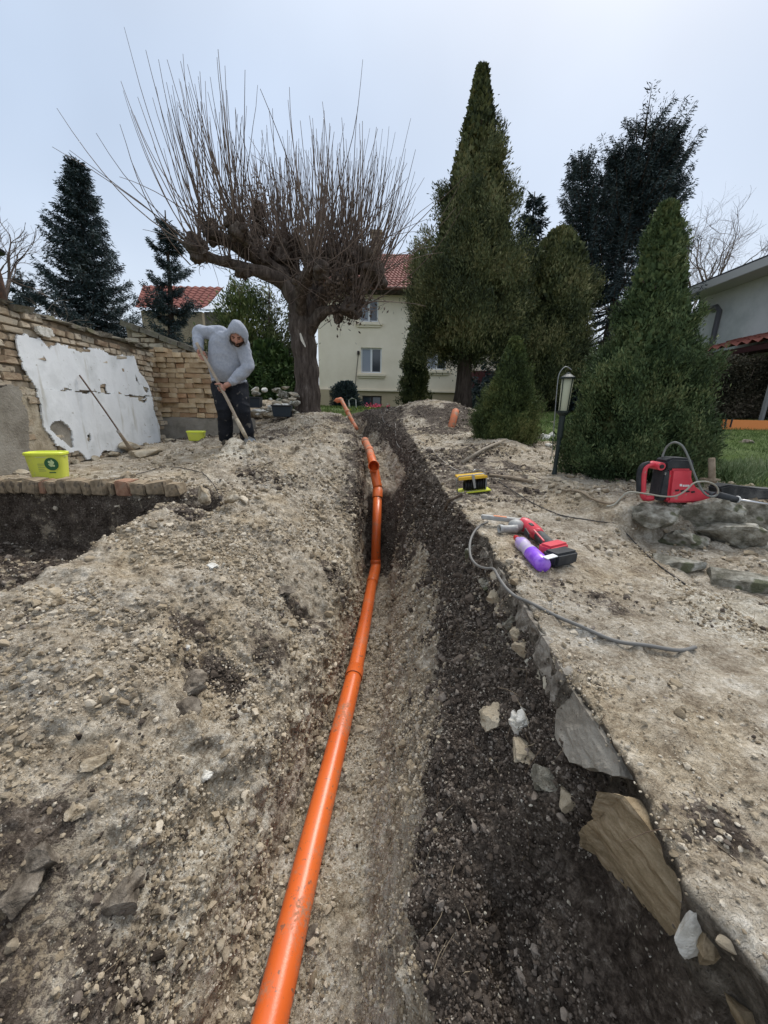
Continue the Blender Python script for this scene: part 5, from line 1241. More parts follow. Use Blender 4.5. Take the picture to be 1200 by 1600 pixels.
# ---------------- stones, slabs and clods ----------------
M_CLOD = rough_mat('grey brown clod', [(.045, .036, .028), (.12, .10, .078), (.20, .17, .135), (.33, .29, .235)], 16, .95, .012, 55)
M_CLODT = rough_mat('tan clod', [(.15, .115, .075), (.32, .26, .18), (.44, .375, .28), (.62, .56, .46)], 18, .95, .012, 55)
ORD = ['first', 'second', 'third', 'fourth', 'fifth', 'sixth', 'seventh', 'eighth', 'ninth', 'tenth', 'eleventh', 'twelfth', 'thirteenth', 'fourteenth', 'fifteenth', 'sixteenth']
def stone(px, py, wpx, hpx, lab, m=M_STONE, seed=0, p=None, name='stone', cat='stone', group=None, depth=1.0, sub=4, sink=.35, rot=0, tilt=0, rough=.45):
    if p is None: p = RG(px, py)
    if m in (M_CR_D,): m = M_CLOD
    if m is M_CR_T: m = M_CLODT
    p = np.array(p); z_ = -(RN.T @ (p - np.array([0, 0, CAMZ])))[2]; s = z_ / F / 2
    V, Fc = rock_verts(sub, seed, rough, (1, 1, 1)); V = V / np.abs(V).max(0)
    V = V + fbm(V * 4 + seed, 4, seed, .6)[:, None] * V * .04; V = V + fbm(V * 13 + seed, 2, seed + 3)[:, None] * V * (.018 if sub > 3 else 0)
    o = MB().add(V * np.array([wpx * s, wpx * s * depth, hpx * s]), Fc).build(name, m); o.location = tuple(p + np.array([0, 0, hpx * s * (1 - 2 * sink)])); o.rotation_euler = (tilt, 0, rot)
    return tag(o, lab, cat, group)
# dry stone edging under the demolition hammer
ds = [(1104, 800, 84, 40, 2.06, 'pale grey flat stone directly under the nose of the red hammer'), (1138, 832, 84, 36, 1.98, 'grey stone with a pointed right end in the dry wall below the flat one'), (1022, 812, 70, 30, 2.02, 'mossy stone under the handle side of the red hammer'), (1066, 840, 54, 34, 1.94, 'dark lichen covered stone at the left foot of the dry stones'),
      (1182, 803, 52, 30, 2.06, 'rounded mossy stone below the silver chisel at the right edge'), (1184, 832, 50, 32, 2.04, 'shadowed stone behind the pointed one at the right edge'), (1168, 858, 64, 26, 1.95, 'low grey stone at the foot of the dry wall near the right edge'), (1048, 792, 40, 18, 2.10, 'small tan stone under the middle of the red hammer'),
      (1215, 858, 60, 40, 1.95, 'large stone cut off by the right edge of the frame')]
for k, (px, py, w, h, Y, lab) in enumerate(ds): stone(px, py, w * 1.12, h * 1.55, lab, M_STONE, 60 + k * 3, p=P(px, py, Y), sink=.5, depth=.9, rough=.5)
for k, (px, py, w, h, lab) in enumerate([(1060, 886, 60, 16, 'long flat weathered stone slab below the dry stones'), (1165, 912, 90, 18, 'long flat weathered stone slab at the right edge of the path')]):
    q_ = RG(px, py); mb = MB(); V, Fc = rock_verts(4, 90 + k, .25, (1, 1, 1)); V = np.clip(V, -.62, .62)
    o = mb.add(V * [.17 + .04 * k, .11, .055], Fc).build('stone_slab', M_STONE); o.location = (q_[0], q_[1], q_[2] + .012); o.rotation_euler = (0, 0, -.55); tag(o, lab, 'stone slab', 'flat stones along the bed')
# stones in the dark bank
for k, (px, py, w, h, m, lab) in enumerate([(768, 1128, 50, 40, M_STONE_T, 'brown rounded stone stuck in the dark bank left of the white stone'), (810, 1140, 44, 46, M_WHITE_ST, 'whitest limestone lump in the dark bank'), (818, 1178, 56, 26, M_STONE_T, 'flat pale stone just below the whitest limestone lump'),
      (848, 1224, 54, 40, M_STONE, 'grey pointed stone in the dark bank above the broken slab'), (886, 1258, 40, 44, M_STONE_T, 'yellowish broken stone between the grey pointed stone and the broken slab'), (818, 1108, 12, 9, M_WHITE_ST, 'tiny white pebble above the whitest limestone lump'), (935, 1125, 18, 20, M_STONE_T, 'tan knob of stone under the slab edge beside the dark bank'),
      (738, 872, 30, 34, M_STONE, 'lichen grey stone hanging by the corner of the slab under the cable'), (775, 905, 20, 26, M_STONE_T, 'ochre stone below the corner of the slab')]):
    stone(px, py, w, h, lab, m, 120 + k * 5, sub=4, rough=.55, rot=k * .7, sink=.28)
# rubble jutting out beneath the slab edge
edgepix = [(768, 912, 24), (782, 936, 28), (796, 955, 24), (812, 975, 26), (828, 995, 24), (846, 1016, 30), (862, 1036, 26), (876, 1056, 30), (890, 1080, 34), (902, 1108, 28), (914, 1140, 26), (928, 1178, 26)]
for k, (px, py, s_) in enumerate(edgepix):
    q_ = PH(px + 4, py, -.735); q_[0] = min(q_[0], .475)
    stone(px, py, s_ * 1.3, s_ * 1.1, ORD[k] + ' rubble stone from the top under the thin slab edge', M_STONE_T if k % 3 else M_STONE, 200 + k * 3, p=q_, sink=.5, group='rubble stones under the slab edge', rough=.6, rot=k, tilt=k * .5)
# the tilted broken piece of footing
A_ = [(930, 1236, -.66), (978, 1243, -.655), (1040, 1330, -.66), (1085, 1366, -.66), (1098, 1420, -.66), (1100, 1490, -.70), (1088, 1512, -.76), (1058, 1503, -.84), (1012, 1440, -.86), (965, 1378, -.87), (935, 1335, -.87), (902, 1322, -.86), (908, 1295, -.80), (925, 1285, -.76)]
pts = np.array([PH(*a) for a in A_]); pts[:, 0] += rng.normal(0, .003, len(pts))
cen = pts.mean(0); t_ = MB()
n = len(pts)
def subdiv_slab(pts, th, m, lab, name, nrm=np.array([-1, 0, .25])):
    nrm = nrm / np.linalg.norm(nrm); bm = bmesh.new(); cen = pts.mean(0)
    fv = [bm.verts.new(tuple(p - cen)) for p in pts]; f = bm.faces.new(fv)
    ex = bmesh.ops.extrude_face_region(bm, geom=[f]); vs = [v for v in ex['geom'] if isinstance(v, bmesh.types.BMVert)]
    bmesh.ops.translate(bm, verts=vs, vec=tuple(-nrm * th)); bmesh.ops.triangulate(bm, faces=bm.faces)
    for _ in range(4): bmesh.ops.subdivide_edges(bm, edges=[e for e in bm.edges if e.calc_length() > .012], cuts=1, use_grid_fill=True)
    bmesh.ops.triangulate(bm, faces=bm.faces); bmesh.ops.recalc_face_normals(bm, faces=bm.faces); bm.normal_update()
    co = np.array([v.co[:] for v in bm.verts]); dn = fbm((co + cen) * np.array([18, 18, 60]), 4, 5) * .004 + fbm((co + cen) * 22, 3, 8) * .006 + fbm((co + cen) * 90, 2, 9) * .0015
    for v, d in zip(bm.verts, dn): v.co += v.normal * d
    me = bpy.data.meshes.new(name); bm.to_mesh(me); bm.free(); o = link(name, me, m); o.location = tuple(cen); return tag(o, lab, 'broken slab')
def sandstone():
    m = mat('layered brown footing', rough=.95, spec=.1); s = NT(m); mp = s.t.nodes.new('ShaderNodeMapping'); mp.inputs['Scale'].default_value = (1, 1.6, 5); s.l(s.pos(), mp.inputs[0])
    n = s.noise(12, 6, .7, vec=mp.outputs[0]); s.color(s.ramp(n, [(.3, (.15, .112, .065)), (.5, (.245, .19, .12)), (.65, (.33, .265, .18)), (.8, (.42, .36, .27))])); s.bump(s.noise(60, 4, .7), .006); return m
M_SAND = sandstone()
subdiv_slab(pts, .05, M_SAND, 'large tilted piece of brown broken footing against the right bank', 'broken_slab')
stone(1118, 1470, 52, 110, 'smooth white stone wedged at the lower end of the broken slab', M_WHITE_ST, 61, p=PH(1112, 1465, -.71) - np.array([.03, 0, -.005]), sink=.5, depth=.5, rough=.25)
pts2 = -np.array([.022, 0, 0]) + np.array([PH(*a) for a in [(1112, 1500, -.80), (1140, 1530, -.76), (1180, 1580, -.74), (1230, 1660, -.76), (1210, 1680, -.84), (1160, 1610, -.84), (1125, 1545, -.85)]])
subdiv_slab(pts2, .04, M_SAND, 'narrow ochre shard of footing below the white stone at the bottom right', 'broken_slab')
pts3 = np.array([PH(*a) for a in [(905, 1080, -.655), (925, 1070, -.65), (945, 1105, -.65), (985, 1185, -.65), (960, 1215, -.67), (935, 1190, -.76), (918, 1150, -.77), (905, 1110, -.72)]]); pts3[:, 0] = np.interp(pts3[:, 2], [CAMZ - .78, CAMZ - .65], [.43, .47])
subdiv_slab(pts3, .03, M_RENDER, 'rounded grey brown chunk of footing halfway along the slab edge', 'broken_slab')
# the jagged concrete lip of the slab, broken into lengths
M_LIP = rough_mat('broken concrete lip', [(.075, .063, .050), (.16, .14, .115), (.26, .235, .20), (.36, .335, .29)], 22, .95, .01, 60)
gl = np.random.default_rng(41)
for k, (ya, yb_, lab) in enumerate([(1.70, 1.42, 'farthest length of broken concrete lip, under the spray bottle end of the slab'), (1.41, 1.20, 'second length of broken concrete lip from the far corner of the slab'), (1.19, .97, 'third length of broken concrete lip from the far corner of the slab'), (.955, .80, 'shortest length of broken concrete lip in the middle of the slab edge')]):
    yy = np.linspace(ya, yb_, 9); ex_ = [float(np.interp(y, Yl, CX[:, 9])) for y in yy]; tp_ = []
    top_ = [(ex_[i] - .012 + gl.normal(0, .003), yy[i], CAMZ - .628 + gl.normal(0, .003)) for i in range(9)]
    bot_ = [(ex_[i] - .024 + gl.normal(0, .004), yy[i] + gl.normal(0, .006), CAMZ - .628 - gl.uniform(.055, .115)) for i in range(8, -1, -1)]
    subdiv_slab(np.array(top_ + bot_), .045, M_LIP, lab, 'concrete_lip')
# big soil clods on the left bank
for k, (px, py, w, h, dk_, lab) in enumerate([(300, 1075, 46, 34, 1, 'upper of two dark soil clods in the middle of the left bank'), (298, 1108, 60, 34, 1, 'lower and larger of two dark soil clods in the middle of the left bank'), (175, 1170, 36, 22, 0, 'round tan clod left of the middle of the left bank'), (145, 1195, 34, 26, 0, 'tan clod with a flat face on the left bank'),
      (65, 1340, 50, 36, 1, 'grey clod near the left edge low on the bank'), (28, 1392, 60, 40, 1, 'largest grey clod at the lower left edge'), (195, 1400, 54, 40, 1, 'broad grey brown clod low on the left bank'), (322, 1212, 20, 18, 2, 'small white angular stone on the left bank'), (298, 1248, 22, 30, 0, 'pale oval clod on the left bank below the white stone'),
      (120, 1270, 30, 22, 0, 'yellowish clod among gravel on the left bank'), (440, 925, 36, 12, 1, 'flat dark clod near the top of the left bank'), (455, 975, 22, 16, 0, 'pale clod under the flat dark one'), (332, 885, 16, 10, 2, 'small pale stone high on the left bank'), (292, 1012, 14, 9, 2, 'small yellow white stone on the left bank'), (640, 1240, 22, 12, 0, 'small clod on the trench floor'), (490, 1455, 26, 20, 1, 'dark clod beside the orange pipe near the bottom'), (600, 1265, 14, 10, 0, 'small clod on the pale trench floor near the pipe')]):
    stone(px, py, w * 1.15, h, lab, [M_CR_T, M_CR_D, M_WHITE_ST][dk_], 400 + k * 3, name='soil_clod' if dk_ < 2 else 'stone', cat='clod' if dk_ < 2 else 'stone', sub=4, rough=.6, rot=k, sink=.42)
# rubble heap behind the man and by the lantern
gq = np.random.default_rng(5)
for k in range(46):
    px = gq.uniform(396, 468); py = gq.uniform(606, 650); Y = 7.35 - (py - 606) * .018 + gq.uniform(-.1, .1); wv = gq.uniform(8, 19)
    stone(px, py, wv, wv * gq.uniform(.4, .7), 'pale broken stone in the rubble heap between the man and the pollarded tree', [M_STONE_T, M_WHITE_ST, M_STONE][k % 3], 500 + k, p=P(px, py, Y), sink=.5, sub=2, group='stones of the rubble heap behind the man', rot=k)
stone(430, 640, 110, 60, 'mound of rubble and earth under the stones behind the man', M_CR_T, 640, p=(P(430, 640, 7.5)[0], 7.55, P(430, 640, 7.5)[2]), name='rubble_mound', cat='mound', sink=.6, depth=.6, sub=4)
for k in range(26):
    px = gq.uniform(805, 905); py = gq.uniform(735, 778); wv = gq.uniform(8, 18)
    stone(px, py, wv, wv * .6, 'small brown lump of rubble below the foot of the garden lantern', M_CR_T if k % 2 else M_STONE_T, 560 + k, sink=.4, sub=2, group='rubble lumps below the garden lantern', rot=k)
for k, (px, py, wv, hv, lab) in enumerate([(849, 686, 20, 14, 'pale block beside the right foot of the small cone thuja'), (861, 682, 16, 12, 'white stone at the foot of the lantern rod'), (857, 698, 14, 8, 'small white stone in front of the pale block near the lantern'), (606, 632, 16, 10, 'pale stone on top of the right heap before the house')]):
    stone(px, py, wv, hv, lab, M_WHITE_ST, 590 + k, sub=3)
for k, (px, py, w, h, lab) in enumerate([(222, 712, 46, 22, 'grey brown lump at the foot of the wooden pole'), (275, 668, 30, 16, 'large pale stone under the footing of the brick stack'), (246, 672, 24, 14, 'stone at the left corner under the brick stack'), (300, 662, 24, 14, 'stone under the middle of the brick stack footing'), (265, 690, 20, 10, 'low stone between the plastered wall and the small bucket'), (342, 666, 30, 20, 'brown stone beside the boots of the man')]):
    stone(px, py, w, h, lab, M_STONE_T, 660 + k * 3, sub=3)
# lumps hanging over the end of the edging
for k, (px, py, w, h, lab) in enumerate([(318, 776, 24, 34, 'brown lump under the overhang at the end of the brick edging'), (362, 778, 26, 24, 'rounded lump at the right end of the hollow under the edging')]):
    stone(px, py, w, h, lab, M_CR_T, 690 + k, p=P(px, py, 2.75), sink=.5, name='soil_clod', cat='clod')
# dark tubs
for k, (x0_, y0_, x1_, y1_, Y, lab) in enumerate([(424, 633, 453, 651, 6.4, 'dark blue grey plastic tub beside the pollarded tree trunk'), (386, 620, 404, 637, 6.6, 'black plastic tub partly hidden behind the man')]):
    a = P(x0_, y1_, Y); b = P(x1_, y0_, Y); w = b[0] - a[0]; h = b[2] - a[2]
    t = empty('tub', ((a[0] + b[0]) / 2, Y + .12, a[2]), .1, lab, 'tub')
    def rr(w_, d_, z): return [(sx * w_ / 2, sy * d_ / 2, z) for sx, sy in ((-1, -1), (1, -1), (1, 1), (-1, 1))]
    mb = MB(); V = rr(w * .86, .22, 0) + rr(w, .26, h) + rr(w * .93, .23, h) + rr(w * .8, .19, .02)
    mb.add(V, [(3, 2, 1, 0)] + [(i, (i + 1) % 4, 4 + (i + 1) % 4, 4 + i) for i in range(4)] + [(4 + i, 4 + (i + 1) % 4, 8 + (i + 1) % 4, 8 + i) for i in range(4)] + [(8 + i, 8 + (i + 1) % 4, 12 + (i + 1) % 4, 12 + i) for i in range(4)] + [(12, 13, 14, 15)])
    mb.build('shell', mat('tub plastic', (.025, .035, .045), .5), t, bevel=.006)
    mb = MB(); mb.tube([(-w * .52, -.135, h - .012), (w * .52, -.135, h - .012)], .012, 6); mb.build('rim', M_BLACKP, t)

# ---------------- sticks, cables ----------------
def ground_path(pix, lift, sub=6, minh=None):
    pts = [RG(a, b) for a, b in pix]; q_ = smooth_path(pts, sub)
    for p in q_:
        g_ = gz(p[0], p[1]) + lift
        p[2] = max(p[2], g_) if minh is None else g_
    k = np.ones(5) / 5; z = np.convolve(np.pad(q_[:, 2], 2, 'edge'), k, 'valid'); q_[:, 2] = np.maximum(z, q_[:, 2] - .004); return q_
def cable(name, pts, r_, m, lab, cat='cable'):
    o = np.array(pts[0]); t = MB(); t.tube(np.array(pts) - o, r_, 8); ob = t.build(name, m, smooth=True); ob.location = tuple(o); return tag(ob, lab, cat)
M_CABG = mat('grey cable', (.16, .155, .145), .5); M_CABB = mat('dark cable', (.045, .04, .037), .6)
g1 = [PH(762, 815, -.585), PH(745, 826, -.585), PH(735, 845, -.59), PH(735, 868, -.62), PH(744, 882, -.62), PH(758, 888, -.60), PH(771, 889, -.585), PH(779, 902, -.58), PH(790, 918, -.585), PH(806, 932, -.59)]
g2 = ground_path([(830, 947), (870, 965), (910, 983), (960, 1003), (1010, 1014), (1060, 1020), (1085, 1015)], .008)
cable('power_cable', smooth_path(np.concatenate([g1, g2[::6]]), 6), .0058, M_CABG, 'grey cable looping over the slab corner and lying across the slab')
cable('power_cable', ground_path([(778, 752), (830, 785), (868, 803), (910, 812), (945, 818), (985, 845), (1030, 885), (1070, 915)], .005), .0035, M_CABB, 'thin dark cable winding from the cable reel across the slab')
cable('thin_wire', ground_path([(618, 662), (619, 690), (628, 702), (645, 706), (662, 703), (672, 700), (682, 712), (700, 727), (716, 736)], .006), .0042, mat('white wire covering', (.36, .33, .29), .5), 'pale thin wire curling over the right heap towards the reel')
cable('thin_wire', ground_path([(596, 642), (598, 655), (604, 663), (612, 668)], .006), .004, M_CABG, 'short grey wire end high on the right heap')
cable('thin_wire', ground_path([(70, 768), (120, 760), (180, 750), (230, 738), (262, 730), (300, 735), (322, 745), (336, 762), (345, 785)], .008), .0035, M_CABB, 'dark thin wire lying over the brick path towards the hollow')
cable('root', ground_path([(688, 812), (693, 800), (700, 790), (712, 780), (722, 774)], .010), .009, rough_mat('root bark', [(.05, .035, .025), (.12, .09, .065)], 20, .9, .002), 'bent brown root or hose on the right trench wall below the reel', 'root')
for k, (pix, rr_, lab) in enumerate([([(680, 1026), (690, 1020), (705, 1016)], .006, 'short black root poking from the dark bank'), ([(700, 900), (712, 893), (728, 895)], .006, 'dark root just left of the slab corner'), ([(690, 1120), (705, 1116), (722, 1110)], .004, 'thin root in the dark bank left of the brown stone'), ([(352, 1280), (357, 1290), (360, 1303)], .003, 'tiny forked black twig on the left bank'), ([(655, 925), (650, 935), (648, 950)], .003, 'thin fibre on the pale trench wall')]):
    cable('root', ground_path(pix, .006), rr_, mat('dark root', (.03, .022, .018), .8), lab, 'root')
cable('wooden_stick', [RG(722, 726) + [0, 0, .02], RG(755, 708) + [0, 0, .04], RG(788, 692) + [0, 0, .03]], .016, rough_mat('pale stick', [(.25, .21, .16), (.42, .37, .30)], 14, .85, .003), 'pale round stick lying up against the small heap behind the reel', 'stick')
cable('wooden_stick', [RG(765, 745) + [0, 0, .015], RG(800, 750) + [0, 0, .018], RG(832, 756) + [0, 0, .015]], .013, M_WOOD, 'pale stick pointing right from behind the cable reel', 'stick')
cable('dry_branch', ground_path([(880, 770), (905, 772), (930, 785), (960, 790), (975, 778)], .015), .007, M_WOOD, 'thin dry branch at the foot of the large cone thuja', 'branch')

# ---------------- cable reel ----------------
cr_ = RG(737, 771); t = empty('cable_reel', cr_, 0, 'small yellow and black cable reel on a metal frame lying on the right bank', 'cable reel')
Yc = cr_[1]; z8 = lambda a, b, dy=0: P(700 + a / 4, 600 + b / 4, Yc + dy)
M_YEL = mat('yellow plastic', (.62, .38, .03), .45); M_YELG = mat('yellow green plastic', (.60, .62, .06), .45)
fr_ = Rel(t)
for dy in (0, .12): fr_.tube([z8(60, 680, dy), z8(52, 600, dy), z8(68, 578, dy), z8(225, 560, dy), z8(240, 575, dy), z8(236, 662, dy), z8(60, 680, dy)], .0045, 6)
fr_.tube([z8(155, 545), z8(170, 535, .05), z8(220, 545, .12)], .005, 6); fr_.go('frame', M_TIN, smooth=True)
for (pts_, m, nm) in ((((62, 585), (242, 568), (244, 584), (66, 602)), M_YEL, 'top_bar'), (((70, 678), (265, 656), (268, 664), (74, 686)), M_YELG, 'bottom_bar')):
    q_ = np.array([z8(*p) for p in pts_]); rb = Rel(t); n_ = len(q_); rb.add(np.concatenate([q_ + [0, -.02, 0], q_ + [0, .13, 0]]), [(0, 1, 2, 3), (7, 6, 5, 4), (0, 4, 5, 1), (1, 5, 6, 2), (2, 6, 7, 3), (3, 7, 4, 0)]); rb.go(nm, m, bevel=.003)
c0, c1 = z8(100, 635, .06), z8(234, 620, .06); rb = Rel(t)
for i in range(9):
    c_ = c0 + (c1 - c0) * (i + .5) / 9; a_ = np.linspace(0, 2 * math.pi, 19); rb.tube([c_ + np.array([0, math.cos(x) * .042, math.sin(x) * .042]) for x in a_], .0095, 6, caps=False)
rb.go('cable_coil', mat('black cable', (.012, .012, .013), .45), smooth=True)
rb = Rel(t); q_ = [z8(148, 570, -.025), z8(166, 570, -.025), z8(175, 650, -.025), z8(163, 652, -.025)]; rb.add(np.concatenate([q_, np.array(q_) + [0, .008, 0]]), [(0, 1, 2, 3), (7, 6, 5, 4), (0, 4, 5, 1), (1, 5, 6, 2), (2, 6, 7, 3), (3, 7, 4, 0)]); rb.go('strut', M_TIN)

# ---------------- garden lantern and hook ----------------
lb = RG(866, 741); Yc = lb[1]; t = empty('garden_lantern', lb, 0, 'slim garden lantern with a pale glass body on a dark post', 'lantern')
hgl = P(884, 642, Yc)[2] - lb[2]; htop = P(886, 592, Yc)[2] - lb[2]
M_DK = mat('dark green metal', (.02, .03, .028), .5)
MB().lathe([(.001, 0), (.022, 0), (.016, .05), (.016, hgl * .55), (.022, hgl * .6), (.024, hgl - .04), (.05, hgl - .015), (.052, hgl), (.001, hgl)], 14).build('post', M_DK, t, smooth=False)
ml = mat('frosted lantern glass', (.36, .37, .26), .35); MB().lathe([(.036, hgl), (.044, htop), (.001, htop)], 16).build('glass', ml, t, smooth=True)
MB().lathe([(.054, htop), (.054, htop + .012), (.02, htop + .035), (.008, htop + .05), (.001, htop + .05)], 16).build('cap', M_DK, t)
rb = MB()
for a in range(4): c_, s_ = math.cos(a * 1.571 + .4), math.sin(a * 1.571 + .4); rb.tube([(c_ * .038, s_ * .038, hgl), (c_ * .046, s_ * .046, htop)], .004, 5)
rb.build('corner_bars', M_DK, t)
MB().lathe([(.001, hgl), (.018, hgl), (.018, hgl + .05), (.001, hgl + .05)], 10).build('lamp_socket', M_DK, t)
hb_ = RG(862, 716); Yc = hb_[1]; cable('shepherd_hook', smooth_path([hb_, P(866, 660, Yc), P(871, 600, Yc), P(875, 582, Yc), P(884, 573, Yc), P(893, 578, Yc)], 6), .005, M_TIN, 'thin metal hook rod standing beside the garden lantern', 'garden hook')
# orange barrier strip on the lawn
Yb = 7.4; a = P(1129, 661, Yb); t = empty('orange_barrier', (a[0], Yb, gz(a[0], Yb)), 0, 'low orange plastic barrier strip lying across the lawn on the right', 'barrier')
rb = Rel(t); top = P(1129, 655.5, Yb)[2]; bt = P(1129, 664, Yb)[2]; 
for i in range(16):
    x_ = a[0] + i * .26; yw = Yb + .03 * math.sin(i * 1.3); yw2 = Yb + .03 * math.sin((i + 1) * 1.3); rb.add([(x_, yw, bt - .08), (x_ + .26, yw2, bt - .08), (x_ + .26, yw2, top), (x_, yw, top), (x_, yw + .012, bt - .08), (x_ + .26, yw2 + .012, bt - .08), (x_ + .26, yw2 + .012, top), (x_, yw + .012, top)], [(0, 1, 2, 3), (7, 6, 5, 4), (3, 2, 6, 7), (0, 4, 5, 1)])
rb.go('strip', mat('orange strip', (.80, .27, .08), .6))
rb = Rel(t)
for x_ in (a[0] + .03, a[0] + .14): rb.box((x_, Yb - .03, top - .06), (.02, .02, .16))
rb.go('pegs', M_BLACKP)

# ---------------- red demolition hammer ----------------
HYc = 2.10
zz = lambda a, b, Y=HYc: P(960 + a / 5, 660 + b / 5, Y)
hb0 = zz(480, 615); t = empty('demolition_hammer', (hb0[0], HYc, hb0[2]), 0, 'red and black demolition hammer lying on the dry stones by the large thuja', 'demolition hammer')
M_RED = rough_mat('red tool housing', [(.58, .038, .065), (.68, .06, .085)], 9, .38, .0006, 200, spec=.5, fleck=((.35, .2, .17), 30, .66)); M_TBLK = rough_mat('dusty black rubber', [(.022, .025, .03), (.05, .053, .056)], 18, .6, .001, 120)
def slab_y(pix, th, name, m, dy=0, bevel=.008, fn=zz, Y0_=HYc, par=None, tt=None):
    tt = tt or t; q_ = np.array([fn(*p) for p in pix]); q_[:, 1] = 0
    q2 = q_[:, [0, 2]]; area = sum(q2[i][0] * q2[(i + 1) % len(q2)][1] - q2[(i + 1) % len(q2)][0] * q2[i][1] for i in range(len(q2)))
    if area < 0: q2 = q2[::-1]
    rb = Rel(tt); rb.prism([tuple(p) for p in q2], th, off=(0, Y0_ + dy, 0)); return rb.go(name, m, par, bevel=bevel)
slab_y([(395, 352), (560, 352), (556, 420), (566, 455), (590, 495), (625, 522), (685, 535), (700, 560), (694, 600), (600, 614), (362, 612), (372, 560)], .105, 'housing', M_RED, bevel=.014)
slab_y([(352, 300), (400, 268), (560, 275), (576, 300), (576, 358), (350, 366)], .098, 'motor_cap', M_TBLK, bevel=.012)
slab_y([(345, 366), (390, 366), (374, 580), (305, 580)], .092, 'rubber_band', M_TBLK, bevel=.006)
slab_y([(290, 575), (372, 570), (372, 606), (300, 600)], .07, 'rear_bracket', M_TBLK)
rb = Rel(t); rb.tube(smooth_path([zz(330, 338), zz(285, 328), zz(242, 350), zz(226, 410), zz(222, 500), zz(225, 560), zz(240, 592), zz(300, 590)], 6), .0165, 12); rb.go('handle', M_RED, smooth=True)
rb = Rel(t); rb.tube(smooth_path([zz(272, 318), zz(222, 335), zz(197, 380), zz(190, 450), zz(190, 540)], 6), .0125, 12); rb.go('handle_grip', M_TBLK, smooth=True)
rb = Rel(t); c_ = zz(330, 337); rb.lathe([(.001, -.04), (.022, -.04), (.022, .04), (.001, .04)], 18, M=np.array(Matrix.Rotation(math.pi / 2, 3, 'X')), off=c_); hs = rb.go('handle_joint', M_RED)
rb = Rel(t); rb.lathe([(.001, .041), (.012, .041), (.010, .047), (.001, .047)], 14, M=np.array(Matrix.Rotation(math.pi / 2, 3, 'X')), off=c_); rb.go('bolt', M_BLACKP, hs) if False else rb.go('bolt', M_BLACKP)
rb = Rel(t); rb.tube([zz(690, 568), zz(720, 570), zz(730, 572), zz(815, 575), zz(820, 578)], [.030, .030, .024, .022, .018], 18); rb.go('chuck', M_TBLK, smooth=True)
for i in range(4):   # cooling slots and the bolt line on the housing side
    slab_y([(420 + i * 40, 512 + i * 4), (448 + i * 40, 508 + i * 4), (450 + i * 40, 520 + i * 4), (424 + i * 40, 524 + i * 4)], .004, 'vent_slot', M_BLACKP, dy=-.0535, bevel=0)
slab_y([(455, 468), (472, 468), (472, 485), (455, 485)], .002, 'white_mark', mat('white print', (.8, .78, .76), .5), dy=-.0535, bevel=0)
for i in range(4): slab_y([(478 + i * 13, 473), (487 + i * 13, 473), (487 + i * 13, 488), (478 + i * 13, 488)], .002, 'white_letter', M_PVC, dy=-.0535, bevel=0)
sl = slab_y([(350, 380), (356, 380), (352, 400), (346, 400)], .1, 'band_screw', M_TIN, bevel=0)
cable_pts = smooth_path([zz(372, 275, 2.12), zz(400, 205, 2.12), zz(440, 165, 2.1), zz(485, 158, 2.08), (zz(535, 190, 2.06)), zz(580, 280, 2.04), zz(620, 390, 2.02), zz(665, 500, 2.0), zz(710, 560, 1.98), zz(760, 580, 1.98), zz(800, 565, 1.98), zz(808, 520, 1.98), zz(770, 480, 1.98), zz(700, 462, 1.98), zz(620, 475, 1.98), zz(560, 530, 1.97), zz(480, 575, 1.97), zz(380, 578, 1.97), zz(250, 558, 1.97), zz(120, 545, 1.98), zz(60, 580, 1.98), zz(0, 640, 1.97), zz(-60, 655, 1.97)], 6)
rb = Rel(t); rb.tube(cable_pts[:62], .0055, 8); rb.go('power_lead', mat('pale grey lead', (.17, .18, .17), .5), smooth=True)
rb = Rel(t); rb.tube(cable_pts[61:], .0045, 8); rb.go('power_lead', mat('beige lead', (.30, .29, .24), .5), smooth=True)
# flat chisel behind
q0, q1, q2_ = zz(800, 575, 2.02), zz(958, 603, 2.02), zz(1260, 650, 2.02)
t = empty('chisel', q0, 0, 'dark handled bright steel chisel lying right of the red hammer', 'chisel')
Rel(t).tube([q0, q0 * .5 + q1 * .5, q1], [.026, .022, .017], 16).go('shank', M_TBLK, smooth=True)
Rel(t).tube([q1 - (q1 - q0) * .04, q1 + (q1 - q0) * .02], .021, 16).go('collar', mat('white ring', (.6, .6, .58), .4), smooth=True)
Rel(t).tube([q1, q2_], .0075, 10).go('rod', mat('bright steel', (.55, .55, .55), .3, .9), smooth=True)
t = empty('dark_board', zz(830, 600, 2.22), 0, 'weathered dark board lying behind the chisel at the right edge', 'board')
slab_y([(815, 505), (900, 488), (1090, 512), (1190, 520), (1330, 530), (1330, 605), (820, 605)], .09, 'board', rough_mat('black weathered board', [(.012, .013, .014), (.04, .042, .043), (.12, .12, .115)], 8, .8, .004, 60), Y0_=2.24, fn=lambda a, b: zz(a, b, 2.2), bevel=.01)
t = empty('grey_stake', zz(755, 450, 2.5), 0, 'short weathered grey stake standing in the grass beside the thuja', 'stake')
Rel(t).tube([zz(758, 470, 2.5), zz(762, 430, 2.5), zz(760, 280, 2.5)], [.028, .02, .019], 9).go('post', M_WOOD, smooth=True); Rel(t).box(zz(748, 445, 2.5), (.10, .05, .012)).go('foot_plate', M_WOOD)
# dark clump of soil on the lawn
stone(1167, 692, 18, 10, 'dark molehill like clod on the patchy lawn', M_CR_D, 700, name='soil_clod', cat='clod')

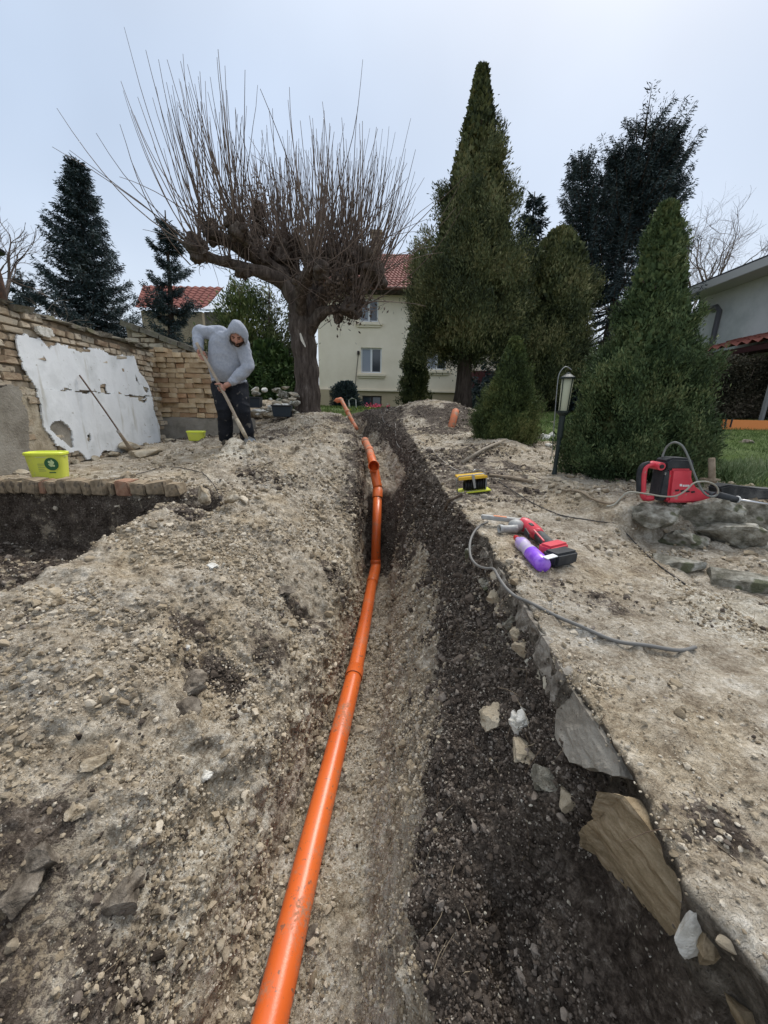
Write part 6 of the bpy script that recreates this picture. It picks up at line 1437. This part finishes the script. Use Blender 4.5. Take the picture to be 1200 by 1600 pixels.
# ---------------- cordless tool and purple bottle on the slab ----------------
def S(a, b, dh):
    px, py = 700 + a / 4, 780 + b / 4; g_ = RG(px, py); h = g_[2] - CAMZ
    for _ in range(3): q_ = PH(px, py, h + dh); h = gz(q_[0], q_[1]) - CAMZ
    return PH(px, py, h + dh)
o0 = S(560, 230, .0); t = empty('cordless_grinder', o0, 0, 'cordless red and grey tool with a flat belt arm and black battery on the slab', 'power tool')
M_ALU = rough_mat('dusty cast metal', [(.26, .26, .25), (.42, .42, .40)], 30, .5, .001, 150, spec=.5); M_GRIP = rough_mat('dusty grey grip', [(.05, .055, .055), (.12, .125, .12)], 25, .7, .001, 150)
def bar(a, b, w, h, name, m, bevel=.003, up=(0, 0, 1), par=None, tw=1):
    a = np.array(a); b = np.array(b); x = (b - a); L_ = np.linalg.norm(x); x /= L_; y = np.cross(up, x); y /= np.linalg.norm(y); z = np.cross(x, y); M = np.stack([x, y, z], 1)
    V = []
    for sx, k in ((-.5, 1), (.5, tw)):
        for sy, sz in ((-1, -1), (1, -1), (1, 1), (-1, 1)): V.append((sx * L_, sy * w / 2 * k, sz * h / 2 * k))
    rb = Rel(t); rb.add(np.array(V) @ M.T + (a + b) / 2, [(3, 2, 1, 0), (4, 5, 6, 7), (0, 1, 5, 4), (1, 2, 6, 5), (2, 3, 7, 6), (3, 0, 4, 7)]); return rb.go(name, m, par, bevel=bevel)
a0, a1 = S(208, 108, .045), S(480, 138, .045)
bar(a0, a1, .036, .022, 'belt_arm', M_ALU, .004)
bar(a0 * .72 + a1 * .28 + [0, 0, .012], a0 * .42 + a1 * .58 + [0, 0, .012], .020, .003, 'orange_band', mat('orange strip on arm', (.65, .25, .12), .6), .001)
g0, g1_ = S(318, 186, .028), S(425, 186, .03); Mz = np.array(Vector(g1_ - g0).normalized().to_track_quat('Z', 'Y').to_matrix()); L_ = np.linalg.norm(g1_ - g0)
rb = Rel(t); rb.lathe([(.012, .03), (.014, .004), (.021, 0), (.024, .004), (.022, .02), (.019, .03), (.020, L_ * .75), (.026, L_), (.001, L_)], 20, M=Mz, off=g0); rb.go('dust_port', M_ALU, smooth=True)
rb = Rel(t); rb.lathe([(.001, .012), (.0145, .012)], 20, M=Mz, off=g0); rb.go('port_bore', M_BLACKP)
V, Fc = ICO[3]; rb = Rel(t); rb.add(V * [.040, .036, .034] + S(425, 165, .04), Fc); rb.go('gear_head', M_ALU, smooth=True)
rb = Rel(t); rb.tube(smooth_path([S(455, 150, .045), S(500, 170, .045), S(545, 205, .042), S(565, 222, .04)], 5), np.interp(np.linspace(0, 1, 16), [0, .2, .7, 1], [.034, .038, .034, .028]), 20); rb.go('motor_housing', M_RED, smooth=True)
rb = Rel(t); rb.tube(smooth_path([S(545, 208, .042), S(585, 240, .04), S(625, 278, .04), S(650, 300, .04)], 5), np.interp(np.linspace(0, 1, 16), [0, .4, 1], [.0305, .026, .029]), 20); rb.go('grip', M_GRIP, smooth=True)
bar(S(535, 190, .078), S(600, 262, .072), .008, .006, 'red_stripe', M_RED, .001)
bar(S(480, 195, .045) , S(505, 235, .045), .006, .03, 'side_vents', M_TBLK, .001)
bar(S(600, 318, .045), S(715, 290, .045), .062, .046, 'battery_shoe', M_RED, .009)
bar(S(632, 372, .036), S(765, 345, .036), .072, .058, 'battery', M_TBLK, .010)
bar(S(606, 368, .062), S(672, 350, .064), .028, .004, 'white_label', M_PVC, .001)
bar(S(580, 165, .0) if False else S(512, 150, .083), S(530, 165, .082), .018, .006, 'switch', M_GRIP, .002)
c0, c1 = S(425, 240, .03), S(598, 415, .034); t = empty('spray_bottle', (c0 + c1) / 2 - [0, 0, .03], 0, 'purple plastic bottle with a pale upper half lying beside the cordless tool', 'bottle')
Mz = np.array(Vector(c1 - c0).normalized().to_track_quat('Z', 'Y').to_matrix()); L_ = np.linalg.norm(c1 - c0)
M_PUR = mat('purple liquid plastic', (.30, .09, .72), .25, spec=.5); b_ = NT(M_PUR); b_.color(b_.mix(b_.smooth(b_.noise(18, 4), .35, .65), (.25, .07, .70), (.42, .20, .80)))
M_LAV = mat('cloudy lavender plastic', (.50, .42, .60), .3, spec=.5); b_ = NT(M_LAV); b_.color(b_.mix(b_.smooth(b_.noise(25, 4), .4, .6), (.52, .46, .58), (.42, .30, .66)))
rb = Rel(t); rb.lathe([(.012, L_ * .06), (.013, L_ * .10), (.019, L_ * .14), (.030, L_ * .22), (.031, L_ * .34), (.026, L_ * .42), (.030, L_ * .50), (.032, L_ * .60)], 24, M=Mz, off=c0); rb.go('upper_body', M_LAV, smooth=True)
rb = Rel(t); rb.lathe([(.032, L_ * .60), (.033, L_ * .8), (.033, L_ * .96), (.029, L_), (.001, L_ * 1.0)], 24, M=Mz, off=c0); rb.go('lower_body', M_PUR, smooth=True)
rb = Rel(t); rb.lathe([(.001, -.014), (.008, -.014), (.013, 0), (.014, L_ * .07), (.001, L_ * .07)], 18, M=Mz, off=c0); rb.go('cap', mat('red cap', (.45, .02, .02), .4), smooth=False)

# ---------------- the digging man ----------------
def skin(name, verts, edges, radii, sub=2, root=0):
    me = bpy.data.meshes.new(name); me.from_pydata([tuple(v) for v in verts], edges, []); o = bpy.data.objects.new(name, me); COL.objects.link(o)
    md_ = o.modifiers.new('skin', 'SKIN'); md_.use_smooth_shade = True
    for i, r_ in enumerate(radii):
        sv = me.skin_vertices[0].data[i]; sv.radius = (r_, r_) if np.isscalar(r_) else tuple(r_); sv.use_root = (i == root)
    s_ = o.modifiers.new('sub', 'SUBSURF'); s_.levels = sub; s_.render_levels = sub
    dg = bpy.context.evaluated_depsgraph_get(); dg.update(); ev = o.evaluated_get(dg); m2 = ev.to_mesh()
    V = np.zeros(len(m2.vertices) * 3); m2.vertices.foreach_get('co', V); Fc = [tuple(p.vertices) for p in m2.polygons]; ev.to_mesh_clear()
    bpy.data.objects.remove(o); bpy.data.meshes.remove(me); return V.reshape(-1, 3), Fc
MYc = 4.85
m_ = lambda x, y, d=0: P(x, y, MYc + d)
fz = gz(m_(360, 676)[0], MYc)
man = empty('person', (m_(362, 660)[0], MYc, fz), 0, 'man in a light grey hoodie and black trousers bending over his shovel', 'person')
J = dict(pel=m_(358, 594), bel=m_(357, 572, -.06), che=m_(356, 548, -.10), upc=m_(358, 530, -.14), nek=m_(367, 526, -.20), hed=m_(371, 523, -.28),
         rs=m_(338, 521, -.12), re=m_(309, 519, -.10), rw=m_(311, 549, -.24), rh=m_(315, 558, -.27), ls=m_(379, 538, -.18), le=m_(387, 574, -.22), lw=m_(358, 600, -.34), lh=m_(350, 603, -.36),
         h1=m_(345, 603, .02), k1=m_(351, 641, -.10), a1=m_(353, 678, .02), t1=m_(352, 685, -.12), h2=m_(372, 603, .02), k2=m_(379, 641, -.10), a2=m_(387, 676, .02), t2=m_(391, 682, -.12))
for k_ in ('a1', 'a2'): J[k_][2] = fz + .10
for k_ in ('t1', 't2'): J[k_][2] = fz + .04
names = list(J); ix = {k: i for i, k in enumerate(names)}
E = [('pel', 'bel'), ('bel', 'che'), ('che', 'upc'), ('upc', 'nek'), ('nek', 'hed'), ('upc', 'rs'), ('rs', 're'), ('re', 'rw'), ('rw', 'rh'), ('upc', 'ls'), ('ls', 'le'), ('le', 'lw'), ('lw', 'lh'), ('pel', 'h1'), ('h1', 'k1'), ('k1', 'a1'), ('a1', 't1'), ('pel', 'h2'), ('h2', 'k2'), ('k2', 'a2'), ('a2', 't2')]
Rb_ = dict(pel=.13, bel=.14, che=.145, upc=.11, nek=.055, hed=.07, rs=.05, re=.036, rw=.028, rh=.032, ls=.062, le=.042, lw=.028, lh=.032, h1=.085, k1=.056, a1=.038, t1=.035, h2=.085, k2=.056, a2=.038, t2=.035)
M_SKIN = rough_mat('skin', [(.42, .21, .155), (.52, .28, .21)], 30, .6, .0008, 200, spec=.35)
V, Fc = skin('person', [J[k] for k in names], [(ix[a], ix[b]) for a, b in E], [Rb_[k] for k in names])
body = Rel(man); body.add(V, Fc)
# head in its own frame: -y is the face
fd = Vector((.16, -1, -.78)).normalized(); zax = Vector((.10, .0, 1)); zax = (zax - fd * zax.dot(fd)).normalized(); yax = -fd; xax = yax.cross(zax)
HM = np.array([list(xax), list(yax), list(zax)]).T; HC = J['hed'] + np.array(fd) * .02
V, Fc = ICO[4]; V = V.copy()
def gb(c, r_, a): return a * np.exp(-((V - np.array(c)) ** 2).sum(1) / r_ ** 2)
rad = 1 + gb((0, -1, -.08), .16, .24) + gb((0, -1, -.22), .15, .2) + gb((.3, -.95, .28), .2, .06) + gb((-.3, -.95, .28), .2, .06) - gb((.32, -.9, .08), .17, .13) - gb((-.32, -.9, .08), .17, .13) + gb((0, -.8, -.75), .3, .12) + gb((1, 0, -.05), .14, .14) + gb((-1, 0, -.05), .14, .14) + gb((0, -.95, -.45), .12, .05) - gb((0, -.95, -.53), .05, .05)
Vh = V * rad[:, None] * [.078, .094, .112]; body.add(Vh @ HM.T + HC, [tuple(f) for f in Fc])
sh0, sh1 = m_(307, 536, -.26), m_(386, 686, -.42)
sdir = (sh1 - sh0) / np.linalg.norm(sh1 - sh0)
def hand(c, wrist, side=1):
    c = np.array(c); tpar = (c - sh0).dot(sdir); ax = sh0 + sdir * tpar; n0 = np.array(wrist) - ax; n0 -= sdir * n0.dot(sdir); n0 /= np.linalg.norm(n0); b0 = np.cross(sdir, n0) * side
    palm, pf = ICO[3]; Mx = np.stack([n0, b0, sdir], 1); body.add((palm * [.020, .030, .044]) @ Mx.T + ax + n0 * .034, [tuple(f) for f in pf])
    body.tube([ax + n0 * .05, np.array(wrist)], [.026, .027], 10)
    for i, (ln, o_) in enumerate(((.9, -.032), (1.0, -.011), (.95, .011), (.8, .031))):
        pts_ = []
        for u in np.linspace(0, 1, 7):
            an = -.3 + u * 3.6 * ln; rr_ = .031 - .002 * u; pts_.append(ax + sdir * (o_ + .004 * math.sin(u * 3 + i)) + rr_ * (n0 * math.cos(an) + b0 * math.sin(an)))
        body.tube(pts_, [.0098, .0098, .0092, .0092, .0085, .008, .0055], 8)
    pts_ = [ax + sdir * (-.036) + .034 * (n0 * math.cos(a_) + b0 * math.sin(a_)) + sdir * (-.008 * k_) for k_, a_ in enumerate((.2, -.5, -1.2, -1.9, -2.4))]
    body.tube(pts_, [.013, .012, .0105, .0095, .006], 8)
hand(J['rh'], J['rw']); hand(J['lh'], J['lw'], -1)
body.go('body', M_SKIN, smooth=True)
# hooded sweatshirt
M_HOOD = rough_mat('light grey marl fleece', [(.31, .335, .39), (.40, .425, .475)], 40, .95, .002, 160, spec=.1); nh = NT(M_HOOD)
def remesh(mb, vox, it=3):
    o = mb.build('tmp'); md_ = o.modifiers.new('r', 'REMESH'); md_.mode = 'VOXEL'; md_.voxel_size = vox; sm_ = o.modifiers.new('s', 'SMOOTH'); sm_.iterations = it; sm_.factor = .5
    dg = bpy.context.evaluated_depsgraph_get(); dg.update(); ev = o.evaluated_get(dg); m2 = ev.to_mesh(); V = np.zeros(len(m2.vertices) * 3); m2.vertices.foreach_get('co', V)
    Nv = np.zeros(len(m2.vertices) * 3); m2.vertices.foreach_get('normal', Nv)
    Fc = np.array([list(p.vertices) for p in m2.polygons if len(p.vertices) == 4]); ev.to_mesh_clear(); me_ = o.data; bpy.data.objects.remove(o); bpy.data.meshes.remove(me_); return V.reshape(-1, 3), Nv.reshape(-1, 3), Fc
def ell(mb, c, r3, M=None):
    V, Fc = ICO[3]; V = V * np.array(r3)
    if M is not None: V = V @ np.array(M).T
    mb.add(V + np.array(c), Fc)
def spine(mb, keys, k=28):
    """closed body of elliptical sections: (centre, half width, half depth)"""
    pts = smooth_path([a for a, _, _ in keys], 5); n = len(pts); u = np.linspace(0, len(keys) - 1, n); rw_ = np.interp(u, range(len(keys)), [b for _, b, _ in keys]); rd = np.interp(u, range(len(keys)), [c for _, _, c in keys])
    T = np.gradient(pts, axis=0); T /= np.linalg.norm(T, axis=1)[:, None]; V = []
    for i in range(n):
        X = np.array([1, 0, 0]) - T[i] * T[i][0]; X /= np.linalg.norm(X); Yv = np.cross(T[i], X)
        for j in range(k): a_ = 2 * math.pi * j / k; V.append(pts[i] + X * rw_[i] * math.cos(a_) + Yv * rd[i] * math.sin(a_))
    V = np.array(V + [pts[0], pts[-1]]); idx = np.arange(n * k).reshape(n, k)
    F_ = [tuple(q) for q in np.stack([idx[:-1], np.roll(idx, -1, 1)[:-1], np.roll(idx, -1, 1)[1:], idx[1:]], -1).reshape(-1, 4)] + [(n * k, (j + 1) % k, j) for j in range(k)] + [(n * k + 1, (n - 1) * k + j, (n - 1) * k + (j + 1) % k) for j in range(k)]
    mb.add(V, F_)
mb = MB()
spine(mb, [(J['pel'] + [0, 0, -.02], .195, .150), (J['pel'] + [0, 0, .06], .215, .175), (J['bel'], .225, .195), (J['che'], .215, .165), (J['upc'] + [-.01, 0, .01], .185, .125), (J['upc'] + [0, -.02, .075], .12, .09)])
ell(mb, J['rs'] + [.03, 0, 0], (.115, .10, .085)); ell(mb, J['ls'] + [-.03, 0, .01], (.105, .10, .095)); ell(mb, J['nek'] + [-.01, .03, .01], (.13, .12, .085))
for s0, e0_, w0_ in (('rs', 're', 'rw'), ('ls', 'le', 'lw')):
    wv = J[e0_] + (J[w0_] - J[e0_]) * .9; pth = smooth_path([J[s0], J[s0] * .5 + J[e0_] * .5, J[e0_], J[e0_] * .5 + wv * .5, wv], 6)
    mb.tube(pth, np.interp(np.linspace(0, 4, len(pth)), range(5), [.086, .072, .066, .058, .048]), 18)
V, Nv, Fc = remesh(mb, .011, 5)
sleeve = np.minimum(np.linalg.norm(V - J['re'], axis=1), np.linalg.norm(V - J['le'], axis=1))
q_ = V * np.array([5, 5, 9]) + np.stack([V[:, 2] * 3, V[:, 0] * 3, V[:, 0] * 4], 1) + fbm(V * 3, 2, 3)[:, None] * .9
rid = 1 - np.abs(vnoise(q_, 71)) * 2; rid2 = 1 - np.abs(vnoise(V * 17 + 4, 74)) * 2
V = V + Nv * (rid * .0065 * (1 + .9 * np.exp(-sleeve / .12)) + rid2 * .0022)[:, None]
rb = Rel(man); rb.add(V, Fc); hoodie = rb.go('hoodie', M_HOOD, smooth=True)
# hood: a shell round the head, open towards the face
V, Fc = ICO[4]; op = (V @ np.array([0, -.93, -.37]));
Vo = V * np.array([.112, .128, .148]) * (1 + .05 * fbm(V * 3, 2, 12))[:, None]; Vo[:, 2] += np.where(V[:, 2] > .3, (V[:, 2] - .3) * .02, 0)
keep = [tuple(f) for f in Fc if op[list(f)].mean() < .62]
bm = bmesh.new(); vv = [bm.verts.new(tuple(p)) for p in (Vo @ HM.T + HC + np.array([0, .012, .008]))]
for f in keep: bm.faces.new([vv[i] for i in f])
bmesh.ops.delete(bm, geom=[v for v in bm.verts if not v.link_faces], context='VERTS'); bmesh.ops.recalc_face_normals(bm, faces=bm.faces); bmesh.ops.solidify(bm, geom=bm.faces[:], thickness=.010)
me = bpy.data.meshes.new('hood')
for v in bm.verts: v.co -= Vector(man.location)
bm.to_mesh(me); bm.free(); me.shade_smooth(); link('hood', me, M_HOOD, man)
for nm, (a, b) in {'cuff': ('re', 'rw')}.items(): pass
for a, b in (('re', 'rw'), ('le', 'lw')):
    d_ = (J[b] - J[a]); rb = Rel(man); rb.tube([J[a] + d_ * .86, J[a] + d_ * .97], [.045, .038], 16); rb.go('cuff', M_HOOD, smooth=True)
rb = Rel(man); c_ = J['pel']; a_ = np.linspace(0, 2 * math.pi, 25); rb.tube([c_ + np.array([math.cos(x) * .192, math.sin(x) * .150, -.012 + .01 * math.sin(2 * x)]) for x in a_], .022, 8, caps=False); rb.go('waistband', M_HOOD, smooth=True)
rb = Rel(man)    # beard and brows
V, Fc = ICO[4]; sel_ = [tuple(f) for f in Fc if (V[list(f)].mean(0)[2] < -.28 and V[list(f)].mean(0)[1] < .1) and not (abs(V[list(f)].mean(0)[0]) < .2 and -.56 < V[list(f)].mean(0)[2] < -.45)]
rb.add((V * rad[:, None] * (1.07 + .03 * fbm(V * 12, 2, 9))[:, None] * [.078, .094, .112]) @ HM.T + HC, sel_); rb.go('beard', mat('dark beard', (.035, .022, .016), .9), smooth=True)
rb = Rel(man)
for sx in (-1, 1): rb.tube([(np.array([sx * x, y, z]) @ HM.T + HC) for x, y, z in ((.012, -.094, .026), (.026, -.092, .030), (.042, -.082, .026))], .0045, 6); rb.box(np.array([sx * .026, -.082, .008]) @ HM.T + HC, (.024, .008, .004), M=HM)
rb.go('brows', mat('brow hair', (.03, .02, .015), .9))
# trousers
M_TR = rough_mat('black work trousers', [(.010, .012, .017), (.022, .024, .030)], 9, .85, .004, 60, fleck=((.12, .11, .10), 13, .63))
mb = MB()
spine(mb, [(J['pel'] + [0, 0, .05], .175, .140), (J['pel'] + [0, 0, -.02], .185, .150), (J['pel'] + [0, 0, -.10], .17, .145)])
for h_, k_, a_ in (('h1', 'k1', 'a1'), ('h2', 'k2', 'a2')):
    pth = smooth_path([J[h_] + [0, 0, .03], J[h_] * .5 + J[k_] * .5, J[k_], J[k_] * .5 + J[a_] * .5, J[a_] + [0, 0, -.03]], 6); mb.tube(pth, np.interp(np.linspace(0, 4, len(pth)), range(5), [.118, .106, .088, .082, .088]), 18)
V, Nv, Fc = remesh(mb, .012, 4); rid = 1 - np.abs(vnoise(V * np.array([6, 6, 13]) + fbm(V * 4, 2, 3)[:, None], 81)) * 2
V = V + Nv * (rid * .010)[:, None]; rb = Rel(man); rb.add(V, Fc); rb.go('trousers', M_TR, smooth=True)
M_BOOT = rough_mat('muddy boot', [(.02, .018, .016), (.09, .075, .055)], 18, .8, .002, 90)
for a, b in (('a1', 't1'), ('a2', 't2')):
    rb = Rel(man); V, Fc = ICO[3]; d_ = J[b] - J[a]; d_[2] = 0; d_ /= np.linalg.norm(d_); s_ = np.array([-d_[1], d_[0], 0]); Mx = np.stack([s_, d_, np.array([0, 0, 1.0])], 1)
    Vb = V * [.052, .135, .06]; Vb[:, 2] = np.maximum(Vb[:, 2], -.045); Vb[:, 2] *= np.where(V[:, 1] > 0, 1 - .35 * V[:, 1], 1); rb.add(Vb @ Mx.T + (J[a] * [1, 1, 0] + [0, 0, fz + .045]) + d_ * .06, Fc); rb.tube([J[a] + [0, 0, .05], J[a] * [1, 1, 0] + [0, 0, fz + .05]], .06, 12); rb.go('boot', M_BOOT, smooth=True)
# shovel
t = empty('shovel', sh1, 0, 'long wooden handled shovel held by the man and pushed into the soil', 'shovel')
Rel(t).tube(smooth_path([sh0, (sh0 + sh1) / 2 + [.01, 0, .005], sh1 - sdir * .2]), .0175, 12).go('shaft', rough_mat('ash wood', [(.30, .24, .18), (.42, .35, .27)], 10, .7, .001, 100), smooth=True)
Rel(t).tube([sh1 - sdir * .26, sh1 - sdir * .1, sh1], [.022, .024, .02], 12).go('socket', M_STONE_T, smooth=True)
Mb = np.array(Vector(sdir).to_track_quat('Z', 'Y').to_matrix()); rb = Rel(t)
V = []; 
for j, (z, w) in enumerate(((-.02, .03), (.02, .10), (.14, .105), (.22, .07), (.26, .005))):
    for i in range(7): u = i / 3 - 1; V.append((u * w, .02 * u * u * 1.2, z))
V = np.array(V); n5 = len(V); V = np.concatenate([V, V + [0, .003, 0]]); idx = np.arange(n5).reshape(5, 7); q_ = np.stack([idx[:-1, :-1], idx[:-1, 1:], idx[1:, 1:], idx[1:, :-1]], -1).reshape(-1, 4)
rb.add(V @ Mb.T + sh1, np.concatenate([q_, q_[:, ::-1] + n5])); rb.go('blade', M_TIN, smooth=True)
